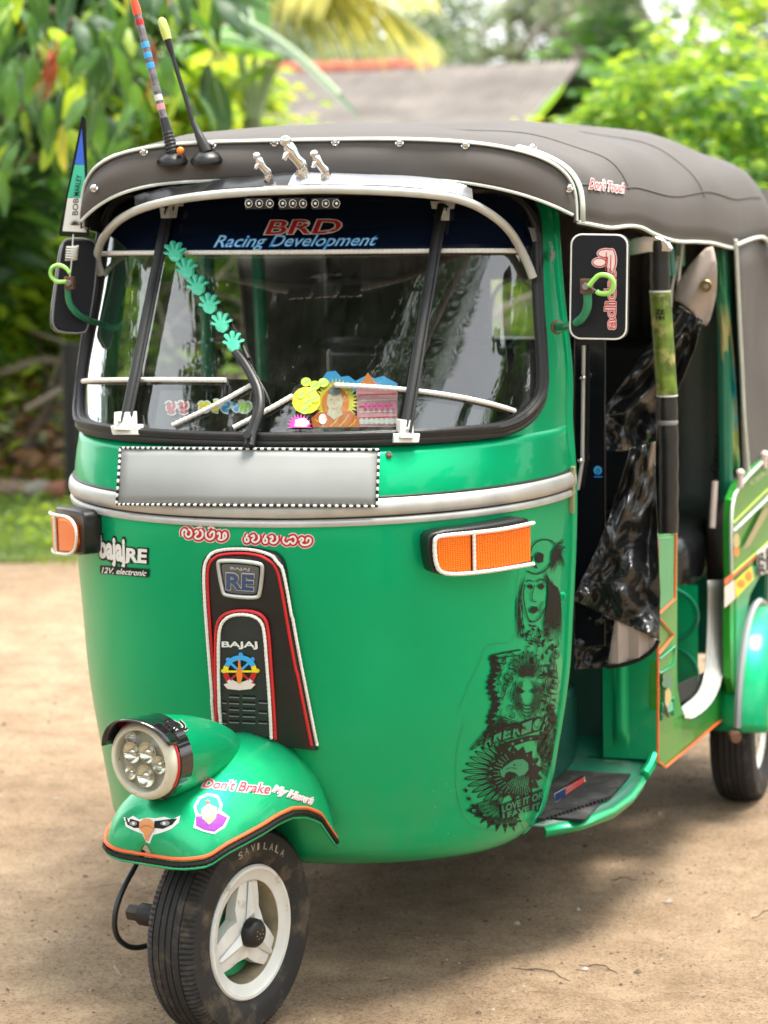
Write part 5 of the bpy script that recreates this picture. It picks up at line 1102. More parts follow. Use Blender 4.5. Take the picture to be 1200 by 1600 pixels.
mb = MB(); mb.grid([[fender_pt(f, -1 + 2 * k / 28) for k in range(29)] for f in ff], flip=False)
fend = mb.build('mudguard', GREEN, fw, sharp=60, solid=.004); fproj_mb = mb
edge = [fender_pt(f, 1, .0) for f in ff] + [fender_pt(f, -1, .0) for f in reversed(ff)]
def push(P, o, dz): 
    out = []
    for p in P:
        q = Vector((p.x, p.y, 0)); c0_ = wl(.08, 0, 0); dd = (q - Vector((c0_.x, c0_.y, 0))).normalized(); out.append(p + dd * o + WZ * dz)
    return out
mb = MB(); mb.tube(push(edge, .002, .012), .0036, 6); mb.build('orange_trim', ORTRIM, fend)
mb = MB(); cord(mb, push(edge, .003, .002), .0055, .009); mb.build('black_cord', INK, fend)
mb = MB(); mb.tube(push(edge, .001, -.006), .003, 6); mb.build('green_hem', GREEN, fend)
# headlight nacelle
HC = wl(.242, .004, .587); HAX = (WF + WZ * -.04 + WS * -.02).normalized()
mb = MB(); nac = []
for k in range(15):
    t = k / 14; c = HC.lerp(wl(-.03, 0, .560), t) - HAX * 0; r = .074 * (1 - t**1.9) ** .62 + .004
    nac.append([c + (WS * cos(a) * r * 1.0 + WZ * sin(a) * r) for a in [2 * pi * q / 32 for q in range(32)]])
mb.grid(nac, GREEN, cu=True); nacelle = mb.build('headlight_nacelle', GREEN, fend, sharp=60)
hl = empty('headlight', HC, parent=fw)
mb = MB(); mb.lathe([(.0745, -.03), (.078, -.028), (.0785, .006), (.074, .010)], HC, HAX, 48); mb.build('black_band', GLOSSB, hl, sharp=40)
BEZ = mat('bezel_cream', (.60, .58, .46), .4, coat=.3, var=.1, vs=15, col2=(.05, .03, .02), c2=(.62, .66), s2=24)
mb = MB(); mb.lathe([(.0735, .008), (.0735, .018), (.070, .026), (.064, .030), (.059, .030), (.057, .026), (.0565, .018)], HC, HAX, 48); mb.build('bezel', BEZ, hl, sharp=50)
mb = MB(); mb.tube([HC + HAX * .012 + (WS * cos(a) + WZ * sin(a)) * .0752 for a in np.linspace(-.6, 2.4, 40)], .002, 6); mb.build('red_band', REDT, hl)
REFL = mat('reflector', (.80, .80, .74), .22, metal=1)
mb = MB(); mb.lathe([(.0, .008), (.057, .008), (.058, .022)], HC, HAX, 40); mb.build('reflector_bowl', mat('bowl_cream', (.50, .50, .42), .35, coat=.3), hl)
for i, (sx_, sz_, r_) in enumerate(((-.026, .012, .019), (.010, .016, .019), (.036, -.004, .016), (-.030, -.026, .012), (.004, -.028, .020), (-.028, .042, .011))):
    mb = MB(); q = HC + WS * sx_ + WZ * sz_ + HAX * .009; mb.lathe([(.001, .001), (r_ * .5, .002), (r_ * .8, .006), (r_, .012), (r_ + .0012, .012)], q, HAX, 20, REFL); mb.sphere(q + HAX * .006, r_ * .42, 7, CHROME); mb.box(q + HAX * .011, (r_ * 1.6, .002, .0016), None, GREY); mb.build('lamp_cell', None, hl)
mb = MB(); mb.lathe([(.0, .034), (.02, .0335), (.04, .031), (.058, .026)], HC, HAX, 40); mb.build('lens', LAMPG, hl)
mb = MB(); rows = []
for o, r, d in ((0, .0775, .0), (1, .079, .02), (2, .082, .045), (3, .084, .068)):
    rows.append([HC + HAX * (d - (.03 * abs(t - .5) * 2 * (o / 3))) + (WS * cos(a) + WZ * sin(a)) * r for t, a in [(k / 24, radians(22 + 136 * k / 24 + 6)) for k in range(25)]])
mb.grid(rows); mb.build('lamp_visor', GLOSSB, hl, solid=.0025)
fm = MB(); fm.add(fproj_mb.v, fproj_mb.f); fproj = meshproj(fm)
# stickers on the mudguard
s2 = Sticker(fproj, .003, .0004)
for m_, bd_ in ((SWHITE, .10), (PINK, .055), (RED, -.005)):
    s2.text("Don't Brake", (318, 1219), (420, 1226), (420, 1242), (316, 1232), m_, bold=bd_, shear=.35); s2.text('My Heart', (427, 1228), (487, 1247), (484, 1261), (424, 1241), m_ if m_ is not RED else PALEP, bold=bd_, shear=.3)
s2.build('script_sticker', fend, 'pink and white script sticker above the wheel')
s2 = Sticker(fproj, .003, .0004, 8)
s2.poly([(194.8, 1277.2), (202.2, 1280.0), (209.6, 1275.4), (218.8, 1280.9), (231.6, 1278.1), (244.5, 1279.0), (257.4, 1277.2), (270.3, 1280.9), (282.2, 1275.4), (279.5, 1286.4), (268.4, 1295.6), (253.7, 1301.1), (240.8, 1304.8), (235.3, 1317.7), (229.8, 1315.8), (224.3, 1303.0), (209.6, 1297.4), (198.5, 1291.9)], SWHITE)
s2.poly([(197.6, 1279.0), (209.6, 1280.9), (220.6, 1284.6), (222.4, 1293.8), (211.4, 1293.8), (201.3, 1289.2)], INK); s2.poly([(242.7, 1283.6), (259.2, 1281.8), (277.6, 1280.0), (270.3, 1289.2), (255.6, 1295.6), (242.7, 1293.8)], INK)
s2.disc((210.5, 1287.3), 6, GREY, 3.5); s2.disc((259.2, 1287.3), 7, GREY, 3.5); s2.disc((211.4, 1287.3), 2.2, SWHITE); s2.disc((258.3, 1287.3), 2.4, SWHITE)
s2.poly([(220.6, 1286.4), (228.0, 1280.0), (237.2, 1280.9), (243.6, 1288.2), (242.7, 1297.4), (237.2, 1303.0), (233.5, 1314.9), (229.8, 1312.2), (227.0, 1301.1), (220.6, 1295.6)], mat('beak', (.62, .26, .09), .4)); s2.stroke([(222.4, 1293.8), (231.6, 1289.2), (242.7, 1294.7)], 1.3, BROWN)
s2.build('eagle_eye_sticker', fend, 'eagle eyes and beak sticker on the mudguard tip')
s2 = Sticker(fproj, .003, .0004, 8)      # a plain purple and green shield in the place of the cartoon face
s2.poly([(302, 1262), (310, 1247), (324, 1241), (340, 1244), (347, 1258), (345, 1268), (358, 1278), (350, 1294), (334, 1304), (318, 1300), (302, 1294), (306, 1276)], SWHITE)
s2.poly([(306, 1262), (313, 1250), (325, 1245), (338, 1248), (343, 1260), (338, 1272), (322, 1276), (310, 1272)], TEAL); s2.poly([(306, 1277), (318, 1276), (340, 1272), (354, 1279), (347, 1291), (334, 1300), (318, 1297), (306, 1291)], mat('sticker_purple', (.26, .03, .36), .4))
s2.poly([(314, 1266), (325, 1258), (338, 1264), (336, 1280), (326, 1290), (316, 1280)], mat('sticker_peach', (.75, .45, .22), .4)); s2.star((324, 1255), 4, RED)
s2.build('shield_sticker', fend, 'small green and purple sticker on the mudguard')
nm = MB(); nm.add(*[nac and [p for r in nac for p in r], [(i * 32 + j, i * 32 + (j + 1) % 32, (i + 1) * 32 + (j + 1) % 32, (i + 1) * 32 + j) for i in range(14) for j in range(32)]]); nproj = meshproj(nm)
s2 = Sticker(nproj, .002, .0004, 8)
for a in ([(262, 1126), (272, 1130), (280, 1134)], [(270, 1128), (276, 1136), (272, 1141)], [(280, 1128), (288, 1136), (284, 1141)], [(276, 1138), (288, 1142), (291, 1139)]): s2.stroke(a, 5.5, SWHITE)
s2.off += .0005
for a in ([(262, 1126), (272, 1130), (280, 1134)], [(270, 1128), (276, 1136), (272, 1141)], [(280, 1128), (288, 1136), (284, 1141)], [(276, 1138), (288, 1142), (291, 1139)]): s2.stroke(a, 3.4, INK)
s2.build('swirl_sticker', nacelle)

# ============================================================ canvas roof
def ix(x, xs, ys): return float(np.interp(x, xs, ys))
RY = [.0, .04, .12, .4, .8, 1.2, 1.6, 1.85, 2.0, 2.08, 2.13, 2.16]
def roof_sec(d):
    """d metres behind the front edge: half width, eave height, crown height, roundness"""
    return (ix(d, [0, .12, .5, 1.0, 1.9, 2.16], [.572, .592, .612, .632, .652, .648]), ix(d, [0, .5, 1.1, 1.8, 2.16], [1.532, 1.500, 1.452, 1.425, 1.42]),
            ix(d, [0, .06, .3, .7, 1.7, 1.95, 2.08, 2.16], [1.699, 1.712, 1.728, 1.737, 1.735, 1.70, 1.63, 1.56]), ix(d, [0, .3, 2.16], [3.7, 3.1, 2.9]))
def roof_pt(d, a, off=0.):
    W, ze, zt, mm = roof_sec(d); e = 2 / mm; s, c = sin(a), max(0, cos(a)); x = (W + off) * math.copysign(abs(s)**e, s); x *= (1 if x > 0 else ix(d, [0, .5, 1.0], [.785, .88, .96]))
    yf = .372 + .15 * (abs(x) / .6)**4.2 * max(0, 1 - d / .6); wob = .007 * sin(d * 9 + a * 2.5) * min(1, d * 4) + .003 * sin(a * 11 + d * 5) * min(1, d * 3)
    sag = -.007 * (1 - abs(sin(pi * (d - .05) / .62))) * 0
    return Vector((x, yf + d, ze + (zt - ze + off) * c**e + wob + sag))
NA = 64; AA = [-H90 + pi * k / NA for k in range(NA + 1)]
mb = MB(); DD = [0, .01, .03, .06] + list(np.arange(.1, 2.0, .06)) + [2.0, 2.04, 2.08, 2.11, 2.14, 2.16]
rows = [[roof_pt(d, a) for a in AA] for d in DD]; mb.grid(rows, CANVAS, flip=True)
def zlow(x): return 1.624 - .088 * (abs(x) / .585)**4.6
val = []
for j in range(9):
    v = j / 8; r_ = []
    for k, a in enumerate(AA):
        p = roof_pt(0, a); q = Vector((p.x * .995, p.y - .012, min(p.z - .002, zlow(p.x if p.x > 0 else p.x / .785)))); o = Vector((0, -.010 * sin(pi * v) - .004 * v + .004 * sin(p.x * 23 + 1) * v * (1 - v) * 4, 0)); r_.append(p.lerp(q, v) + o)
    val.append(r_)
mb.grid(val, CANVAS); canopy = mb.build('canvas_roof', CANVAS, RICK, sharp=70); cproj = meshproj(mb)
md = canopy.modifiers.new('s', 'SOLIDIFY'); md.thickness = .0015; md.offset = 0
mb = MB(); mb.grid([[roof_pt(d, a, -.012) - Vector((0, 0, .006)) for a in AA] for d in DD[2:]], LINING); mb.build('roof_lining', LINING, RICK)
mb = MB()
mb.tube([val[0][k] + Vector((0, -.006, .002)) for k in range(NA + 1)], .006, 8, flat=.6); low = [val[8][k] + Vector((0, -.003, 0)) for k in range(2, NA - 1)]; mb.tube(low, .0034, 6)
for sg in (0, NA): mb.tube([roof_pt(d, AA[sg]) + Vector((.002 if sg else -.002, 0, -.001)) for d in np.arange(0, 1.62, .05)], .0042, 6)
SEAM = [roof_pt(.42, a, .002) for a in AA[10:-10]]
mb.build('white_piping', PIPING, canopy)
# side binding strip of the front corner
mb = MB()
for sg in (1, -1):
    mb = MB(); idx = [k for k in range(NA + 1) if AA[k] * sg > radians(42)]
    mb.grid([[roof_pt(.002 + dd, AA[k], .006) for dd in (-.004, .008, .020)] for k in idx]); mb.build('corner_binding', PIPING, canopy, solid=.002)
for (x, y) in ((150, 291), (227, 236), (333, 226), (430, 222), (525, 221), (625, 222), (727, 226), (830, 232), (886, 292)):
    mb = MB(); p = cproj(x, y + 2, .006); mb.sphere(p, .0062, 7, CHROME, sc=(1, .8, 1)); mb.lathe([(.0, 0), (.0085, 0), (.0085, .002), (.006, .003)], p + Vector((0, .002, -.002)), (0, -1, .3), 14, CHROME); mb.build('snap_stud', CHROME, canopy)
s2 = Sticker(cproj, .004, .0006); A = ((919, 280), (973, 288), (973, 302), (918, 295)); s2.text("Don't Touch", *A, SWHITE, bold=.09, shear=.3); s2.text("Don't Touch", *A, RED, bold=.02, shear=.3); s2.build('roof_sticker', canopy, 'small red script sticker on the side of the roof')
mb = MB(); mb.tube([roof_pt(d, radians(78) - d * .03, .001) for d in np.arange(.03, 1.9, .05)], .0022, 5); mb.tube([roof_pt(.42, a, .001) for a in AA[4:-4]], .0022, 5); mb.tube([roof_pt(1.15, a, .001) for a in AA[4:-4]], .0022, 5); mb.build('seam', CANVAS, canopy)
# rear canvas: side curtain behind the passenger opening and the back with its clear window
E0 = 2.16 + .372
def rear_x(z): return ix(z, [.86, 1.42], [.640, .648])
mb = MB()
for sg in (1, -1):
    rr_ = []
    for j in range(11):
        z = 1.44 - (1.44 - .80) * j / 10; r_ = []
        for k in range(13):
            s = k / 12; y0 = ix(z, [.80, 1.0, 1.46], [2.01, 1.92, 1.80]); y = y0 + (E0 - .02 - y0) * s; zt = z + (.0 if j else ix(y, [1.8, 2.05, 2.5], [-.0, .0, -.02]))
            r_.append(Vector((sg * (rear_x(z) + .006 * sin(s * 7 + j * .4)), y, zt)))
        rr_.append(r_)
    mb.grid(rr_, CANVAS, flip=sg > 0)
bk = [[Vector((.648 * (-1 + 2 * k / 24), E0 - .02 + .0 * z, z)) for k in range(25)] for z in (.8, 1.05, 1.09, 1.20, 1.32, 1.56)]
o = []
for j in range(5):
    for k in range(24):
        x = .648 * (-1 + 2 * (k + .5) / 24)
        if j in (2, 3) and -.17 < x < -.01: continue
        o.append([bk[j][k], bk[j][k + 1], bk[j + 1][k + 1], bk[j + 1][k]])
for q in o: mb.add(q, [(0, 1, 2, 3)], CANVAS)
mb.build('rear_canvas', CANVAS, RICK, solid=.003)
mb = MB(); P = smooth([(-.16, E0 - .03, 1.09), (-.02, E0 - .03, 1.09), (-.02, E0 - .03, 1.32), (-.16, E0 - .03, 1.32)], 2, True); mb.tube(P, .006, 6, PIPING, closed=True); mb.prism(P, (0, .002, 0), CLEAR); mb.build('rear_window', CLEAR, RICK)
mb = MB(); mb.tube([(.652, ix(z, [.80, 1.0, 1.46], [2.01, 1.92, 1.80]), z) for z in np.linspace(.86, 1.45, 16)], .005, 6); mb.tube(smooth([(.654, 1.80, 1.437), (.656, 2.05, 1.447), (.656, 2.22, 1.442), (.655, 2.33, 1.40), (.652, 2.40, 1.31), (.65, 2.52, 1.27)], 2), .005, 6); mb.build('white_piping', PIPING, RICK)

# ============================================================ green header under the roof, visor and guard tube
mb = MB(); mb.grid([[body(-H90 + pi * k / 60, z, o) for k in range(61)] for z, o in ((1.605, .0), (1.612, .012), (1.618, .016), (1.64, .016), (1.66, .010))]); mb.build('green_header', GREEN, RICK)
gp = [(833, 434, .52), (826, 415, .515), (812, 385, .50), (795, 358, .46), (770, 336, .41), (735, 316, .37), (690, 305, .33), (620, 299, .29), (540, 296, .275), (480, 296, .27), (400, 299, .275), (320, 305, .295), (250, 316, .325), (205, 331, .37), (175, 352, .42), (157, 378, .47), (150, 405, .50), (158, 428, .52)]
tubep = smooth([at(x, y, 'y', v) for x, y, v in gp], 2); mb = MB(); mb.tube(tubep, .0088, 10); gt = mb.build('guard_tube', CREAM, RICK)
mb = MB()
def zbk(p): return Vector((p.x * 1.0, .352 + .1 * abs(p.x)**2, p.z + .020))
mid = [p for p in tubep if p.z > 1.565]; n = len(mid)
sh = []
for j in range(7):
    v = j / 6; sh.append([p.lerp(zbk(p), v) + Vector((0, 0, .010 + .012 * sin(pi * v) * (.5 + .5 * sin(p.x * 14 + 1)) + .006 * sin(p.x * 47) * (1 if p.x < -.05 else .1) * sin(pi * v))) for p in mid])
iw = [i for i, p in enumerate(mid) if p.x > .03]; ib = [i for i, p in enumerate(mid) if p.x <= .06]
VIS = mat('visor_pale', (.5, .52, .58), .25, coat=.5, metal=.4)
mb.grid([[r_[i] for i in iw] for r_ in sh], VIS); mb.build('visor_sheet', VIS, RICK)
mb = MB(); mb.grid([[r_[i] for i in ib] for r_ in sh], SHEET); mb.build('visor_wrap', SHEET, RICK)
# bracket near the right end
mb = MB(); f3 = lambda x, y, o: bp(x, y, o)
mb.prism([f3(832, 392, .045), f3(858, 392, .012), f3(858, 404, .012), f3(832, 408, .045)], Vector((0, .006, 0))); mb.sphere(f3(851, 398, .016), .004, 5, GREY); mb.prism([f3(820, 355, .01), f3(830, 357, .01), f3(836, 376, .01), f3(827, 378, .01)], Vector((0, -.004, 0))); mb.build('bracket', CLAMP, RICK)
# strip of small lamps under the tube
for gi, (x0, x1) in enumerate(((381, 428), (434, 480), (485, 532))):
    bx = empty('lamp_strip', at((x0 + x1) / 2, 318, 'y', .272), parent=RICK); mb = MB(); c = at((x0 + x1) / 2, 318, 'y', .277)
    mb.box(c, (.055, .012, .022)); mb.build('housing', BLACK, bx, bevel=.002)
    for k in range(3):
        q = at(x0 + 8 + k * (x1 - x0 - 14) / 2, 318, 'y', .269); mb = MB(); mb.lathe([(.0018, .006), (.004, .004), (.0072, -.002), (.0078, -.002), (.0078, .003)], q, (0, 1, 0), 14, CHROME); mb.sphere(q, .003, 6, SWHITE); mb.build('lamp', None, bx)

# ---- three leaping chrome cats on the guard tube
def cat(cx, cy, s, lean):
    b = at(cx, cy, 'y', .285); X = Vector((-.75, -.55, 0)).normalized(); Z = Vector((0, 0, 1))
    def p(a, c, d=0.): return b + (X * a * .62 + Z * c * 1.28) * s + Vector((.55, -.75, 0)) * d * s
    mb = MB()
    mb.tube([p(-.55, .10), p(-.45, .30), p(-.28, .46), p(-.02, .58), p(.20, .74), p(.36, .90), p(.48, .98)], [v * s for v in (.12, .21, .22, .19, .22, .19, .13)], 10)
    mb.sphere(p(.50, 1.02), .20 * s, 8, sc=(1, .85, .9)); mb.tube([p(.52, 1.0), p(.66, .95), p(.72, .92)], [.15 * s, .12 * s, .08 * s], 8)
    for d in (-.07, .07):
        mb.sphere(p(.44, 1.13, d), .035 * s, 5); mb.tube([p(.26, .78, d), p(.46, .70, d * 1.2), p(.60, .56, d * 1.2), p(.68, .58, d * 1.2)], [.11 * s, .09 * s, .07 * s, .055 * s], 7)
        mb.tube([p(-.38, .36, d), p(-.20, .18, d * 1.4), p(-.42, .08, d * 1.4), p(-.34, -.02, d * 1.4)], [.16 * s, .12 * s, .075 * s, .06 * s], 7)
    mb.tube([p(-.55, .12), p(-.75, .05), p(-.9, .16)], [.04 * s, .03 * s, .015 * s], 6)
    mb.box(p(-.38, -.06), (.10 * s * 4, .10 * s * 3, .05 * s)); return mb
for cx, cy, s in ((412, 288, .042), (462, 284, .060), (502, 285, .042)):
    cat(cx, cy, s, 0).build('cat_ornament', CHROME, RICK, sharp=60)
mb = MB(); mb.box(at(455, 290, 'y', .29), (.075, .03, .006)); mb.build('ornament_base', CHROME, RICK, bevel=.002)

# ---- two stub aerials on the canvas
def aerial(base, mid_, tip, kind):
    g = empty('aerial', cproj(*base, .0), parent=RICK); b = cproj(*base, .0); m_ = at(*mid_, 'y', b.y + .01); t = at(*tip, 'y', b.y + .02)
    mb = MB(); mb.lathe([(0, .016), (.016, .014), (.026, .008), (.031, .002), (.031, -.004)], b + Vector((0, 0, .0)), (0, -.25, 1), 24); mb.lathe([(.033, .001), (.0345, -.002), (.033, -.007)], b, (0, -.25, 1), 24); mb.build('mount', BLACK, g, sharp=50)
    up = [b.lerp(m_, k / 12) + Vector((0, 0, .012 * (1 - k / 12))) for k in range(13)]
    mb = MB()
    if kind == 0:
        mb.tube([up[0].lerp(up[12], k / 40) for k in range(41)], [(.0125 - .0035 * k / 40) * (1 + (.10 if (k // 2) % 2 and k < 26 else 0)) for k in range(41)], 12); mb.build('ribbed_base', BLACK, g, sharp=30)
        mb = MB(); mb.tube([m_, t], .0075, 12); TB = glass('aerial_tube', (.50, .46, .50), 1.45, .12); rod = mb.build('tube', mat('tube_smoky', (.17, .15, .17), .25, coat=.4, var=.5, vs=60), g)
        for q, c_ in ((.16, RED), (.36, LBLUE), (.45, LBLUE), (.54, LBLUE), (.74, GREY), (.82, SWHITE), (.9, PINK)):
            u = t.lerp(m_, q); mb = MB(); d_ = (m_ - t).normalized(); mb.lathe([(.0079, -.006), (.0082, 0), (.0079, .006)], u, d_, 12); mb.build('ring_sticker', c_, rod)
        mb = MB(); d_ = (t - m_).normalized(); mb.lathe([(.0082, -.018), (.0085, .0), (.006, .018), (0, .022)], t + d_ * -.005, d_, 14); mb.build('tip', mat('aerial_tip_red', (.85, .08, .02), .3), g)
        mb = MB(); mb.sphere(b + Vector((.022, -.016, .018)), .008, 7); mb.build('button', ORG, g)
    else:
        mb.tube([up[k] for k in (0, 3, 7, 8, 12)], [.0125, .0115, .0085, .0070, .0055], 12); mb.tube([m_, m_.lerp(t, .98)], [.0045, .0045], 8); mb.tube([m_.lerp(t, .8), t], [.0048, .0085], 10); mb.build('ribbed_base', BLACK, g, sharp=30)
        mb = MB(); d_ = (t - m_).normalized(); mb.lathe([(.0086, 0), (.0095, .02), (.0085, .040), (.004, .046), (0, .047)], t, d_, 14); mb.build('tip', mat('aerial_tip_lime', (.62, .72, .16), .3, trans=.2), g)
aerial((271, 250), (256, 185), (211, 6), 0); aerial((324, 248), (301, 190), (262, 62), 1)

# ============================================================ mirrors
def rrect(cx, cy, w, h, r, n=6, rot=0.):
    P = []
    for sx_, sy_, a0 in ((1, -1, -90), (1, 1, 0), (-1, 1, 90), (-1, -1, 180)):
        for k in range(n + 1):
            a = radians(a0 + 90 * k / n); x = sx_ * (w / 2 - r) + r * cos(a); y = sy_ * (h / 2 - r) + r * sin(a); P.append((cx + x * cos(rot) - y * sin(rot), cy + x * sin(rot) + y * cos(rot)))
    return P
MIR = mat('mirror_shell', (.006, .007, .010), .55, spec=.25, var=.2, vs=60, bump=.25, bs=700)
def mirror(outline_, p0, nrm, thick):
    n = len(outline_); F = [at_plane(x, y, p0, nrm) for x, y in outline_]; cx = sum(p[0] for p in outline_) / n; cy = sum(p[1] for p in outline_) / n
    F2 = [at_plane(cx + (x - cx) * .94, cy + (y - cy) * .96, p0, nrm) + nrm * .006 for x, y in outline_]; B = [p - nrm * thick for p in F]
    mb = MB(); mb.add(B + F + F2, [(k, (k + 1) % n, n + (k + 1) % n, n + k) for k in range(n)] + [(n + k, n + (k + 1) % n, 2 * n + (k + 1) % n, 2 * n + k) for k in range(n)] + [tuple(range(2 * n, 3 * n)), tuple(range(n))[::-1]])
    return mb, F, F2
mo = empty('wing_mirror', at(868, 511, 'y', .53), parent=RICK)
nr = Vector((.10, -.99, .05)).normalized(); p0 = at(938, 448, 'y', .46)
mb, F, F2 = mirror(rrect(936, 448, 90, 166, 17, rot=.015), p0, nr, .022); sh_ = mb.build('mirror_shell', MIR, mo, sharp=40, label='right-hand mirror shell'); mproj = meshproj(mb)
mb = MB(); F3 = [at_plane(x, y, p0, nr) + nr * .004 for x, y in rrect(936, 448, 87, 162, 16, rot=.015)]; cord(mb, F3 + [F3[0]], .0022, .006); mb.build('cord', WHITE, sh_)
mb = MB(); mb.prism([p - nr * .0225 for p in F2], nr * -.002); mb.build('mirror_glass', CHROME, sh_)
s2 = Sticker(mproj, .0012, .0004, 7)
for i, (m_, bd_) in enumerate(((PALEP, .065), (RED, .035), (PALEP, -.018))):
    s2.text('adidas', (945, 513), (945, 422), (962, 422), (962, 513), m_, bold=bd_)
    k_ = (4.5, 2.8, 1.4)[i] if i < 2 else 0
    if i < 2:
        g_ = (3, 1.2)[i]
        for pts in () if True else ([(958 + g_, 424), (958 + g_, 402), (962 + g_, 394), (962, 388 - g_), (950, 388 - g_ + 2), (934 - g_, 386 - g_), (934 - g_, 391), (940, 402), (930 - g_, 404), (926 - g_ + 2, 410), (938, 418), (944, 424)],): s2.poly(pts, m_)
for m_, g_ in ((PALEP, 2.5), (RED, 1.2), (PALEP, -.5)):
    for c_, rx, ry in (((947, 396), 12, 6), ((937, 410), 10, 6), ((956, 407), 6, 17)): s2.disc(c_, rx + g_, m_, ry + g_)
for k in range(4): s2.stroke([(948 + 3.6 * k, 394 + 2 * k), (947 + 3.6 * k, 424)], 1.5, RED if k % 2 == 0 else PALEP, sm=0)
s2.build('logo_sticker', sh_, 'three leaf logo sticker with lower case lettering, turned on its side')
mb = MB(); P = smooth([at(870, 511, 'y', .52), at(886, 510, 'y', .48), at(905, 503, 'y', .44), at(917, 487, 'y', .425), at(919, 468, 'y', .42), at(916, 448, 'y', .425)], 2); mb.tube(P, .0085, 12, ARMG); mb.tube([P[-4], P[-1] + Vector((0, 0, .006))], .0098, 10, RUST); mb.lathe([(.0145, .0), (.0145, .006), (.011, .010)], P[0], (P[1] - P[0]), 14, RUST)
q = at(917, 447, 'y', .415); mb.box(q, (.024, .012, .028), None, RUST); mb.lathe([(0, .014), (.007, .014), (.007, .004)], q, (0, -1, 0), 6, GREY); mb.build('mirror_arm', None, mo, sharp=40)
mb = MB(); P = smooth([at(x, y, 'y', .40) for x, y in ((932, 455), (936, 459), (952, 459), (958, 451), (959, 438), (950, 430), (936, 429), (927, 438), (920, 447))], 2); mb.tube(P, .0048, 8, NEON); mb.tube([P[0], at(921, 447, 'y', .402)], .0016, 5, GREY); mb.build('hose_loop', None, mo)
# left mirror, seen edge-on from behind
mo = empty('wing_mirror', at(152, 505, 'y', .55), parent=RICK)
nl = Vector((.55, -.80, .12)).normalized(); p0 = at(118, 447, 'y', .46)
ol = smooth([(97, 380), (106, 373), (140, 374), (150, 381), (152, 398), (146, 460), (137, 512), (130, 521), (92, 519), (82, 508), (82, 490), (90, 430)], 1, True)
mb, F, F2 = mirror([tuple(p) for p in ol], p0, nl, .03); sh_ = mb.build('mirror_shell', MIR, mo, sharp=40, label='left-hand mirror shell')
mb = MB(); mb.tube([p + nl * .002 for p in F], .0022, 6, closed=True); mb.build('rim_line', GREY, sh_)
mb = MB(); mb.prism([p - nl * .0305 for p in F], nl * -.002); mb.build('mirror_glass', CHROME, sh_)
mb = MB(); P = smooth([at(156, 505, 'y', .52), at(138, 501, 'y', .46), at(118, 489, 'y', .42), at(107, 472, 'y', .405), at(106, 452, 'y', .405)], 2); mb.tube(P, .0068, 12, ARMG); mb.box(at(109, 442, 'y', .40), (.020, .014, .026), None, RUST); mb.lathe([(0, .014), (.0065, .014), (.0065, .004)], at(110, 442, 'y', .40), (0, -1, 0), 6, GREY); mb.build('mirror_arm', None, mo, sharp=40)
mb = MB(); P = smooth([at(x, y, 'y', .38) for x, y in ((104, 440), (88, 441), (78, 430), (80, 418), (92, 413), (104, 419), (109, 427))], 2); mb.tube(P, .0042, 8); mb.build('hose_loop', NEON, mo)

# ============================================================ cab: floor, box, seats, pillars, side panels
def flat(pts, ax, v, thick, name, m, parent=RICK, sm=0, label=None, bev=.002, curve=None):
    P = [at(x, y, ax, v) for x, y in (smooth(pts, sm, True) if sm else pts)]
    off = Vector((-thick, 0, 0)) if ax == 'x' else Vector((0, thick, 0)) if ax == 'y' else Vector((0, 0, -thick))
    mb = MB(); mb.prism(P, off, m); return mb.build(name, m, parent, label=label, bevel=bev, sharp=30)
def pxbox(name, x0, x1, y0, y1, z0, z1, m, bev=.006, parent=RICK):
    mb = MB(); mb.box(((x0 + x1) / 2, (y0 + y1) / 2, (z0 + z1) / 2), (x1 - x0, y1 - y0, z1 - z0)); return mb.build(name, m, parent, bevel=bev)
# floor pan and foot board with ribbed mat
mb = MB(); rows = []; FLG = mat('floor_green', (.001, .10, .055), .45, coat=.2, var=.3, vs=8, col2=(.08, .07, .05), c2=(.5, .8))
for y, xe, z in ((.56, .475, .290), (.64, .535, .290), (.74, .578, .292), (.86, .592, .296), (.97, .592, .30), (1.06, .585, .315), (1.10, .58, .36)):
    rows.append([Vector((-.42 + (.42 + xe) * k / 16, y, z)) for k in range(17)])
mb.grid(rows, FLG); mb.grid([[Vector((r_[-1].x, r_[-1].y, r_[-1].z)) , Vector((r_[-1].x + .007, r_[-1].y - .004, r_[-1].z - .008 - .004 * (i % 2))), Vector((r_[-1].x + .002, r_[-1].y, r_[-1].z - .022))] for i, r_ in enumerate(rows[:-1])], GREEN)
fl = mb.build('floor_pan', None, RICK, solid=.004)
MATB = mat('ribbed_mat', (.018, .018, .018), .75, var=.3, vs=20, col2=(.10, .095, .09), c2=(.5, .8), s2=18)
mb = MB()
for k in range(34):
    t = k / 33; y = .58 + .40 * t; xr = min(.575, .475 + .45 * (y - .56)); xl = .40 - .0 * t; mb.box(((xl + xr) / 2, y, .301 + .004 * t), (xr - xl - .02, .0075, .007))
mb.box((.47, .80, .2965), (.16, .38, .004)); mb.build('ribbed_mat', MATB, fl, kind='stuff')
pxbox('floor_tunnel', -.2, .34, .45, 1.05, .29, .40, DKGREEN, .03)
flat([(866, 1238), (872, 1252), (916, 1222), (912, 1210)], 'y', .66, .004, 'flag_sticker_backing', INK, fl)
s2 = Sticker(lambda x, y, o=0.: at(x, y, 'y', .655 - o), .0, .0008)
s2.poly([(866, 1240), (913, 1213), (915, 1221), (868, 1254)], SWHITE)
for k in range(4): s2.stroke([(884, 1231 + 3.6 * k), (913, 1214 + 2.6 * k)], 1.9, RED, sm=0)
s2.poly([(867, 1241), (884, 1231), (884, 1243), (868, 1253)], mat('flag_blue', (.02, .05, .2), .4)); s2.build('flag_sticker', fl, 'small striped flag sticker')
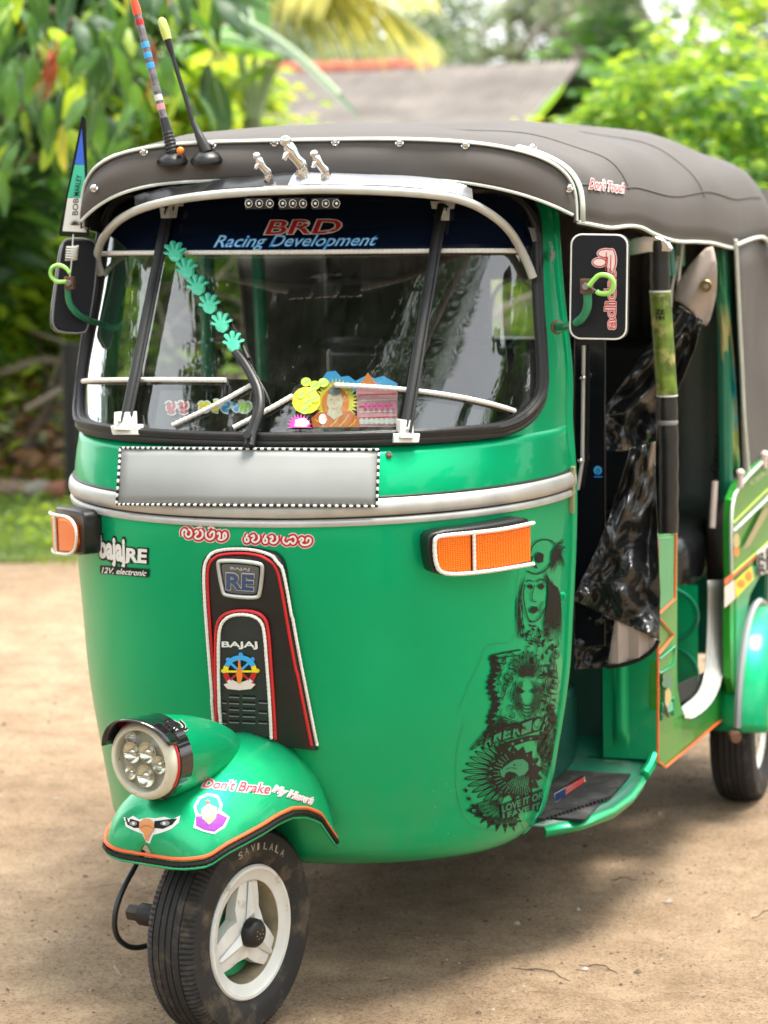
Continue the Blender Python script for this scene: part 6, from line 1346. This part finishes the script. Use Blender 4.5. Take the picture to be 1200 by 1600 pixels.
# driver's box front with pressed rib
mb = MB(); rows = []
xs = [.46, .475, .54, .548, .553, .572, .577, .585, .62]
for z, (dz) in ((.545, 0), (.42, 1), (.345, 1), (.334, 0), (.31, 0)):
    pass
def boxfront(x, z): 
    d = 0
    if .36 < z < .60:
        e = min(1, (z - .36) / .02); u = abs(x - .528) / .018
        d = -.014 * e * max(0, 1 - u**3) 
    return Vector((x, 1.055 + d + .0, z))
mb.grid([[boxfront(x, z) for x in np.linspace(.487, .612, 60)] for z in np.linspace(.325, .80, 40)], flip=True); mb.grid([[Vector((.487, 1.055 + .3 * k, z)) for k in (0, 1)] for z in (.325, .80)]); mb.grid([[Vector((x, 1.062 + .10 * v, .325 - .03 * v)) for x in (.45, .612)] for v in (0, 1)])
dbox = mb.build('driver_box', DKGREEN, RICK, sharp=50); dbox.data.materials[0] = GREEN
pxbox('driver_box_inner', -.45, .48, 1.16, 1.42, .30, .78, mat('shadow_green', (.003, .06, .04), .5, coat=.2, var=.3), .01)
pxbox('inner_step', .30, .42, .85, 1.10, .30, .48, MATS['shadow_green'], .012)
mb = MB(); mb.tube([(.595, .99, .305), (.60, 1.03, .318), (.603, 1.07, .34)], .012, 8); mb.build('step_edge', GREEN, RICK)
seatB = mat('seat_vinyl', (.012, .013, .015), .26, coat=.3, bump=.2, bs=400)
mb = MB(); mb.box((0, 1.22, .83), (.60, .34, .10)); mb.build('driver_seat', seatB, RICK, bevel=.035, bseg=4)
mb = MB(); mb.box((0, 1.36, 1.05), (.50, .05, .34)); mb.build('driver_backrest', seatB, RICK, bevel=.02, bseg=3)
mb = MB(); mb.box((-.03, 1.86, .66), (1.18, .42, .16)); mb.build('passenger_seat', seatB, RICK, bevel=.05, bseg=5)
mb = MB(); mb.box((0, 2.22, .95), (1.16, .10, .46)); mb.build('passenger_backrest', seatB, RICK, bevel=.03, bseg=4)
PANE = mat('inner_side_film', (.075, .09, .075), .45, var=.3, vs=5, col2=(.015, .12, .07), c2=(.5, .75), s2=4)
mb = MB(); mb.grid([[Vector((.40 + .22 * k / 8, 2.12 + .02 * sin(k), z)) for k in range(9)] for z in np.linspace(.70, 1.30, 8)], flip=True); pan = mb.build('inner_quarter_panel', PANE, RICK, solid=.004)
s2 = Sticker(lambda x, y, o=0.: at(x, y, 'y', 2.09 - o), 0, .0005)
s2.text('(world)', (1108, 738), (1122, 660), (1134, 662), (1120, 740), INK, shear=.3); s2.build('panel_script', pan)
# green box under the passenger seat with pressed discs
mb = MB(); mb.grid([[Vector((x, 1.66 - 0, z)) for x in np.linspace(-.6, .585, 60)] for z in np.linspace(.27, .62, 8)], flip=True); sbx = mb.build('seat_box', GREEN, RICK, sharp=40); mb = MB(); [mb.tube([Vector((.50 + .085 * cos(a), 1.657, zc_ + .068 * sin(a))) for a in np.linspace(0, 2 * pi, 33)[:-1]], .004, 5, closed=True) for zc_ in (.545, .40)]; mb.build('pressed_ring', DKGREEN, sbx)
pxbox('rear_floor', -.6, .60, 1.40, 1.68, .275, .285, LINING, 0)
flat([(1058, 1070), (1062, 1100), (1100, 1080), (1102, 1050)], 'x', .585, .004, 'floor_trim', LINING)
# side panel in front of the passenger opening
SX = .612
sp = flat([(1029, 836), (1059, 832), (1058, 1040), (1059, 1075), (1063, 1098), (1068, 1116), (1078, 1124), (1092, 1120), (1108, 1104), (1122, 1080), (1131, 1040), (1137, 980), (1141, 905), (1156, 900), (1150, 1000), (1146, 1085), (1130, 1120), (1090, 1155), (1040, 1198), (1031, 1192), (1028, 1100), (1028, 960)], 'x', SX, .02, 'side_panel', GRASSG)
flat([(1030, 840), (1053, 838), (1053, 935), (1030, 958)], 'x', SX + .004, .006, 'side_inset', GREEN, sp)
mb = MB()
for path in ([(1029, 960), (1054, 936), (1056, 834)], [(1029, 965), (1052, 992), (1029, 1022)], [(1028, 840), (1028, 1190), (1040, 1199), (1090, 1157), (1128, 1124)]): mb.tube([at(x, y, 'x', SX + .004) for x, y in path], .0030, 6)
mb.build('orange_trim', ORTRIM, sp)
mb = MB(); mb.tube([at(x, y, 'x', SX + .003) for x, y in ((1030, 1030), (1054, 1010), (1052, 1040), (1030, 1052))], .003, 6); mb.tube([at(x, y, 'x', SX + .003) for x, y in ((1034, 1126), (1034, 1100), (1052, 1090), (1052, 1118))], .003, 6); mb.build('pressed_edge', GREEN, sp)
s2 = Sticker(lambda x, y, o=0.: at(x, y, 'x', SX + .006 + o), .0, .0006, 6)
s2.poly([(1034, 1118), (1052, 1110), (1051, 1096), (1036, 1100)], mat('sticker_pale_green', (.12, .45, .32), .4))
for c_ in ((1041, 1058), (1047, 1062), (1040, 1068), (1046, 1073)): s2.disc(c_, 5.5, DKGREEN, 6.5)
s2.poly([(1040, 1080), (1045, 1074), (1049, 1084), (1048, 1096), (1043, 1106), (1039, 1100)], mat('sticker_straw', (.5, .42, .18), .4)); s2.poly([(1038, 1100), (1041, 1104), (1044, 1112), (1046, 1122), (1041, 1120), (1037, 1112)], INK)
s2.build('clover_sticker', sp, 'clover sticker')
# silver tread strip round the passenger opening
mb = MB(); out_ = smooth([(1140, 905), (1139, 960), (1133, 1020), (1126, 1066), (1114, 1094), (1098, 1112), (1080, 1124), (1070, 1122)], 1); inn = smooth([(1106, 907), (1106, 960), (1104, 1010), (1101, 1054), (1094, 1076), (1084, 1090), (1070, 1100), (1064, 1106)], 1)
A_ = [at(p[0], p[1], 'x', SX + .012) for p in out_]; B_ = [at(p[0], p[1], 'x', SX - .02) for p in inn]; cols = []
for a, b in zip(A_, B_): cols.append([b.lerp(a, k / 24) + Vector((.0035 * (1 if (k // 2) % 2 else 0), 0, 0)) for k in range(25)])
TREAD = mat('tread_aluminium', (.50, .50, .47), .42, metal=.35, var=.1, vs=30, col2=(.32, .29, .24), c2=(.55, .85), s2=15)
mb.grid(cols); mb.build('tread_strip', TREAD, RICK, solid=.002, sharp=30)
# padded post behind the opening with its small pale rod
mb = MB(); P = [at(x, y, 'x', .60) for x, y in ((1128, 905), (1127, 850), (1129, 790), (1134, 755), (1146, 742))]; mb.tube(smooth(P, 2), .028, 12, flat=1.4); mb.build('padded_post', mat('brown_black_pad', (.035, .025, .022), .35, coat=.2, bump=.2, bs=200), RICK)
mb = MB(); mb.tube([at(1113, 825, 'x', .60), at(1117, 752, 'x', .60)], .008, 8); mb.build('pale_rod', BEIGE, RICK)
# rear quarter
RX = .648
rq = flat([(1143, 905), (1142, 830), (1144, 780), (1152, 760), (1164, 745), (1200, 708), (1290, 620), (1290, 840), (1200, 872), (1170, 905), (1158, 960), (1152, 1040), (1148, 1085), (1142, 1060), (1141, 960)], 'x', RX, .02, 'rear_quarter', GRASSG)
flat([(1152, 905), (1150, 940), (1150, 1075), (1156, 1075), (1160, 1000), (1172, 930), (1196, 885), (1190, 880), (1165, 892)], 'x', RX + .003, .004, 'lower_quarter', GREEN, rq)
mb = MB(); mb.tube(smooth([at(x, y, 'x', RX + .004) for x, y in ((1143, 895), (1142, 830), (1145, 778), (1158, 756), (1200, 713), (1260, 655))], 1), .0042, 6); mb.tube([at(x, y, 'x', RX + .003) for x, y in ((1146, 830), (1200, 778), (1240, 742))], .004, 6); mb.build('pale_line', PIPING, rq)
mb = MB(); mb.tube([at(x, y, 'x', RX + .003) for x, y in ((1145, 818), (1200, 764))], .003, 6); mb.tube([at(x, y, 'x', RX + .003) for x, y in ((1143, 898), (1200, 848), (1230, 822))], .003, 6); mb.build('yellow_line', mat('line_olive', (.4, .45, .06), .45), rq)
s2 = Sticker(lambda x, y, o=0.: at(x, y, 'x', RX + .004 + o), 0, .0005, 7)
s2.poly([(1132, 905), (1181, 865), (1181, 872), (1132, 915)], ORTRIM); s2.poly([(1148, 908), (1174, 884), (1178, 905), (1150, 935)], YEL); s2.disc((1158, 912), 6, ORG); s2.disc((1170, 900), 5, ORG, 7)
s2.poly([(1132, 917), (1147, 905), (1149, 935), (1132, 950)], PALEP); s2.poly([(1182, 862), (1199, 850), (1225, 835), (1225, 880), (1199, 895), (1184, 900)], SWHITE)
s2.text('RE', (1184, 868), (1206, 852), (1206, 868), (1185, 884), INK, bold=.04); s2.text('RE', (1185, 886), (1206, 870), (1206, 886), (1186, 900), INK, bold=.04)
s2.poly([(1162, 858), (1167, 845), (1190, 800), (1200, 792), (1200, 802), (1172, 852)], mat('sticker_tan', (.35, .30, .15), .5)); s2.disc((1151, 845), 5, mat('sticker_straw', (.5, .42, .18), .4), 12); s2.disc((1151, 862), 4, ORG, 8)
s2.text('CERAMIC', (1172, 751), (1228, 712), (1229, 719), (1173, 759), mat('sticker_sage', (.3, .4, .2), .5), bold=.01); s2.build('quarter_stickers', rq, 'row of small stickers on the rear quarter')
for x, y in ((1195, 719), (1157, 748)): mb = MB(); q = at(x, y, 'x', RX + .01); mb.tube([q + Vector((0, 0, -.02)), q + Vector((0, 0, .012))], .008, 7); mb.sphere(q + Vector((0, 0, .014)), .011, 6); mb.build('pale_toggle', PALEP, rq)
# rear mudguard and wheel
for sg in (1, -1):
    WC = Vector((.625 if sg > 0 else -.52, 2.07, .2)); mb = MB(); rows = []
    for xo, R_ in ((-.03, .262), (.03, .268), (.07, .262), (.098, .250), (.106, .236), (.100, .232)):
        rows.append([WC + Vector((sg * xo, -cos(a) * R_ * 1.06, sin(a) * R_ * 1.12)) for a in np.linspace(radians(6), radians(174), 40)])
    mb.grid(rows, flip=sg > 0); rg = mb.build('rear_mudguard', GREEN, RICK, solid=.003, sharp=60)
    mb = MB(); mb.tube([WC + Vector((sg * .104, -cos(a) * .236 * 1.06, sin(a) * .236 * 1.12)) for a in np.linspace(radians(6), radians(174), 40)], .005, 6); mb.build('ochre_trim', mat('line_ochre', (.4, .28, .05), .5), rg)
    mb = MB(); mb.tube([WC + Vector((sg * .035, -cos(a) * .276 * 1.06, sin(a) * .276 * 1.12)) for a in np.linspace(radians(8), radians(174), 40)], .010, 6); mb.build('grey_bead', mat('bead_grey', (.22, .23, .24), .35, coat=.3), rg)
    rw = empty('rear_wheel', (WC.x, 2.07, 0), parent=RICK); mb = MB(); make_tyre(mb, WC, (1, 0, 0)); mb.build('tyre', TYRE, rw, sharp=35); make_rim(rw, WC, (1, 0, 0), sg)
mb = MB(); mb.tube([(-.6, 2.06, .2), (.6, 2.06, .2)], .025, 10); mb.tube([(.50, 1.5, .30), (.53, 1.75, .25), (.54, 2.05, .2)], .022, 8); mb.tube([(-.50, 1.5, .30), (-.53, 1.75, .25), (-.54, 2.05, .2)], .022, 8)
mb.box((0, 2.1, .34), (.6, .5, .14)); mb.build('rear_axle', DARKST, RICK)
mb = MB(); mb.lathe([(0, .02), (.014, .02), (.016, 0), (.012, -.04)], at(1148, 1150, 'y', 1.78), (.4, -1, 0), 10, RUST); mb.build('spring_bolt', RUST, RICK)
pxbox('underbody', -.42, .42, .62, 2.4, .25, .288, DARKST, .01)
# left side: low panels and pillars, open above
for sg in (-1, 1):
    if sg == -1:
        pxbox('side_panel', -.625, -.61, 1.10, 1.42, .30, .86, GRASSG, .004); pxbox('rear_quarter', -.65, -.635, 1.75, 2.5, .32, .87, GRASSG, .004)
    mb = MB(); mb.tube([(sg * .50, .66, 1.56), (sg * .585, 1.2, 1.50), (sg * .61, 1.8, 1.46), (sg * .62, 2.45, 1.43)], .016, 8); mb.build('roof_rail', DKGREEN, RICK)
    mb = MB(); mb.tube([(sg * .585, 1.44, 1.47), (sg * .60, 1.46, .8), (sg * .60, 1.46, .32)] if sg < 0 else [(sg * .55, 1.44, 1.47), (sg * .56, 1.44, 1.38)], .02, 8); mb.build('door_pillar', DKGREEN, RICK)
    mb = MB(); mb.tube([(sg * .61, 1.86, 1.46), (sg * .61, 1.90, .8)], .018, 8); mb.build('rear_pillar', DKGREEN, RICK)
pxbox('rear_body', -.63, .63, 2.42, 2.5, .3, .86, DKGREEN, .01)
# handlebar, dash and a dark inner post beyond the windshield
mb = MB(); mb.tube([(-.32, .62, 1.02), (-.2, .55, 1.06), (0, .52, 1.0), (.2, .55, 1.06), (.32, .62, 1.02)], .013, 8); mb.tube([(0, .52, 1.0), (0, .35, .6)], .03, 8); mb.build('handlebar', GLOSSB, RICK)
mb = MB(); mb.box((0, .42, 1.06), (.5, .16, .10)); mb.build('dashboard', BLACK, RICK, bevel=.02)
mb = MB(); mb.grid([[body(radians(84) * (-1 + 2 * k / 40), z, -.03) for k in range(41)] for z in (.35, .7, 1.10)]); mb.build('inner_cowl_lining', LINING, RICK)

# ---- dark upright film panel behind the front post
mb = MB(); GB = mat('door_film', (.006, .007, .010), .16, coat=.4)
mb.prism([at(x, y, 'y', .90) for x, y in ((897, 380), (946, 372), (946, 1010), (897, 1010))], (0, .004, 0)); dp = mb.build('door_film', GB, RICK, bevel=.002)
mb = MB(); mb.tube([at(x, y, 'y', .88) for x, y in ((912, 540), (910, 720), (903, 765))], .004, 6, CREAM); mb.build('pale_pull', mat('pull_grey', (.12, .12, .13), .3), dp)
for x, y in ((911, 590), (907, 720)): mb = MB(); mb.sphere(at(x, y, 'y', .87), .006, 6); mb.build('stud', CHROME, dp)
s2 = Sticker(lambda x, y, o=0.: at(x, y, 'y', .893 - o), 0, .0005, 6); s2.disc((934, 735), 6.5, LBLUE, 7); s2.stroke([(931, 738), (934, 731), (937, 736), (932, 741)], 1.4, NAVYB); s2.stroke([(928, 745), (941, 745)], 2, BLUE, sm=0); s2.build('blue_sticker', dp, 'tiny blue round sticker')
# hinge
mb = MB(); mb.prism([at(x, y, 'y', .60) for x, y in ((890, 729), (898, 729), (896, 803), (888, 803))], (0, .01, 0)); mb.build('hinge_plate', mat('hinge_brass', (.33, .29, .16), .45, metal=.4), RICK, bevel=.002)
mb = MB(); mb.lathe([(.003, 0), (.008, 0), (.009, .002), (.006, .004), (.003, .004)], body(radians(84), at(885, 927, 'y', .6).z, .002), (.5, -.8, 0), 14); mb.build('ring_rivet', GREEN, RICK)
# interior rear view mirror
mb = MB(); P = [at(x, y, 'y', 1.0) for x, y in smooth([(960, 405), (963, 388), (985, 372), (1015, 366), (1042, 376), (1050, 390), (1046, 393), (1000, 396)], 1, True)]; mb.prism(P, (0, .02, 0)); mb.build('inner_mirror', CHROME, RICK, bevel=.003)

# ============================================================ loose things hung on the vehicle
PN = Vector((.25, -.96, 0)).normalized(); pp = at(118, 300, 'y', .44)
flag = empty('pennant', at_plane(124, 368, pp, PN), 'narrow triangular pennant in blue, green and white with a black border, above the left mirror', 'pennant')
def fp(x, y, o=0.): return at_plane(x, y, pp, PN) + PN * o
mb = MB(); mb.prism([fp(x, y, 0) for x, y in ((128, 180), (134, 186), (139, 368), (134, 371), (94, 369), (92, 364))], PN * -.003); fb = mb.build('black_border', INK, flag)
s2 = Sticker(fp, .0015, .0005, 8); s2.poly([(128, 200), (132, 258), (117, 256)], mat('flag_royal', (.03, .12, .60), .6)); s2.poly([(117, 257), (132, 258), (134, 310), (106, 308)], mat('flag_mint', (.05, .50, .32), .6)); s2.poly([(106, 309), (134, 310), (135, 363), (98, 361)], SWHITE)
s2.text('BOB', (113, 336), (115, 310), (123, 310), (122, 336), INK, bold=.01); s2.text('MARLEY', (115, 306), (120, 273), (128, 274), (124, 306), INK, bold=.005)
for k in range(7):
    a = radians(-75 + 25 * k); s2.poly([(118, 352), (118 + 9 * sin(a - .18) * .6, 352 - 9 * cos(a - .18) * .6), (118 + 10 * sin(a), 352 - 10 * cos(a)), (118 + 9 * sin(a + .18) * .6, 352 - 9 * cos(a + .18) * .6)], INK)
s2.build('printed_field', fb)
mb = MB(); mb.tube([fp(115, 366, .004), fp(114, 380, .004), fp(113, 410, .01), fp(110, 438, .012)], .0014, 6)
cc = []
for k in range(70):
    t = k / 69; a = 2 * pi * 5.5 * t; c = fp(114 - 2 * t, 384 + 22 * t, .006); cc.append(c + CR * cos(a) * .0115 + CD * sin(a) * .008)
mb.tube(cc, .0019, 6); mb.build('coiled_wire', WHITE, flag)
# black waterproof curtain bunched in the driver's doorway
cur = empty('rain_curtain', at(960, 1040, 'y', .9), 'bunched glossy black plastic rain curtain hanging in the driver doorway, pale lining turned out below', 'curtain')
def cloth(rows_px, yfun, name, m, amp=.018, nc=70, nrw=130, parent=None, seed=1, fr=7):
    K = len(rows_px); R2 = random.Random(seed); ph = [R2.random() * 6 for _ in range(8)]; G = []
    for i in range(nrw + 1):
        t = i / nrw * (K - 1); k = min(K - 2, int(t)); f = t - k; (l0, r0), (l1, r1) = rows_px[k], rows_px[k + 1]
        L = Vector(l0).lerp(Vector(l1), f); Rr = Vector(r0).lerp(Vector(r1), f); row = []
        for j in range(nc + 1):
            s = j / nc; p = L.lerp(Rr, s); v = i / nrw
            y = yfun(v, s) + amp * (sin(s * fr + ph[0] + 1.5 * sin(v * 5 + ph[1])) + .6 * sin(s * fr * 2.1 + ph[2] + v * 6) + .5 * sin(v * 17 + s * 5 + ph[3]) + .35 * sin(v * 31 - s * 11 + ph[4]))
            if m is SHEET: q_ = at(p[0], p[1], 'y', y) + Vector((seed * 3.1, 0, 0)); w1 = mnoise.noise_vector(q_ * 4) * .25; q_ = Vector((q_.x, q_.y, q_.z * .6)) + w1; y += .030 * (abs(mnoise.noise(q_ * 8)) + .5 * abs(mnoise.noise(q_ * 17)) + .25 * abs(mnoise.noise(q_ * 36)))
            row.append(at(p[0], p[1], 'y', y))
        G.append(row)
    mb = MB(); mb.grid(G, m); return mb.build(name, m, parent, sharp=80, solid=.0015)
cloth([((985, 700), (1024, 690)), ((972, 745), (1024, 738)), ((955, 800), (1026, 790)), ((932, 860), (1029, 860)), ((908, 908), (1032, 930)), ((896, 938), (1030, 1000))], lambda v, s: .80 + .04 * s, 'outer_drape', SHEET, .016, parent=cur)
cloth([((897, 930), (1028, 985)), ((896, 985), (1026, 1000)), ((898, 1046), (960, 1042))], lambda v, s: .90 + .02 * s, 'inner_drape', SHEET, .008, parent=cur, seed=5)
P = [(962, 962), (985, 968), (1010, 983), (1027, 1000), (1023, 1012), (1000, 1028), (975, 1036), (950, 1039)]; mb = MB(); s2 = Sticker(lambda x, y, o=0.: at(x, y, 'y', .845 + .006 * sin(x * .2)), 0, 0, 8); s2.poly(P, BEIGE); s2.mb.build('turned_out_lining', None, cur, solid=.002)
mb = MB(); mb.tube(smooth([at(x, y, 'y', .842) for x, y in ((948, 1042), (975, 1039), (1002, 1030), (1023, 1014), (1029, 1000))], 2), .005, 6); mb.build('hem', INK, cur)
cloth([((1062, 478), (1098, 500)), ((1010, 545), (1086, 545)), ((972, 600), (1062, 605)), ((946, 635), (1040, 640)), ((944, 668), (1028, 668)), ((948, 705), (1024, 702))], lambda v, s: 1.13 + .05 * s, 'upper_drape', SHEET, .014, parent=cur, seed=9)
# pale canvas flap with an eyelet
fl2 = empty('canvas_flap', at(1090, 450, 'y', 1.6), 'pale beige canvas flap with a brass eyelet folded down under the roof edge', 'canvas flap')
s2 = Sticker(lambda x, y, o=0.: at(x, y, 'y', 1.42 + .02 * sin(x * .07 + y * .05)), 0, 0, 8); s2.poly(smooth([(1112, 380), (1118, 400), (1121, 430), (1118, 470), (1106, 510), (1096, 506), (1080, 484), (1062, 472), (1052, 466), (1060, 440), (1080, 410)], 1, True), BEIGE); s2.mb.build('flap', None, fl2, solid=.002)
mb = MB(); mb.lathe([(.006, -.004), (.013, -.004), (.015, 0), (.013, .003)], at(1103, 447, 'y', 1.39), (0, -1, 0), 16); mb.build('eyelet', mat('brass', (.35, .25, .12), .35, metal=.8), fl2)
# rolled side curtain: padded upright with a printed green sleeve
rc = empty('rolled_curtain', at(1045, 830, 'x', .60), 'upright black rolled side curtain with a printed green sleeve, by the passenger doorway', 'rolled curtain')
RP = [at(x, y, 'y', 1.02) for x, y in ((1030, 375), (1031, 455), (1042, 618), (1044, 700), (1044, 832))]
def rp(t): 
    L = [0]; 
    for a, b in zip(RP, RP[1:]): L.append(L[-1] + (b - a).length)
    t *= L[-1]; k = min(len(RP) - 2, max(i for i in range(len(L) - 1) if L[i] <= t + 1e-9)); return RP[k].lerp(RP[k + 1], (t - L[k]) / (L[k + 1] - L[k]))
mb = MB(); mb.tube([rp(k / 40) for k in range(41)], [.0218 * (1 + .04 * sin(k * 1.7)) for k in range(41)], 14); ro_ = mb.build('roll', mat('roll_vinyl', (.010, .011, .012), .4, coat=.15, bump=.5, bs=40), rc, sharp=60)
SLV = mat('printed_sleeve', (.10, .16, .015), .35, var=.75, vs=26, coat=.3, col2=(.38, .36, .12), c2=(.52, .66), s2=20)
mb = MB(); mb.tube([RP[1].lerp(RP[2], k / 20) for k in range(21)], .0235, 16); mb.build('printed_sleeve', SLV, ro_)
mb = MB()
for t in (RP[1], RP[2]): mb.lathe([(.0238, -.002), (.0245, 0), (.0238, .002)], t, (0, 0, 1), 16)
mb.build('pale_band', PIPING, ro_)
s2 = Sticker(lambda x, y, o=0.: at(x, y, 'y', .992 - o), 0, .0005, 6); s2.text('ZE', (1024, 484), (1038, 484), (1038, 491), (1024, 491), INK, bold=.03); s2.text('HH', (1025, 493), (1038, 493), (1038, 500), (1025, 500), INK, bold=.03); s2.build('sleeve_print', ro_)
mb = MB(); mb.lathe([(.022, -.005), (.0235, 0), (.022, .005)], rp(.62), (0, 0, 1), 14); mb.build('tie', GREY, ro_)
# tall printed side cloth edge
PC = mat('printed_cloth', (.02, .22, .13), .7, var=.3, vs=10); nt = PC.node_tree; b = nt.nodes['Principled BSDF']; tc = nt.nodes.new('ShaderNodeTexCoord'); sx = nt.nodes.new('ShaderNodeSeparateXYZ'); nt.links.new(tc.outputs['Object'], sx.inputs[0]); nz_ = nt.nodes.new('ShaderNodeTexNoise'); nz_.inputs['Scale'].default_value = 16; nt.links.new(tc.outputs['Object'], nz_.inputs[0])
ma = nt.nodes.new('ShaderNodeMath'); ma.operation = 'MULTIPLY_ADD'; ma.inputs[1].default_value = .22; nt.links.new(nz_.outputs[0], ma.inputs[0]); nt.links.new(sx.outputs[2], ma.inputs[2])
rp_ = nt.nodes.new('ShaderNodeValToRGB'); nt.links.new(ma.outputs[0], rp_.inputs[0]); mrr = nt.nodes.new('ShaderNodeMapRange'); mrr.inputs[1].default_value = .95; mrr.inputs[2].default_value = 1.6; nt.links.new(ma.outputs[0], mrr.inputs[0]); nt.links.new(mrr.outputs[0], rp_.inputs[0])
e = rp_.color_ramp.elements; e[0].position = 0; e[0].color = (.02, .25, .10, 1); e[1].position = 1; e[1].color = (.01, .09, .07, 1)
for p_, c_ in ((.18, (.35, .38, .10, 1)), (.32, (.02, .30, .38, 1)), (.42, (.03, .30, .33, 1)), (.55, (.42, .38, .16, 1)), (.72, (.05, .30, .14, 1))): q = e.new(p_); q.color = c_
nt.links.new(rp_.outputs[0], b.inputs['Base Color'])
pcl = cloth([((1122, 386), (1132, 384)), ((1118, 450), (1136, 450)), ((1124, 560), (1146, 560)), ((1130, 650), (1152, 650)), ((1134, 735), (1156, 735))], lambda v, s: 1.80 + .14 * v, 'printed_side_cloth', PC, .006, nc=8, nrw=30, parent=RICK)
mb = MB(); mb.tube([at(x, y, 'y', 1.55) for x, y in ((1068, 372), (1062, 420), (1058, 470))], .004, 5, PIPING); mb.tube([at(x, y, 'y', 1.55) for x, y in ((1060, 400), (1050, 450), (1048, 480))], .004, 5, PIPING); mb.tube([at(1063, 372, 'y', 1.56), at(1062, 415, 'y', 1.56)], .012, 8, DKGREEN); mb.build('tie_cords', None, RICK)
